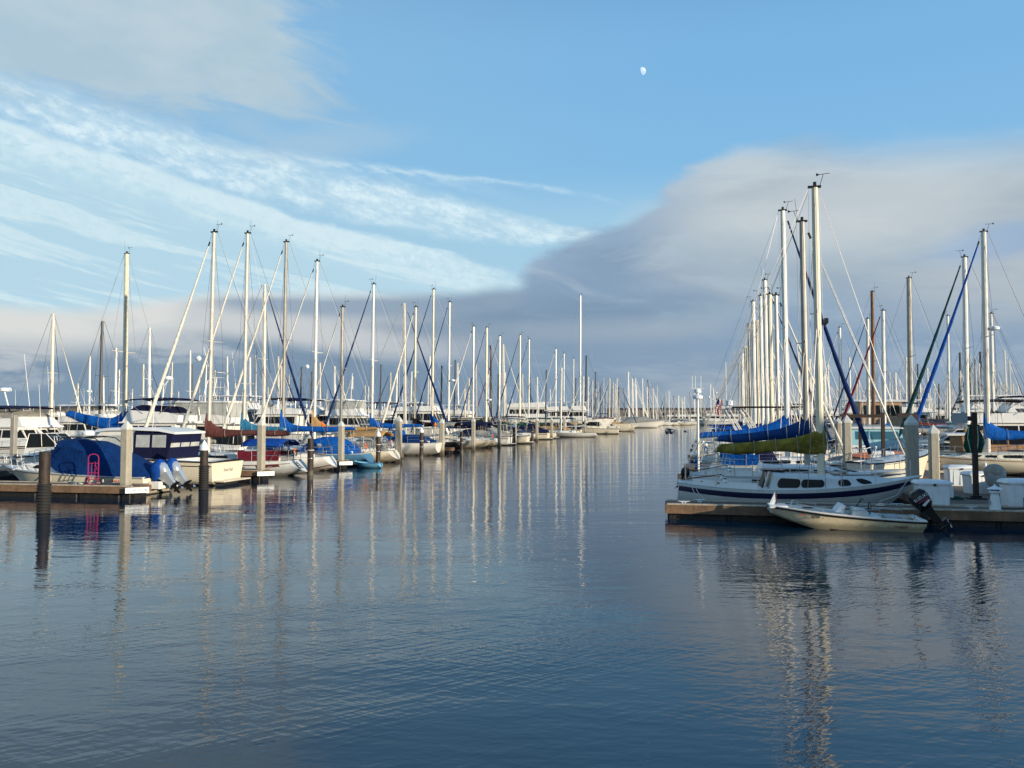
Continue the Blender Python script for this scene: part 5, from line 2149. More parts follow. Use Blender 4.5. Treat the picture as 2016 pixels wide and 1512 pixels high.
# ---------------- docks
fd = dock('finger_dock', 'nearest timber dock with an orange-brown sunlit end, under the near right sloop', 25.30, 26.40, -1.15, 19.0, group='finger docks', z=.47)
wk = dock('walkway_dock', 'wide timber walkway dock carrying the white dock boxes', 26.72, 60, 7.1, 11.2, z=.47, face=FASCIA_SHADE, planks='Y', group='main walkway docks', cat='dock', rot=-TF)
dock('finger_dock', 'timber finger dock behind the near right sloops, under the second berth pair', 33.6, 34.6, -1.0, 7.0, face=FASCIA_SHADE, group='finger docks')
dock('finger_dock', 'timber finger dock under the grey outboard boat, right of the walkway', 34.0, 35.0, 11.06, 20, face=FASCIA_SHADE, group='finger docks')
for i, s_ in enumerate((46, 57, 68, 79)):
    dock('finger_dock', ['timber finger dock between the blue-covered sloops right of the channel', 'timber finger dock under the tight cluster of tall white masts', 'finger dock halfway along the cluster of tall white masts', 'finger dock at the far side of the tight mast cluster'][i], s_, s_ + 1, -1.0, 7.0, face=FASCIA_SHADE, group='finger docks', strips=False)
dock('finger_dock', 'weathered timber finger dock beside the blue-canvas motorboat with a magenta hand truck on it', 27.3, 28.35, -33.6, T_L, group='finger docks')
kk, s515, _ = st(515, t=T_L - .3)
kk, s672, _ = st(672, t=T_L - .3)
dock('finger_dock', 'timber finger dock between the cabin cruiser and the sloop with the brown sail cover', s515 - .45, s515 + .45, -33.6, T_L, group='finger docks')
dock('finger_dock', 'timber finger dock beside the light blue hull', s672 - .45, s672 + .45, -33.6, T_L, group='finger docks')
for i, s_ in enumerate((55.0, 67.3, 80.6, 88, 101.5)):
    dock('finger_dock', ['short timber dock end left of the white-hulled sloop with the blue cover', 'short timber dock end beside the black-hulled sailboat', 'timber dock end between the black-covered sailboat and the next pile',
                         'timber dock end below the row of pale square piles', 'distant timber dock end near the big white yachts'][i], s_, s_ + .8, -33.6, T_L, group='finger docks', strips=False)
dock('walkway_dock', 'long walkway dock behind the bows of the left row of boats', 16, 210, -36.6, -34.3, face=FASCIA_SHADE, planks='Y', group='main walkway docks', strips=False, rot=-TF)
# ---------------- piles
conc_pile(250, 828, 0, 'tallest-looking square concrete pile, at the dock end beside the blue boat canvas', s=27.85, w=.34)
conc_pile(515, 824, 0, 'square concrete pile in front of the sloop with the brown sail cover', t=T_L - .3, w=.34)
conc_pile(672, 828, 0, 'square concrete pile left of the light blue hull', t=T_L - .3, w=.34)
for px, ty, w, lb in ((785, 818, .42, 'square concrete pile topped by a small radome shape, right of the cream-hulled sloop'), (870, 824, .38, 'square concrete pile in front of the black hull'),
                      (932, 822, .36, 'square concrete pile in front of the white wedge-shaped stern'), (983, 823, .36, 'square pile just left of the green sail cover'),
                      (1014, 825, .34, 'square pale pile below the tall cream mast and the green cover'), (1057, 822, .36, 'pale square pile left of the maroon sail cover'),
                      (1086, 822, .36, 'pale square pile in front of the maroon covered boat'), (1111, 820, .34, 'pale square pile beneath the big white yacht'),
                      (1133, 819, .34, 'pale square pile in front of the green boat cover'), (1152, 823, .34, 'pale square pile left of the brown deckhouse far along the row'),
                      (1169, 823, .34, 'pale square pile third from the far end of the left row'), (1186, 819, .34, 'pale square pile second from the far end of the left row'),
                      (1200, 820, .34, 'last pale square pile at the far end of the left row')):
    conc_pile(px, ty, 0, lb, t=T_L + .2, w=w)
conc_pile(1794, 816, 0, 'thickest square concrete pile, rising behind the bow of the near sloop', Y=28.6, w=.38)
conc_pile(1837, 836, 0, 'lower square concrete pile right of the thickest one', Y=33, w=.36)
conc_pile(1667, 817, 0, 'sunlit square concrete pile on the right, between the sloop mast and the blue furled jib', Y=37.5, w=.36)
conc_pile(1650, 822, 0, 'slim shaded square pile just left of the sunlit one on the right side', Y=47, w=.34)
ribbed_pile(90, -21.3, 889, 955, 'rusty-topped dark pile with a black ribbed sleeve at the near left dock', None, upper=DPILE)
ribbed_pile(403, -21.4, 866, 918, 'dark pile with a white cone cap and black ribbed sleeve beside the cabin cruiser', WHITEP)
ribbed_pile(612, -21.0, 863, 2000, 'plain dark flat-topped pile beside the sloop with the boarding ladder', None, upper=DPILE)
for px, ty, lb, cp in ((745, 847, 'dark pile with a white cone cap in front of the cream hull', WHITEP), (830, 841, 'dark pile with a white cone cap in front of the broad white stern', WHITEP),
                       (909, 850, 'flat-topped dark pile in front of the black hull', None), (1012, 834, 'slim dark pile with white cone cap below the tall cream mast', WHITEP),
                       (1048, 838, 'short dark pile under the green and maroon covers', None), (1125, 836, 'dark pile in front of the far white yachts', None)):
    ribbed_pile(px, -20.9, ty, 2000, lb, cp, w=.30)

# ---------------- near right
hero_sloop()
skiff()
fz = .47
k_, sA, tA = st(1831, Y=23.9)
dock_box('white dock box beside the tilted black outboard', P(26.75, st(1831, s=26.75)[2], fz), -TH, w=.98)
dock_box('white dock box farthest back, partly sunlit, behind the other boxes', P(34.5, st(1886, s=34.5)[2], fz), -TH, w=1.05, h=.82)
dock_box('white dock box standing behind the dark timber post', P(31.2, st(1925, s=31.2)[2], fz), -TH + .15, w=1.0)
dock_box('white dock box cut by the right edge of the picture', P(26.9, st(2004, s=26.9)[2], fz), -TH + .1, w=1.0, h=.84)
pedestal('small white lighthouse-shaped power pedestal on the right dock', P(25.75, st(1955, s=25.75)[2], fz), -TH)
cleat('steel cleat on the right dock edge between the dock box and the pedestal', P(25.6, st(1908, s=25.6)[2], fz), -TH)
cleat('pale cleat at the sunlit end of the near right dock', P(25.55, st(1345, s=25.55)[2], fz), -TH, WHITEP)
cleat('pale cleat holding the stern line of the near sloop', P(26.2, st(1376, s=26.2)[2], fz), -TH, WHITEP)
cleat('dark cleat on the dock behind the bow of the open skiff', P(25.7, st(1556, s=25.7)[2], fz), -TH)
cleat('cleat with a coiled line near the bow of the sloop', P(26.1, st(1762, s=26.1)[2], fz), -TH)
fr, zt = post_frame('tall dark timber post with a side arm holding a blank grey panel', 1918, 812, 26.4, 1899, 824, w=.15, zb=.47)
# grey panel on the arm
kY = 26.3
pa = at(1889, 823, kY)
pn = thing('blank_sign', 'blank grey rectangular sign panel hung on the timber post arm', 'sign', pa, -TH)
mb = MB()
mb.box(-.24, .24, -.02, .0, -.17, .17, .006)
mb.build('panel', GREYS, pn, smooth=0)
# green furled bundle on the post
pg = at(1919, 860, kY + .12)
gb = thing('green_tarp_bundle', 'dark green bundled netting hanging on the tall timber post', 'tarp', (pg.x, pg.y, 0), -TH)
mb = MB()
rings = []
for i in range(9):
    f = i / 8
    z = 2.0 + (2.95 - 2.0) * f
    r = .16 + .12 * math.sin(PI * min(1, f * 1.1 + .12)) ** .6
    rings.append([(r * 1.05 * math.cos(a * PI / 6) * (1 + .12 * math.sin(a * 3.1 + i)), .10 + r * .6 * math.sin(a * PI / 6), z) for a in range(12)])
mb.loft(rings)
mb.build('netting', GREENC, gb, smooth=60)
mb = MB()
for a_ in (-.2, .05, .24):
    mb.tube([(a_, -.09, 2.9), (a_ * 1.3, -.12, 2.5), (a_ * .8, -.08, 2.05)], .012, n=4)
mb.build('cord', ROPE, gb)
post_frame('dark timber post right behind the thickest concrete pile', 1803, 815, 31, 1768, 818, w=.15, base=False)
post_frame('dark timber post with a long arm to the left, right of the blue furled jib', 1738, 812, 38, 1676, 819, w=.16, base=False)
post_frame('thin dark timber post left of the orange boat cover', 1693, 815, 46, 1655, 818, w=.16, base=False)
post_frame('weathered thin post with a dark arm at the left edge of the picture', 28, 817, 38, 4, 819, w=.22, base=False, m=ALUD, arm_h=.22)

# ---------------- near left
covered_boat()
kt, s_t, t_t = st(195, s=27.9)
hand_truck('magenta two-wheeled hand truck standing on the left dock', P(s_t - .25, t_t, .5), -TH + .35)
cleat('small cleat on the near left dock between the rusty pile and the hand truck', P(27.5, st(150, s=27.5)[2], .5), -TH)
for px_, lb, tx, ss in ((281, 'small white number plate on the end of the near left dock', 'CC-42 CC-40', 27.22), (538, 'small white number plate on the dock end by the brown-covered sloop', 'CC-38', s515 - .52), (686, 'small white number plate on the dock end by the light blue hull', 'CC-36', s672 - .52)):
    k_, _, t_ = st(px_, s=ss)
    t_ = T_L + .06
    sg = thing('berth_plate', lb, 'sign', P(ss + .45, t_, .38), -TH + .0, 'berth number plates on the left dock ends')
    sg.rotation_euler = (0, 0, PI / 2 - TH - .9)
    sg.location = P(ss + .10, T_L + .22, .36)
    mb = MB()
    mb.box(-.42, .42, -.012, .012, -.11, .11, .004)
    mb.build('plate', WHITEP, sg, smooth=0)
    lettering(tx, .13, TEALC, sg, (0, -.014, -.045), (PI / 2, 0, 0))

# cabin cruiser with navy curtains
k_, s_, tst = st(462, s=35.0)
cr, crH = cruiser('white cabin cruiser with navy aft curtains and sunlit cream stern at the left dock', P(34.5, tst - 4.8), RZ_L, 9.6, 'express', name='cabin_cruiser', hull=GEL2, B=3.1, fs=1.12, fb=1.7, stripe=BLK, stripe_h=(.84, .87), whips=1, platform=True)
for ch in [q for q in cr.children if q.name.startswith('cabin_top')]:
    for g_ in list(ch.children):
        bpy.data.objects.remove(g_)
    bpy.data.objects.remove(ch)
w_ = 1.55
mb = MB()
z0 = 1.15
zr = 2.55
X_ = lambda f: -4.8 + 9.6 * f
mb.prism([(X_(.44), z0), (X_(.88), z0 + .25), (X_(.72), z0 + .70), (X_(.62), zr), (X_(.44), zr)], w_ * .84, w_ * .72)
hs_ = (z0, zr, w_ * .84, w_ * .72)
ho = mb.build('deckhouse', GEL, cr, smooth=20)
side_panel('window', GLASSG, ho, [(X_(.50), z0 + .66), (X_(.65), z0 + .66), (X_(.595), z0 + 1.18), (X_(.50), z0 + 1.18)], hs_)
mb = MB()
mb.loft([[(X_(.21), -w_ * .80, zr - .16), (X_(.21), w_ * .80, zr - .16), (X_(.21), w_ * .80, zr - .06), (X_(.21), -w_ * .80, zr - .06)]] +
        [[(X_(f), -w_ * .82, zr + dz_), (X_(f), w_ * .82, zr + dz_), (X_(f), w_ * .70, zr + dz_ + .14), (X_(f), -w_ * .70, zr + dz_ + .14)] for f, dz_ in ((.30, -.02), (.44, .02), (.58, .0), (.66, -.08))])
mb.build('hardtop', GEL, cr, smooth=35)
mb = MB()
mb.prism([(X_(.255), z0 + .02), (X_(.44) - .01, z0 + .02), (X_(.44) - .01, zr - .06), (X_(.225), zr - .12)], w_ * .82, w_ * .76)
enc = mb.build('aft_curtain', NAVYC, cr, smooth=20)
he = (z0, zr - .06, w_ * .82, w_ * .76)
for a_, b_ in ((.26, .335), (.35, .425)):
    side_panel('curtain_window', GLASSG, enc, [(X_(a_), z0 + .62), (X_(b_), z0 + .62), (X_(b_), zr - .20), (X_(a_), zr - .20)], he)
for ya_, yb_ in ((-.74, -.28), (-.22, .22), (.28, .74)):
    mb = MB()
    mb.slab([(X_(.242) - .012, ya_ * w_, z0 + .62), (X_(.242) - .012, yb_ * w_, z0 + .62), (X_(.230) - .012, yb_ * w_, zr - .22), (X_(.230) - .012, ya_ * w_, zr - .22)], .01, (1, 0, 0))
    mb.build('curtain_window', GLASSG, enc, smooth=0)
lettering('Reel Tail', .22, mat('grey_lettering', (.25, .25, .22), .5), cr, (X_(0) - .03, 0, .62), (PI / 2, 0, -PI / 2), italic=.25)
bimini_top('flybridge_canopy', NAVYC, cr, X_(.30), X_(.42), .01, 2.6, 2.6) if False else None

# ---------------- left row of sailing boats
LR = [
 dict(label='white sloop with a brown sail cover, blue bimini and folding boarding ladder on its stern', mast_px=411, top_py=458, stern_px=606, t_mast=-27.0, cover=BROWNC, jib=SAILW, jib_r=.12, bimini=SAILBB, bimini_h=1.05,
      weather_cloth=MAROC, ladder=True, stripe=MAROON, stripe_h=(.80, .84), spreaders=(.50,), rake=.012, hull=GELG, stern=.52, rs=.75, cover_up=.95, boom=5.0, boom_z=2.15, boot=BOOTD, radar_dir=1, reflector=True, wheel=True, B=3.1),
 dict(label='sloop with a maroon waterline and a round sunlit stern, teal cover on its mast', mast_px=480, top_py=460, stern_px=664, t_mast=-27.4, cover=TEALC, jib=SAILW, jib_r=.10, spreaders=(.30, .62), stripe=MAROON, stripe_h=(.24, .30), hull=GEL,
      rs=.6, stern=.5, boom=2.8, boom_z=2.3, mast_mat=ALU, B=2.9, dodger=BLUEC2),
 dict(label='light blue hulled sloop with a long bright blue sail cover', mast_px=557, top_py=477, stern_px=735, t_mast=-27.2, cover=BLUEC, cover_up=1.15, jib=SAILW, jib_r=.10, spreaders=(.52,), hull=LBLUE, cab_mat=GEL, cockpit_cover=BLUEC, cc_h=1.1,
      rs=.5, boom=5.2, boom_z=2.25, mast_mat=ALUD, ladder=False, boot=BOOTD, B=3.0, stern=.6),
 dict(label='cream hulled sloop with a tan sail cover', mast_px=619, top_py=515, stern_px=787, t_mast=-27.2, cover=TANC, cover_up=1.3, jib=SAILW, jib_r=.08, spreaders=(.50,), hull=GEL2, bimini=TANC, bimini_h=1.25, wheel=True, rs=.55, boom=4.9, boom_z=2.2,
      mast_mat=ALUW, B=3.2, stern=.62, reflector=True),
 dict(label='sloop with a dull weathered mast and small grey sail bundle behind the cream hulled one', mast_px=671, top_py=605, stern_px=None, L=8.0, t_mast=-26.6, cover=GREYC, cover_up=.3, jib=SAILW, jib_r=.06, hull=GEL, mast_mat=ALUD, spreaders=(.55,), cockpit_cover=GREYC),
 dict(label='broad white sloop with a blue dodger and navy furled jib', mast_px=732, top_py=560, stern_px=868, t_mast=-27.4, cover=BLUEC, cover_up=.95, jib=SAILB, jib_r=.11, spreaders=(.50,), hull=GEL, dodger=BLUEC, stern=.80, rs=-.2, boom=4.6, boom_z=2.3,
      mast_mat=ALUW, B=3.4, fs=1.05, fb=1.35, cockpit_cover=BLUEC2, cc_h=.7, wheel=True),
 dict(label='black hulled sloop with a black sail cover and thick white furled jib', mast_px=816, top_py=605, stern_px=912, t_mast=-27.4, cover=BLACKC, cover_up=.75, jib=SAILW, jib_r=.13, hull=BLACKH, cab_mat=GEL, boot=BOOT, boom=4.8, boom_z=2.35, mast_mat=ALUC, spreaders=(.50,),
      bimini=GREYC, rail_mat=TEAK),
 dict(label='cream sloop with a wedge-shaped reverse stern and bright blue sail cover', mast_px=851, top_py=570, stern_px=972, t_mast=-27.5, cover=BLUEC, cover_up=1.2, jib=SAILB, jib_r=.10, hull=GEL2, rs=-.9, stern=.72, boom=5.6, boom_z=2.3, mast_mat=ALUC, spreaders=(.33, .66), B=3.4, bimini=NAVYC, wheel=True),
 dict(label='white sloop with a navy-black sail cover and a radome on its mast', mast_px=883, top_py=595, stern_px=None, L=10.5, t_mast=-27.6, cover=NAVYC, cover_up=.9, jib=SAILB, jib_r=.09, hull=GEL, boom=5.0, mast_mat=ALUW, radar=.40, spreaders=(.52,), dodger=NAVYC),
 dict(label='white sloop with its white furled jib leaning left, second left of the cream mast', mast_px=931, top_py=643, stern_px=None, L=10, t_mast=-27.5, cover=BLUEC2, cover_up=.6, jib=SAILW, jib_r=.10, hull=GEL, mast_mat=ALU, dodger=BLUEC2),
 dict(label='sloop with the tall cream painted mast left of the green cover', mast_px=957, top_py=645, stern_px=None, L=9.5, t_mast=-27.5, cover=None, jib=SAILB, jib_r=.08, hull=GEL2, mast_mat=ALUC, mast_r=.14, radar=.30),
 dict(label='white sloop with a crimson furled jib among the dense left row', mast_px=983, top_py=662, stern_px=None, L=10, t_mast=-27.6, cover=GREENC, cover_up=.5, jib=SAILR, jib_r=.07, hull=GEL),
 dict(label='sloop with the dark green sail cover', mast_px=1023, top_py=660, stern_px=None, L=10.5, t_mast=-27.8, cover=GREENC, cover_up=.5, jib=SAILB, jib_r=.10, hull=GEL2, mast_mat=ALUC, mast_r=.15),
 dict(label='sloop with a navy cover and dark jib right of the green-covered one', mast_px=1041, top_py=668, stern_px=None, L=10.5, t_mast=-27.8, cover=NAVYC, cover_up=.6, jib=SAILB, jib_r=.10, hull=GEL, mast_mat=ALUW),
 dict(label='sloop with a maroon sail cover and a slender white furled jib leaning far left', mast_px=1094, top_py=687, stern_px=None, L=11, t_mast=-28, cover=MAROC, cover_up=.6, jib=SAILW, jib_r=.09, hull=GEL2, mast_mat=ALU),
 dict(label='sloop with a thin mast between the maroon cover and the tallest yacht mast', mast_px=1110, top_py=696, stern_px=None, L=10, t_mast=-28, cover=NAVYC, jib=SAILW, jib_r=.07, hull=GEL2, mast_mat=ALUW),
 dict(label='sloop with the brown-black cover just left of the tallest yacht mast', mast_px=1129, top_py=706, stern_px=None, L=10.5, t_mast=-28, cover=MAROC, jib=None, hull=GEL2, mast_mat=ALUC),
 dict(label='large yacht with by far the tallest mast of the middle distance', mast_px=1142, top_py=582, stern_px=None, L=14, mfrac=.45, fs=1.3, fb=1.7, t_mast=-29, cover=GREENC, jib=None, hull=GEL, mast_mat=ALUW, mast_r=.24, spreaders=(.33, .62), sp_w=1.4, B=4.4),
]
LRO = []
for d_ in LR:
    LRO.append(row_boat(lod=1, group='sailing boats berthed stern-out along the left side of the channel', **d_))

# name and rating marks on the first sloop


def hull_text(root, H, txt, t, h, size, m, side=1, italic=0.0, off=.02):
    p = H.surf(t, h, side, off)
    q0, q1 = H.surf(t - .03, h, side), H.surf(t + .03, h, side)
    up_ = H.surf(t, min(1, h + .08), side) - H.surf(t, h - .08, side)
    d_ = (q1 - q0) if side < 0 else (q0 - q1)
    ang_ = math.atan2(d_.y, d_.x)
    lean = math.atan2(abs(up_.y), up_.z)
    return lettering(txt, size, m, root, p, (PI / 2 - lean, 0, ang_), italic=italic)


jr_, jH, _c = LRO[0]
hull_text(jr_, jH, 'Caribbean Spirit', .36, .70, .30, MAROON, 1, .3, .03)
ns = MB()
ns.grid([[jH.surf(.07 + .13 * i / 6, h_, 1, .012) for h_ in (.66, .74, .82)] for i in range(7)])
ns.build('name_stripe', MAROON, jr_, smooth=0)
hull_text(jr_, jH, 'J/30', .125, .69, .15, WHITEP, 1, .2, .03)

# light blue pram beside the blue hull
k_, s_, t_ = st(724, t=-20.6)
pr = thing('rowing_pram', 'tiny light blue pram dinghy floating at the stern of the light blue hull', 'dinghy', P(s_, t_, 0), RZ_L)
mb = MB()
Hd = Hull(1.9, 1.0, fs=.30, fb=.42, sag=.03, stern=.8, rake_b=.2, rake_s=.1, low=-.08, rise=.1)
Hd.hull_mesh(8, hs=(0, .3, .6, 1)).build('hull', mat('sky_blue_dinghy', (.12, .34, .52), .5), pr)
mb.box(-.3, .0, -.42, .42, .18, .22)
mb.build('thwart', TEAK, pr)
# orange-tipped oars standing in cockpits
for px, py0, py1, Y_, lb in ((634, 832, 885, 50, 'orange-tipped boathook leaning in the cockpit beside the bright blue cover'), (857, 833, 870, 72, 'orange-tipped pole standing beside the black and blue sail covers')):
    a_, b_ = at(px, py0, Y_), at(px + (18 if px < 700 else -2), py1, Y_)
    e_ = thing('boathook', lb, 'boathook', b_, 0)
    mb = MB()
    mb.tube([(0, 0, 0), a_ - b_], .025, n=5)
    mb.build('shaft', ALUC, e_)
    mb = MB()
    d__ = (a_ - b_)
    mb.tube([d__ * .82, d__ * .9, d__ * 1.05], [.05, .12, .03], n=6)
    mb.build('blade', ORANGE, e_)
# ---------------- right row of sailing boats (stern to the channel)
G_R = 'sailing boats berthed stern-out along the right side of the channel'
RR = [
 dict(label='white sloop with wide cabin windows and navy sail cover, second from the near right dock', mast_px=1588, top_py=437, stern_px=1334, t_mast=3.95, cover=BLUEC2, cover_up=.62, cover_fall=.7, jib=SAILW, jib_r=.035, hull=GELG, cab_mat=GEL,
      mast_mat=ALUD, mast_r=.115, boom=3.5, boom_z=2.38, boom_rise=-.08, windows=[(.40, .55), (.57, .66), (.70, .735), (.765, .80)], B=2.8, fs=.95, fb=1.2, spreaders=(.50,), stripe=BLACKH, stripe_h=(.88, .92), antenna=True, fenders=False, outboard=BLK),
 dict(label='sloop with the long bright blue sail cover and blue cockpit screens, third on the right', mast_px=1550, top_py=415, stern_px=1385, t_mast=4.1, cover=BLUEC, cover_up=1.0, cover_fall=.9, jib=SAILB, jib_r=.125, mfrac=.50, hull=GEL, mast_mat=ALUW, mast_r=.13, boom=4.4, boom_z=2.22,
      boom_rise=.05, weather_cloth=BLUEC, B=3.0, spreaders=(.52,), dodger=NAVYC),
 dict(label='sloop with a peaked bright blue cover behind the boat with the long blue one', mast_px=1533, top_py=582, stern_px=None, L=8.5, t_mast=4.3, cover=BLUEC, cover_up=1.0, jib=SAILW, jib_r=.09, hull=GEL, mast_mat=ALU),
 dict(label='sloop with a tan-streaked mast beneath the dark solar canopy', mast_px=1520, top_py=580, stern_px=None, L=9.0, t_mast=4.4, cover=BLUEC2, jib=SAILB, jib_r=.09, hull=GEL, mast_mat=ALUC, mast_r=.16),
 dict(label='sloop with the tallest mast of the tight white cluster', mast_px=1511, top_py=552, stern_px=None, L=10, t_mast=4.5, cover=NAVYC, jib=SAILW, jib_r=.1, hull=GEL, mast_mat=ALUW, mast_r=.16),
 dict(label='sloop with the second tallest mast of the tight white cluster', mast_px=1502, top_py=583, stern_px=None, L=10, t_mast=4.6, cover=BLUEC, jib=SAILW, hull=GEL2, mast_mat=ALUW, mast_r=.15),
 dict(label='sloop with the third tallest mast of the tight white cluster', mast_px=1487, top_py=594, stern_px=None, L=10, t_mast=4.6, cover=None, jib=SAILW, hull=GEL, mast_mat=ALUW, mast_r=.2),
]
for d_ in RR:
    row_boat(lod=1, back=True, group=G_R, **d_)
for px, ty, lb in ((1495, 630, 'sloop with a shorter thick mast in the middle of the tight cluster'), (1479, 636, 'sloop with a dull-topped mast left in the tight cluster'), (1484, 648, 'sloop with a half-hidden white mast left in the tight cluster'),
                   (1471, 681, 'sloop with a low white mast near the left side of the tight cluster'), (1475, 684, 'sloop with a low white mast paired with its equal in the tight cluster'), (1464, 696, 'sloop with the last but one white mast at the left of the cluster'),
                   (1457, 713, 'sloop with the thin dark leftmost mast of the tight cluster')):
    row_boat(lod=0, back=True, group=G_R, label=lb, mast_px=px, top_py=ty, stern_px=None, L=10, t_mast=4.6, mast_mat=ALUD if px in (1479, 1457) else (ALUC if px % 2 else ALUW), mast_r=.19 if px != 1457 else .12, cover=rnd.choice([None, BLUEC, NAVYC]), jib=rnd.choice([SAILW, None, SAILW]))

# stern pole with stacked radomes and a davit arm
k_, s_, t_ = st(1374, Y=37)
e_ = thing('radar_pole', 'white pole with stacked radomes standing alone at the right side of the channel', 'radar pole', P(s_, t_, .5), -TH)
mb = MB()
zt_ = top_z(765, 37)
mb.tube([(0, 0, 0), (0, 0, zt_ - .5)], .055, n=8)
mb.tube([(0, 0, 1.3), (.35, 0, 1.6)], .03, n=5)
mb.build('pole', ALUW, e_)
for z_, r_ in ((zt_ - 1.0, .24), (zt_ - .72, .17)):
    mb = MB()
    mb.lathe([(.05, 0), (r_, .03), (r_, .14), (r_ * .7, .2), (.03, .22)], 12, (0, 0, z_))
    mb.build('radome', WHITEP, e_)
mb = MB()
for x_ in (-.25, -.1, .15):
    mb.tube([(x_, 0, zt_ - .5), (x_, 0, zt_ + .1)], .012, n=4)
mb.tube([(-.3, 0, zt_ - .5), (.3, 0, zt_ - .5)], .02, n=4)
mb.build('antenna', ALUW, e_)
dock('finger_dock', 'short dark float at the foot of the radar pole', ST(e_.location)[0] - .6, ST(e_.location)[0] + .6, ST(e_.location)[1] - .9, 7.0, face=FASCIA_SHADE, group='finger docks', strips=False)

# arch with solar canopy, rod holders, flag
k_, s_, t_ = st(1446, Y=44)
ar = thing('stern_arch', 'stainless stern arch with leaning rod holders under a flat dark solar canopy', 'boat arch', P(s_, t_, 0.0), -TH)
mb = MB()
zb_, zt2 = top_z(835, 44), top_z(803, 44)
for x_, x2 in ((.6, -.6), (.85, -.35), (1.5, .2), (1.75, .45)):
    mb.tube([(x_, 0, zb_ - 1.2), (x2, 0, zt2 + .1)], .035, n=5)
    mb.tube([(x_, 1.2, zb_ - 1.2), (x2, 1.2, zt2 + .1)], .035, n=5)
for x_ in (2.4, 3.2):
    mb.tube([(x_, 0, zb_ - .8), (x_, 0, zt2)], .02, n=4)
    mb.tube([(x_, 1.2, zb_ - .8), (x_, 1.2, zt2)], .02, n=4)
mb.build('arch_tubes', ALUW, ar)
mb = MB()
mb.box(.0, 3.6, -.3, 1.6, zt2, zt2 + .08, .02)
mb.build('solar_canopy', BLACKC, ar)
mb = MB()
mb.lathe([(.05, 0), (.20, .03), (.20, .28), (.10, .34)], 10, (-.25, .3, zt2 + .12))
mb.build('antenna_drum', WHITEP, ar)
mb = MB()
mb.tube([(-.42, .3, zt2 + .1), (-.42, .3, top_z(712, 44))], .02, n=4)
mb.build('whip_antenna', ALUW, ar)
mb = MB()
mb.ball((-1.35, .3, zt2 + .62), .06, 8, 6)
mb.ball((-.95, .3, zt2 + .85), .05, 8, 6)
mb.tube([(-.5, .3, zt2 + .1), (-1.35, .3, zt2 + .6)], .02, n=4)
mb.build('anemometer', WHITEP, ar)
mb = MB()
mb.box(-.2, 3.4, -.2, 1.4, 0.5, zb_ - 1.1, .1)
mb.build('cockpit_base', GEL, ar)
p_ = at(1413, 812, 44)
fl = thing('american_flag', 'small American flag hanging limp on a staff beside the dark solar canopy', 'flag', (p_.x, p_.y, .5), -TH)
mb = MB()
zf0, zf1 = top_z(814, 44) - .5, top_z(782, 44) - .5
mb.tube([(-.12, 0, 0), (-.12, 0, zf1)], .018, n=5)
mb.build('staff', ALUW, fl)
mb = MB()
n_ = 13
def fpt(a, b):      # limp flag: a across the stripes, b along them (hangs down)
    return Vector((-.10 + .34 * a * (1 - .3 * b) + .05 * math.sin(b * 7), .05 * math.sin(a * 9 + b * 5), zf1 - .05 - (zf1 - zf0) * b - .10 * a))
for i in range(n_):
    for jx in range(8):
        a0, a1 = i / n_, (i + 1) / n_
        b0, b1 = jx / 8, (jx + 1) / 8
        mb.k = 2 if (i < 7 and jx < 3) else (0 if i % 2 == 0 else 1)
        mb.quad(fpt(a0, b0), fpt(a1, b0), fpt(a1, b1), fpt(a0, b1))
fo = mb.build('cloth', [mat('flag_red', (.42, .03, .04), .8), mat('flag_white', (.7, .7, .7), .8), mat('flag_blue', (.02, .03, .16), .8)], fl, smooth=60)
mo = fo.modifiers.new('thick', 'SOLIDIFY')
mo.thickness = .004

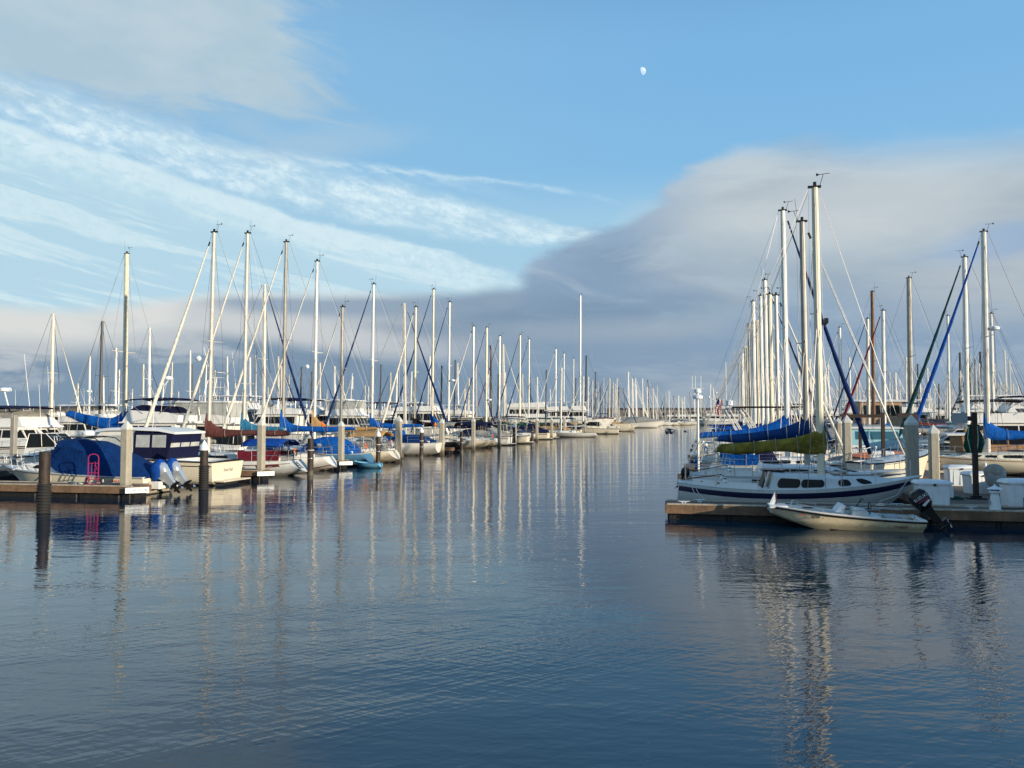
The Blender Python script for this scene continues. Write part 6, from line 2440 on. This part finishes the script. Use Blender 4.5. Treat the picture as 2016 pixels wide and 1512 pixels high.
# ---------------- boats right of the right walkway (bows to the walkway)
G_W = 'sailing boats berthed bow-in to the right walkway'
for d_ in [
 dict(label='sloop with the big bright blue sail cover and blue furled jib at the right edge', mast_px=1943, top_py=457, L=10.0, t_mast=15.6, cover=BLUEC, cover_up=1.05, cover_h=.45, jib=SAILBB, jib_r=.13, hull=GEL2, mast_mat=ALU, mast_r=.15, radar=.55, mfrac=.55, boom=4.6, boom_z=2.0, boot=BOOT, stripe=TEAK, stripe_h=(.93, .97)),
 dict(label='sloop with a dark green furled jib behind the tall timber post', mast_px=1904, top_py=507, L=10.0, t_mast=16.4, cover=TANC, cover_up=.3, jib=SAILG, jib_r=.14, hull=GEL2, mast_mat=ALUW, mast_r=.15, mfrac=.55),
 dict(label='sloop with a dull grey bare mast and no sails', mast_px=1793, top_py=548, L=9.5, t_mast=15.6, cover=GREYC, cover_up=.2, jib=None, hull=GEL, mast_mat=ALUD, mast_r=.19, mfrac=.55),
 dict(label='sloop with a dark red furled jib leaning left', mast_px=1741, top_py=612, L=9.5, t_mast=15.6, cover=BLUEC, cover_up=.9, jib=SAILR, jib_r=.13, hull=GEL, mast_mat=ALUW, mast_r=.16, mfrac=.55),
 dict(label='sailing boat with the dark tapered wooden mast', mast_px=1720, top_py=575, L=11, t_mast=16.0, cover=NAVYC, cover_up=.9, jib=None, hull=NAVYH, mast_mat=WOODM, mast_r=.17, mfrac=.55),
 dict(label='sloop whose mast stands just left of the dark wooden one', mast_px=1710, top_py=628, L=9.5, t_mast=16.6, cover=None, jib=SAILB, jib_r=.09, hull=GEL, mast_mat=ALU, mast_r=.17, mfrac=.55),
 dict(label='sloop with a lone white mast left of the long navy furled jib', mast_px=1655, top_py=645, L=9.5, t_mast=16.6, cover=YELC, jib=SAILW, jib_r=.08, hull=GEL, mast_mat=ALUW, mast_r=.17, mfrac=.55),
 dict(label='sloop with a thin white mast and black boom cover at the right edge', mast_px=1955, top_py=618, L=10.5, t_mast=27.5, cover=BLACKC, cover_up=.5, jib=None, hull=GEL, mast_mat=ALUW, mast_r=.17, mfrac=.55, boom=6, boom_z=3.3),
 dict(label='sloop with a white mast between the green and the blue furled jibs', mast_px=1869, top_py=622, L=10, t_mast=27.5, cover=GREENC, jib=None, hull=GEL, mast_mat=ALUW, mast_r=.14, mfrac=.55),
 ]:
    row_boat(lod=1, group=G_W, stern_px=None, **d_)
# long navy furled sail belonging to the third sloop's neighbour is on the sloop itself

# grey-cowled outboard boat at the right edge
k_, s_, t_ = st(1992, s=28.9)
bt, BH = cruiser('white runabout with a big grey-hooded outboard beside the dock box at the right edge', P(29.9, t_ + 2.9), RZ_R, 5.6, 'covered', hull=GEL, B=2.0, fs=.95, fb=1.2, whips=0, platform=False, stripe=BLK, stripe_h=(.80, .84))
ob_ = outboard((-2.85, 0, .70), bt, GREYS, BLK, scale=1.1)
mb = MB()
mb.ball((-.26, 0, .56), (.32, .23, .25), 14, 8)
mb.build('engine_hood', GREYC, ob_, smooth=60)

# blue-windowed cabin boat, cream motorboat, red hulled boat, orange cover
k_, s_, t_ = st(1745, Y=52)
b1, _h = cruiser('pale blue-windowed cabin boat with black hull numbers right of the thin post', P(s_, t_), RZ_R, 7.5, 'trawler', hull=WHITEP, house_mat=mat('pale_blue_paint', (.30, .52, .60), .4), win=mat('blue_glass', (.03, .12, .18), .1), house=(.18, .60), house_h=1.35, nwin=3, lod=1, B=2.7, overhang=.2)
lettering('CF 9577 TR', .26, BLK, b1, (-.6, -1.22, 1.02), (PI / 2, 0, 0))
k_, s_, t_ = st(1868, Y=52)
cruiser('cream motor cruiser in full sun between the green bundle and the low concrete pile', P(s_, t_), RZ_L, 8.5, 'express', hull=GEL2, lod=1, B=3.0, fs=1.1, fb=1.5, whips=1)
k_, s_, t_ = st(1850, Y=96)
cruiser('long red-hulled boat with a black rail far behind the right dock', P(s_, t_), RZ_L + .1, 15, 'covered', hull=REDH, lod=1, B=4, fs=2.2, fb=2.9, rub=BLACKH, cover=BLACKC, cover_prof=[(.05, .3), (.3, .5), (.6, .5), (.9, .2)])
k_, s_, t_ = st(1748, Y=44)
cruiser('small boat under an orange cover behind the sloop bow', P(s_, t_), RZ_L, 4.8, 'covered', hull=GEL2, lod=1, B=1.8, fs=.8, fb=1.0, cover=ORANGE, cover_prof=[(.02, .2), (.2, .42), (.6, .42), (.9, .15)], whips=0)
k_, s_, t_ = st(1760, Y=35.5)
cruiser('cream dinghy with an upturned bow between the thin posts and the thickest pile', P(s_, t_), RZ_R + .5, 4.0, 'covered', hull=GEL2, lod=1, B=1.7, fs=1.2, fb=1.7, whips=0, platform=False)
k_, s_, t_ = st(1735, Y=90)
b2, _h = cruiser('brown fishing trawler with a tall wheelhouse behind the dark wooden mast', P(s_, t_), RZ_L, 12, 'trawler', hull=TEAK, house_mat=mat('tan_wheelhouse', (.36, .24, .14), .6), house=(.35, .72), house_h=3.2, nwin=4, B=4, fs=1.5, fb=2.4)
k_, s_, t_ = st(1690, Y=66)
cruiser('white boat under a grey peaked cover right of the sunlit pile', P(s_, t_), RZ_L, 9, 'covered', hull=MAROON, lod=1, B=3.2, fs=1.2, fb=1.6, cover=GREYC, cover_prof=[(.02, .9), (.3, 1.3), (.6, 1.2), (.95, .3)])
k_, s_, t_ = st(1985, Y=62)
cruiser('dark-canopied motor yacht at the far right edge', P(s_, t_), RZ_R, 12, 'flybridge', hull=NAVYH, lod=1, B=4, bimini=BLACKC, whips=3)
k_, s_, t_ = st(1965, Y=48)
cruiser('wood-trimmed green boat below the big blue sail cover', P(s_, t_), RZ_R, 9, 'trawler', hull=GREENH, house_mat=TEAK, lod=1, B=3, house_h=1.0)
# white dock gear behind: tall box with a red door
for px, Y_, lb, m_ in ((1733, 41, 'white dock box behind the thin timber post, right of the navy jib', None), (1683, 50, 'distant white dock box beside the sunlit pile', None)):
    k_, s_, t_ = st(px, Y=Y_)
    dock_box(lb, P(s_, t_, .5), -TH, w=1.1, h=.95)

# ---------------- motor boats left
def mboat(px, Y, heading, L, style, label, **o):
    k_, s_, t_ = st(px, Y=Y)
    return cruiser(label, P(s_, t_), RZ_L if heading < 0 else RZ_R, L, style, **o)

mboat(48, 53, 1, 13.5, 'flybridge', 'largest flybridge cruiser at the left edge with a tall white radar post', B=4.2, fs=1.1, fb=1.6, hull=GEL, fly_cover=GREYC, bimini=NAVYC, radar=3.7, radar_leg=1.6, whips=3, stripe=BLK, stripe_h=(.90, .93), outriggers=6.5, house=(.22, .62), house_h=1.3, fly_h=.62, bim_h=1.15)
mboat(120, 44, 1, 7.5, 'express', 'white express boat with a framed windshield peeking over the blue canvas', B=2.6, arch=True)
mboat(300, 58, -1, 10.5, 'flybridge', 'flybridge cruiser with a navy bimini and navy flybridge cover', B=3.7, bimini=NAVYC, fly_cover=NAVYC, house_h=1.45, fs=1.2, fb=1.7, fly_h=.85, radar=4.6, radar_leg=.5, whips=2)
mboat(395, 62, -1, 11.5, 'convertible', 'white convertible cruiser with a clear vinyl flybridge enclosure and hardtop', B=3.9, hardtop=True, enclosure=True, house_h=1.4, fs=1.1, fb=1.8)
mboat(200, 80, 1, 13, 'convertible', 'white sport boat with a pale hardtop and domes behind the blue sail cover', B=4.2, hardtop=True, mast=3.2, house_h=1.6, radar=4.6)
mboat(470, 100, 1, 15, 'convertible', 'white sportfishing yacht with a tall tuna tower', B=5, tower=True, hardtop=True, house_h=2.3, fs=1.6, fb=2.6, outriggers=10, whips=3)
mboat(545, 105, 1, 15, 'flybridge', 'white motor yacht with dark side windows between the teal and blue covers', B=4.8, house_h=2.3, fs=1.5, fb=2.4)
mboat(640, 96, -1, 14.5, 'trawler', 'white trawler yacht with dark green canopy edges', B=4.6, bimini=GREENC, house_h=2.2, mast=4.5, fs=1.5, fb=2.4, rub=GREENH)
mboat(693, 90, 1, 9, 'convertible', 'cruiser with a striped vinyl-walled wheelhouse right of the green-edged trawler', B=4, hardtop=True, enclosure=True, house_h=2.0, fs=1.2, fb=1.8, mast=3.5)
mboat(742, 108, 1, 15, 'trawler', 'white houseboat with a low dark roof and square windows', name='houseboat', cat='houseboat', B=5, house=(.05, .85), house_h=2.1, nwin=6, fs=.9, fb=1.2)
mboat(838, 98, 1, 13, 'flybridge', 'sleek white motor yacht with a dark raked window and dome cluster', B=4.5, house_h=2.2, fs=1.5, fb=2.3, mast=2.2, fly_h=.6)
mboat(935, 105, 1, 12, 'trawler', 'boat with a brown-grey deckhouse in the middle of the left row', B=4.2, house_mat=GREYC, house_h=2.0, hull=GEL2)
mboat(1050, 175, 1, 20, 'flybridge', 'big white motor yacht with a raked upper deck behind the left row', B=6, house_h=2.7, fs=2.2, fb=3.6, fly_h=1.1, nwin=6, mast=3.0)
mboat(1128, 160, 1, 18, 'convertible', 'big white yacht with a long flat hardtop', B=5.6, hardtop=True, house_h=2.2, fs=2.0, fb=3.2, fly_h=.9, nwin=6)
mboat(1196, 195, -1, 11, 'express', 'white cruiser with a square sunlit stern at the far end of the left row', B=4.4, fs=1.6, fb=2.2, hull=GEL2, arch=True)
mboat(1030, 118, -1, 9.5, 'express', 'cream runabout between the green-covered sloop and the pale pile', hull=GEL2, B=3.2, bimini=GREENC)
mboat(1160, 150, -1, 11, 'express', 'cream boat with a brown cockpit near the far end of the left row', hull=GEL2, B=3.6, bimini=MAROC)
mboat(968, 96, -1, 9, 'express', 'white runabout behind the wedge-sterned sloop', hull=GEL2, B=3.2, bimini=GREYC)
mboat(1080, 132, -1, 10, 'express', 'cream motorboat with dark canopy beside the maroon-covered sloop', hull=GEL2, B=3.4, bimini=BLACKC)
mboat(440, 49, -1, 8.5, 'express', 'low white motorboat behind the brown sail cover', B=2.9, frame=BLK)
mboat(1265, 232, 1, 13, 'covered', 'white cruiser under a grey canvas at the far end of the channel', hull=GEL, B=4.4, fs=1.5, fb=2.2, cover=GREYC, cover_prof=[(.02, .4), (.2, 1.6), (.55, 1.5), (.8, .5), (.95, .1)])
lbr = ('small cream runabout stern-out %s')
for i_, (s_b, wh) in enumerate(((88.0, 'left of the navy-covered sloop'), (111.0, 'between the crimson jib and the green cover'), (130.5, 'right of the navy-covered sloop far along'), (136.5, 'just before the maroon-covered sloop far along'),
                              (142.0, 'touching the maroon-covered sloop far along'), (151.0, 'between two thin masts left of the tallest yacht mast'), (169.5, 'directly under the tallest yacht mast'), (162.5, 'left of the tallest yacht mast'), (177.0, 'just right of the tallest yacht mast'), (186.0, 'second beyond the tallest yacht mast'),
                              (194.0, 'third beyond the tallest yacht mast'), (203.0, 'second last of the left row'), (213.0, 'last of the left row'))):
    L_ = 7.5 + (i_ * 37 % 5) * .5
    cruiser(lbr % wh, P(s_b, T_L - L_ / 2 + .3), RZ_L, L_, ('express', 'covered', 'express', 'flybridge')[i_ % 4], hull=GEL2 if i_ % 3 else GEL, B=2.9, lod=1, fly_h=.5, house_h=1.2,
            cover=(GREYC, NAVYC, TANC)[i_ % 3], bimini=(None, MAROC, GREENC, BLACKC)[i_ % 4], whips=1, fs=1.0, fb=1.4, stripe=(BLK, MAROON, NAVYH)[i_ % 3])
# grey inflatable on a foredeck
k_, s_, t_ = st(378, Y=46)
inf = thing('inflatable_dinghy', 'deflated-looking grey inflatable lying on the foredeck beside the brown sail cover', 'dinghy', P(s_, t_, 1.55), RZ_L + .2)
mb = MB()
mb.tube([(-1.2, -.5, .2), (0.6, -.55, .2), (1.2, -.3, .22), (1.35, 0, .25), (1.2, .3, .22), (.6, .55, .2), (-1.2, .5, .2)], [.12, .2, .2, .2, .2, .2, .12], n=8)
mb.box(-1.1, 1.0, -.4, .4, .05, .12)
mb.build('tubes', GREYC, inf)
# ---------------- second and third rows, and the far masts
def proto_boat(label, **o):
    return sailboat(label, (0, -500, 0), 0, 10.0, .8, 13.0, 0, None, **o)[0]

far_kinds = [
 ('bare white mast', dict(cover=None, jib=None, mast_mat=ALUW, hull=GEL)),
 ('white mast and blue sail cover', dict(cover=BLUEC, jib=None, mast_mat=ALUW, hull=GEL)),
 ('white mast and white furled jib', dict(cover=NAVYC, jib=SAILW, jib_r=.11, mast_mat=ALUW, hull=GEL2)),
 ('dark mast', dict(cover=None, jib=None, mast_mat=mat('dark_anodised_mast', (.05, .05, .055), .5), hull=GEL)),
 ('grey mast and navy furled jib', dict(cover=None, jib=SAILB, jib_r=.11, mast_mat=ALU, hull=GEL2)),
 ('cream mast and tan cover', dict(cover=TANC, jib=SAILW, jib_r=.09, mast_mat=ALUC, hull=GEL2)),
]
protos = []
used = set()
for nm, o in far_kinds:
    protos.append(proto_boat('x', mast_r=.15, wire=.022, **o))
DIFF = {}


def far_boat(px, ty, Y, kind, where, heading=1, label=None):
    top = top_z(ty, Y, px)
    sc_ = top / 13.0
    k, s, t = st(px, Y=Y)
    rz = (RZ_R if heading > 0 else RZ_L)
    loc = P(s, t) - (Matrix.Rotation(rz, 3, 'Z') @ Vector((.8 * sc_, 0, 0)))
    nm = far_kinds[kind][0]
    lb = label or 'distant sailboat, %s, %s' % (nm, where)
    g = 'distant sailboats, %s, %s' % (nm, where)
    src = protos[kind]
    if kind not in used:
        used.add(kind)
        src.location = loc
        src.rotation_euler = (0, 0, rz)
        src.scale = (sc_,) * 3
        src['label'] = lb
        if label is None:
            src['group'] = g
        return src
    c_ = copy_tree(src, loc, rz, lb, g if label is None else None, sc_)
    fw = .75 + .5 * ((int(px) * 7 + int(ty)) % 10) / 10
    c_.scale = (sc_ * fw, sc_ * fw, sc_)
    c_.rotation_euler = (math.radians(((int(px) * 13) % 7 - 3) * .25), math.radians(((int(px) * 5) % 5 - 2) * .3), rz)
    return c_


W_SL = 'in the second row, behind the boats of the left side'
for px, ty, Y, kd, hd, lb in (
    (101, 618, 75, 5, 1, 'leftmost tall cream mast boat, behind the big flybridge cruiser at the left edge'),
    (196, 632, 80, 3, -1, 'sailing boat with the thin dark mast left of the tall left mast'), (227, 685, 82, 0, 1, 'sailing boat with a short white mast touching the tall left mast'),
    (294, 645, 85, 0, 1, 'sailing boat with a white mast above the navy bimini'), (376, 690, 90, 0, 1, 'sailing boat with a slim white mast above the clear flybridge enclosure'),
    (519, 560, 62, 4, 1, 'sailing boat with a tall white mast and navy jib between the teal and blue covers'),
    (797, 597, 82, 4, 1, 'sailing boat with a brownish mast and dark jib crossing behind the black-covered one'),
    (506, 700, 110, 4, 1, 'small dark-jibbed sailing boat behind the teal cover'), (548, 702, 112, 4, 1, 'small dark-jibbed sailing boat left of the bright blue cover'),
    (968, 680, 118, 3, 1, 'sailing boat with a dark mast right beside the tall cream mast'), (995, 678, 128, 5, 1, 'sailing boat with a cream mast beside the crimson furled jib'),
    (904, 715, 150, 0, 1, 'sailing boat with a short white mast left of the navy-covered sloop'), (1045, 742, 190, 3, 1, 'sailing boat with a short black mast right of the green cover'),
    (450, 702, 120, 0, 1, 'sailing boat with a short white mast behind the tuna tower')):
    far_boat(px, ty, Y, kd, '', hd, lb)
# tall leftmost bow-out sloop with bright blue cover
row_boat(label='sloop with the tall stained mast and bright blue sail cover pointing left', group=None, lod=1, back=True, mast_px=245, top_py=500, stern_px=None, L=10.8, t_mast=-41.0, cover=BLUEC, cover_up=1.5, cover_h=.95, cover_fall=.6, boom=4.9, boom_z=1.75, boom_rise=1.55, jib=None, mast_mat=ALUC, mast_r=.17, spreaders=(.48,), sp_w=1.3)
r2 = random.Random(21)
for i in range(60):          # left of the channel, beyond
    px = 150 + (1225 - 150) * (i + r2.random() * .8) / 60
    Y = r2.uniform(110, 200)
    ty = r2.choice((r2.uniform(700, 745), r2.uniform(735, 775), r2.uniform(720, 770)))
    Y = max(Y * (1.0 if ty > 720 else .85), 0)
    Y = min(Y, st(px, t=-44)[0]) if px > 700 else Y
    Y = max(Y, st(px, t=-80)[0] * .5) if px < 900 else Y
    far_boat(px, ty, Y, r2.choice((0, 0, 1, 2, 3, 4, 5)), 'beyond the left row', r2.choice((1, -1)))
# the oblique end of the left row
for px, ty in ((1147, 745), (1152, 700), (1158, 742), (1165, 748), (1170, 732), (1176, 752), (1181, 765), (1187, 745), (1193, 770), (1199, 752), (1206, 753), (1212, 760), (1218, 762)):
    far_boat(px, ty, min(330, st(px, t=-27.5)[0]), r2.choice((0, 2, 3, 4, 0)), 'at the far end of the left row', -1)
for px, ty in ((1238, 732), (1246, 745), (1254, 744), (1268, 745), (1277, 748), (1276, 762), (1287, 761), (1310, 771), (1319, 769), (1327, 779), (1337, 779), (1369, 771), (1376, 774), (1293, 780), (1345, 790)):
    far_boat(px, ty, 240 + (px - 1238) * .8, (3 if px in (1277, 1287, 1310, 1327) else r2.choice((0, 0, 2, 1))), 'across the far end of the channel', 1)
for i in range(34):
    px = 1150 + 320 * (i + r2.random() * .9) / 34
    far_boat(px, r2.uniform(755, 798), r2.uniform(290, 400), r2.choice((0, 0, 2, 3, 4)), 'across the far end of the channel', r2.choice((1, -1)))
for i in range(78):          # right of the channel
    px = 1560 + (2050 - 1560) * (i + r2.random() * .9) / 78
    ty = r2.choice((r2.uniform(690, 740), r2.uniform(735, 775), r2.uniform(745, 785), r2.uniform(745, 785)))
    Y = r2.uniform(110, 210) * (.85 if ty < 740 else 1)
    far_boat(px, ty, Y, r2.choice((0, 0, 0, 1, 2, 3, 4, 5)), 'in the forest of masts on the right', r2.choice((1, -1)))
for i, (px, ty) in enumerate(((1935, 715), (1927, 722), (1898, 735), (1965, 716), (1986, 690), (1995, 707), (2008, 760), (1830, 725), (1814, 738), (1768, 735), (1765, 734), (1600, 742), (1627, 735), (1589, 738))):
    far_boat(px, ty, 105 + (i * 37 % 30), (0, 4, 0, 2)[i % 4], 'rising above the right mast forest', 1)
# far motor boats: a few types, copied
r3 = random.Random(5)
mp = [cruiser('x', (0, -500, 0), 0, 12, 'flybridge', lod=0, B=4, bimini=NAVYC, house_h=2.0, fs=1.3, fb=2.1),
      cruiser('x', (0, -500, 0), 0, 11, 'express', lod=0, B=3.6, bimini=BLACKC, fs=1.2, fb=1.8, hull=GEL2),
      cruiser('x', (0, -500, 0), 0, 13, 'convertible', lod=0, B=4.2, hardtop=True, house_h=2.1, fs=1.4, fb=2.4)]
mp = [q[0] for q in mp]
mk = ['with a dark bimini', 'with a low black canopy', 'with a white hardtop']
mused = set()


def far_motor(px, Y, kd, where, hd):
    k, s, t = st(px, Y=Y)
    lb = 'distant white motor boat %s %s' % (mk[kd], where)
    g = 'distant motor boats %s %s' % (mk[kd], where)
    rz = RZ_R if hd > 0 else RZ_L
    if kd not in mused:
        mused.add(kd)
        o = mp[kd]
        o.location = P(s, t)
        o.rotation_euler = (0, 0, rz)
        o['label'] = lb
        o['group'] = g
        return
    copy_tree(mp[kd], P(s, t), rz, lb, g)


for i in range(20):
    px_ = 20 + 1150 * (i + r3.random() * .7) / 20
    far_motor(px_, min(r3.uniform(120, 220), st(px_, t=-46)[0] if px_ > 500 else 999), r3.randrange(3), 'beyond the left row', r3.choice((1, -1)))
for i in range(12):
    far_motor(1300 + 160 * (i + r3.random() * .7) / 12, r3.uniform(300, 380), r3.randrange(3), 'along the far shore ahead', r3.choice((1, -1)))
for i in range(22):
    far_motor(1560 + 480 * (i + r3.random() * .7) / 22, r3.uniform(75, 190), r3.randrange(3), 'among the masts on the right', r3.choice((1, -1)))

# ---------------- far shore
def shore():
    mb = MB()
    rows = []
    xs_ = [-900 + 60 * i for i in range(46)]
    for y_, zz in ((470, -1), (474, 1.2), (482, 3.0), (500, 3.6), (560, 3.0)):
        rows.append([(x, y_ + 10 * noise.noise(Vector((x * .01, y_ * .1, 0))), (zz + (1.4 * noise.noise(Vector((x * .02, y_ * .03, 3))) if zz > 0 else 0))) for x in xs_])
    mb.grid(rows)
    o = mb.build('far_breakwater', mat('breakwater_rock', (.045, .050, .055), .9, var=.5, vscale=.05), smooth=0)
    tag(o, kind='structure')
    for i, (x0, x1, h_, y_, lb) in enumerate(((-420, -250, 7.5, 486, 'long low dark warehouse on the far shore at the left edge'), (-150, -90, 7, 490, 'low dark shed on the far shore behind the houseboat'),
                                              (60, 140, 6.5, 490, 'low grey-roofed building on the far shore ahead'), (150, 230, 6, 492, 'low dark shed on the far shore right of the channel end'), (265, 330, 6.5, 492, 'low building on the far shore behind the mast forest'))):
        r_ = thing('warehouse', lb, 'building', ((x0 + x1) / 2, y_, 2.5), 0, 'low buildings on the far shore')
        w2 = (x1 - x0) / 2
        mb = MB()
        mb.box(-w2, w2, 0, 14, 0, h_ - 1.2)
        wl = mb.build('wall', mat('shed_wall', (.11, .11, .11), .8, var=.2), r_, smooth=0)
        mb = MB()
        mb.loft([[(-w2 - .5, -.6, h_ - 1.2), (-w2 - .5, 7, h_), (-w2 - .5, 14.6, h_ - 1.2)], [(w2 + .5, -.6, h_ - 1.2), (w2 + .5, 7, h_), (w2 + .5, 14.6, h_ - 1.2)]])
        mb.build('roof', mat('shed_roof', (.045, .045, .05), .8), r_, smooth=0)
        mb = MB()
        n_ = int(w2 / 3)
        for q in range(n_):
            x = -w2 + 3 + q * 6
            mb.box(x, x + 2.2, -.06, -.003, 1.6, 3.2)
        mb.build('window_band', GLASS, r_, smooth=0)


shore()

# ---------------- birds and the moon
def gull(px, py, Y, label, rz, flap, sz=.5, m=None):
    loc = at(px, py, Y)
    r_ = thing('flying_bird', label, 'bird', loc, rz)
    mb = MB()
    mb.tube([(-.30, 0, .0), (-.16, 0, .02), (0, 0, .03), (.16, 0, .04), (.24, 0, .05), (.31, 0, .04)], [.015, .05, .075, .055, .04, .008], n=8)
    for sd in (1, -1):
        pts0 = [(.10, 0, .05), (.14, sd * .25, .05 + flap * .22), (.02, sd * .55, .05 + flap * .10), (-.12, sd * .72, .02 + flap * .02)]
        pts1 = [(-.10, 0, .03), (-.08, sd * .25, .04 + flap * .22), (-.10, sd * .5, .04 + flap * .10), (-.16, sd * .70, .02)]
        mb.loft([[pts0[i], (Vector(pts0[i]) * .5 + Vector(pts1[i]) * .5 + Vector((0, 0, .02))), pts1[i], (Vector(pts0[i]) * .5 + Vector(pts1[i]) * .5 - Vector((0, 0, .004)))] for i in range(4)])
    mb.slab([(-.28, -.03, 0), (-.28, .03, 0), (-.42, .07, .0), (-.42, -.07, .0)], .012, (0, 0, 1))
    mb.build('body', m or GREYS, r_, smooth=60)
    r_.scale = (sz * 2,) * 3
    return r_


gull(1318, 846, 46, 'grey bird flying low over the channel ahead, wings down', 2.4, -1.6, .42, mat('grey_feathers', (.10, .11, .12), .8))
gull(1349, 851, 70, 'tiny dark bird low over the water beside the radar pole', 2.8, .8, .35, mat('dark_feathers', (.04, .04, .045), .8))
gull(15, 771, 60, 'small white gull in the sky at the left edge', 1.2, 1.5, .4, WHITEP)

mloc = at(1264, 140, 9000)
mr = mloc.length * 6.9 / FPX
mo_ = thing('moon', 'pale daytime half moon in the blue sky', 'moon', mloc, 0)
mm = bpy.data.materials.new('moon_glow')
mm.use_nodes = True
Nn = NT(mm.node_tree)
bb = mm.node_tree.nodes['Principled BSDF']
bb.inputs['Base Color'].default_value = (.0, .0, .0, 1)
tcm = Nn.n('ShaderNodeTexCoord').outputs['Object']
ec = Nn.mix(Nn.sm(Nn.noise(tcm, 1.3 / mr, 3, .5), .38, .62), lin(172, 200, 230), lin(214, 229, 240))
Nn.lk(ec, bb.inputs['Emission Color'])
bb.inputs['Emission Strength'].default_value = 1.0
mb = MB()
rings = []
vd = -mloc.normalized()
rt_ = Vector((0, 0, 1)).cross(vd).normalized() * -1      # picture right is -this
rt_ = Vector((vd.y, -vd.x, 0)).normalized() * -1
up_ = vd.cross(rt_).normalized()
if rt_.x < 0:
    rt_ = -rt_
if up_.z < 0:
    up_ = -up_
ca, sa = math.cos(math.radians(18)), math.sin(math.radians(18))
ax = rt_ * ca + up_ * sa
ay = up_ * ca - rt_ * sa
n_ = 24
outl = []
for i in range(n_):          # lit limb on the right, terminator on the left
    a_ = -PI / 2 + PI * i / (n_ - 1)
    outl.append((math.cos(a_), math.sin(a_)))
for i in range(1, n_ - 1):
    a_ = PI / 2 + PI * i / (n_ - 1)
    outl.append((.28 * math.cos(a_), math.sin(a_)))
def mring(f, dz):
    return [ax * (x * mr * f) + ay * (y * mr * f) + vd * dz for x, y in outl]
mb.loft([mring(.6, -mr * .5), mring(1, -mr * .1), mring(1, mr * .1), mring(.75, mr * .5), mring(.3, mr * .7)])
mb.build('lit_face', mm, mo_, smooth=60)

# ---------------- unseen shed-shaped block, added behind the viewer to shade the near right berths
def unseen_shade_block():
    hd = Vector((to_sun.x, to_sun.y, 0)).normalized()
    nn = Vector((-hd.y, hd.x, 0))
    if nn.y < 0:
        nn = -nn
    D_ = 75.0
    c0_ = Vector((10.5, 27, 0)) + hd * D_
    half = (34.5 - 26.0) / 2
    h_ = 3.7 + D_ * math.tan(SUN_EL) - .9
    r_ = thing('unseen_shade_block', 'unseen tall block added beyond the right side to shade the near berths', 'building', (c0_.x, c0_.y, 0), math.atan2(nn.y, nn.x))
    mb = MB()
    mb.box(-half, half, -6, 6, -.5, h_ - .8)
    mb.build('wall', mat('shed_wall', (.11, .11, .11), .8, var=.2), r_, smooth=0)
    mb = MB()
    mb.loft([[(-half - .3, -6.4, h_ - .8), (-half - .3, 0, h_), (-half - .3, 6.4, h_ - .8)], [(half + .3, -6.4, h_ - .8), (half + .3, 0, h_), (half + .3, 6.4, h_ - .8)]])
    mb.build('roof', mat('shed_roof', (.045, .045, .05), .8), r_, smooth=0)


unseen_shade_block()

# ---------------- loose dock gear on the near docks
def hose_coil(label, loc, m, r=.22, name='coiled_hose', cat='hose'):
    e = thing(name, label, cat, loc, 0)
    mb = MB()
    pts = []
    for i in range(60):
        a = i * .5
        rr = r - .0022 * i
        pts.append((rr * math.cos(a), rr * math.sin(a), .02 + .0012 * i))
    pts.append((r + .25, .15, .02))
    pts.append((r + .6, .05, .02))
    mb.tube(pts, .013, n=5)
    mb.build('coil', m, e)
    return e


hose_coil('green garden hose coiled on the dock between two white dock boxes', P(28.6, st(1880, s=28.6)[2], fz), GREENC)
hose_coil('pale rope coiled on the dock beside the bow of the near sloop', P(26.0, st(1730, s=26.0)[2], fz), ROPE, .15, 'coiled_rope', 'rope')
hose_coil('rope coiled flat on the near left dock left of the magenta hand truck', P(27.75, st(165, s=27.75)[2], .5), ROPE, .16, 'coiled_rope', 'rope')
cd = thing('extension_cord', 'black shore power cord snaking from the white pedestal to the dock box', 'power cord', P(26.2, st(1975, s=26.2)[2], fz), -TH)
mb = MB()
mb.tube([(-.5, -.30, .02), (-.2, -.18, .015), (.1, -.34, .015), (.4, -.1, .015), (.55, .1, .02), (.6, .25, .30)], .012, n=5)
mb.build('cable', RUBB, cd)
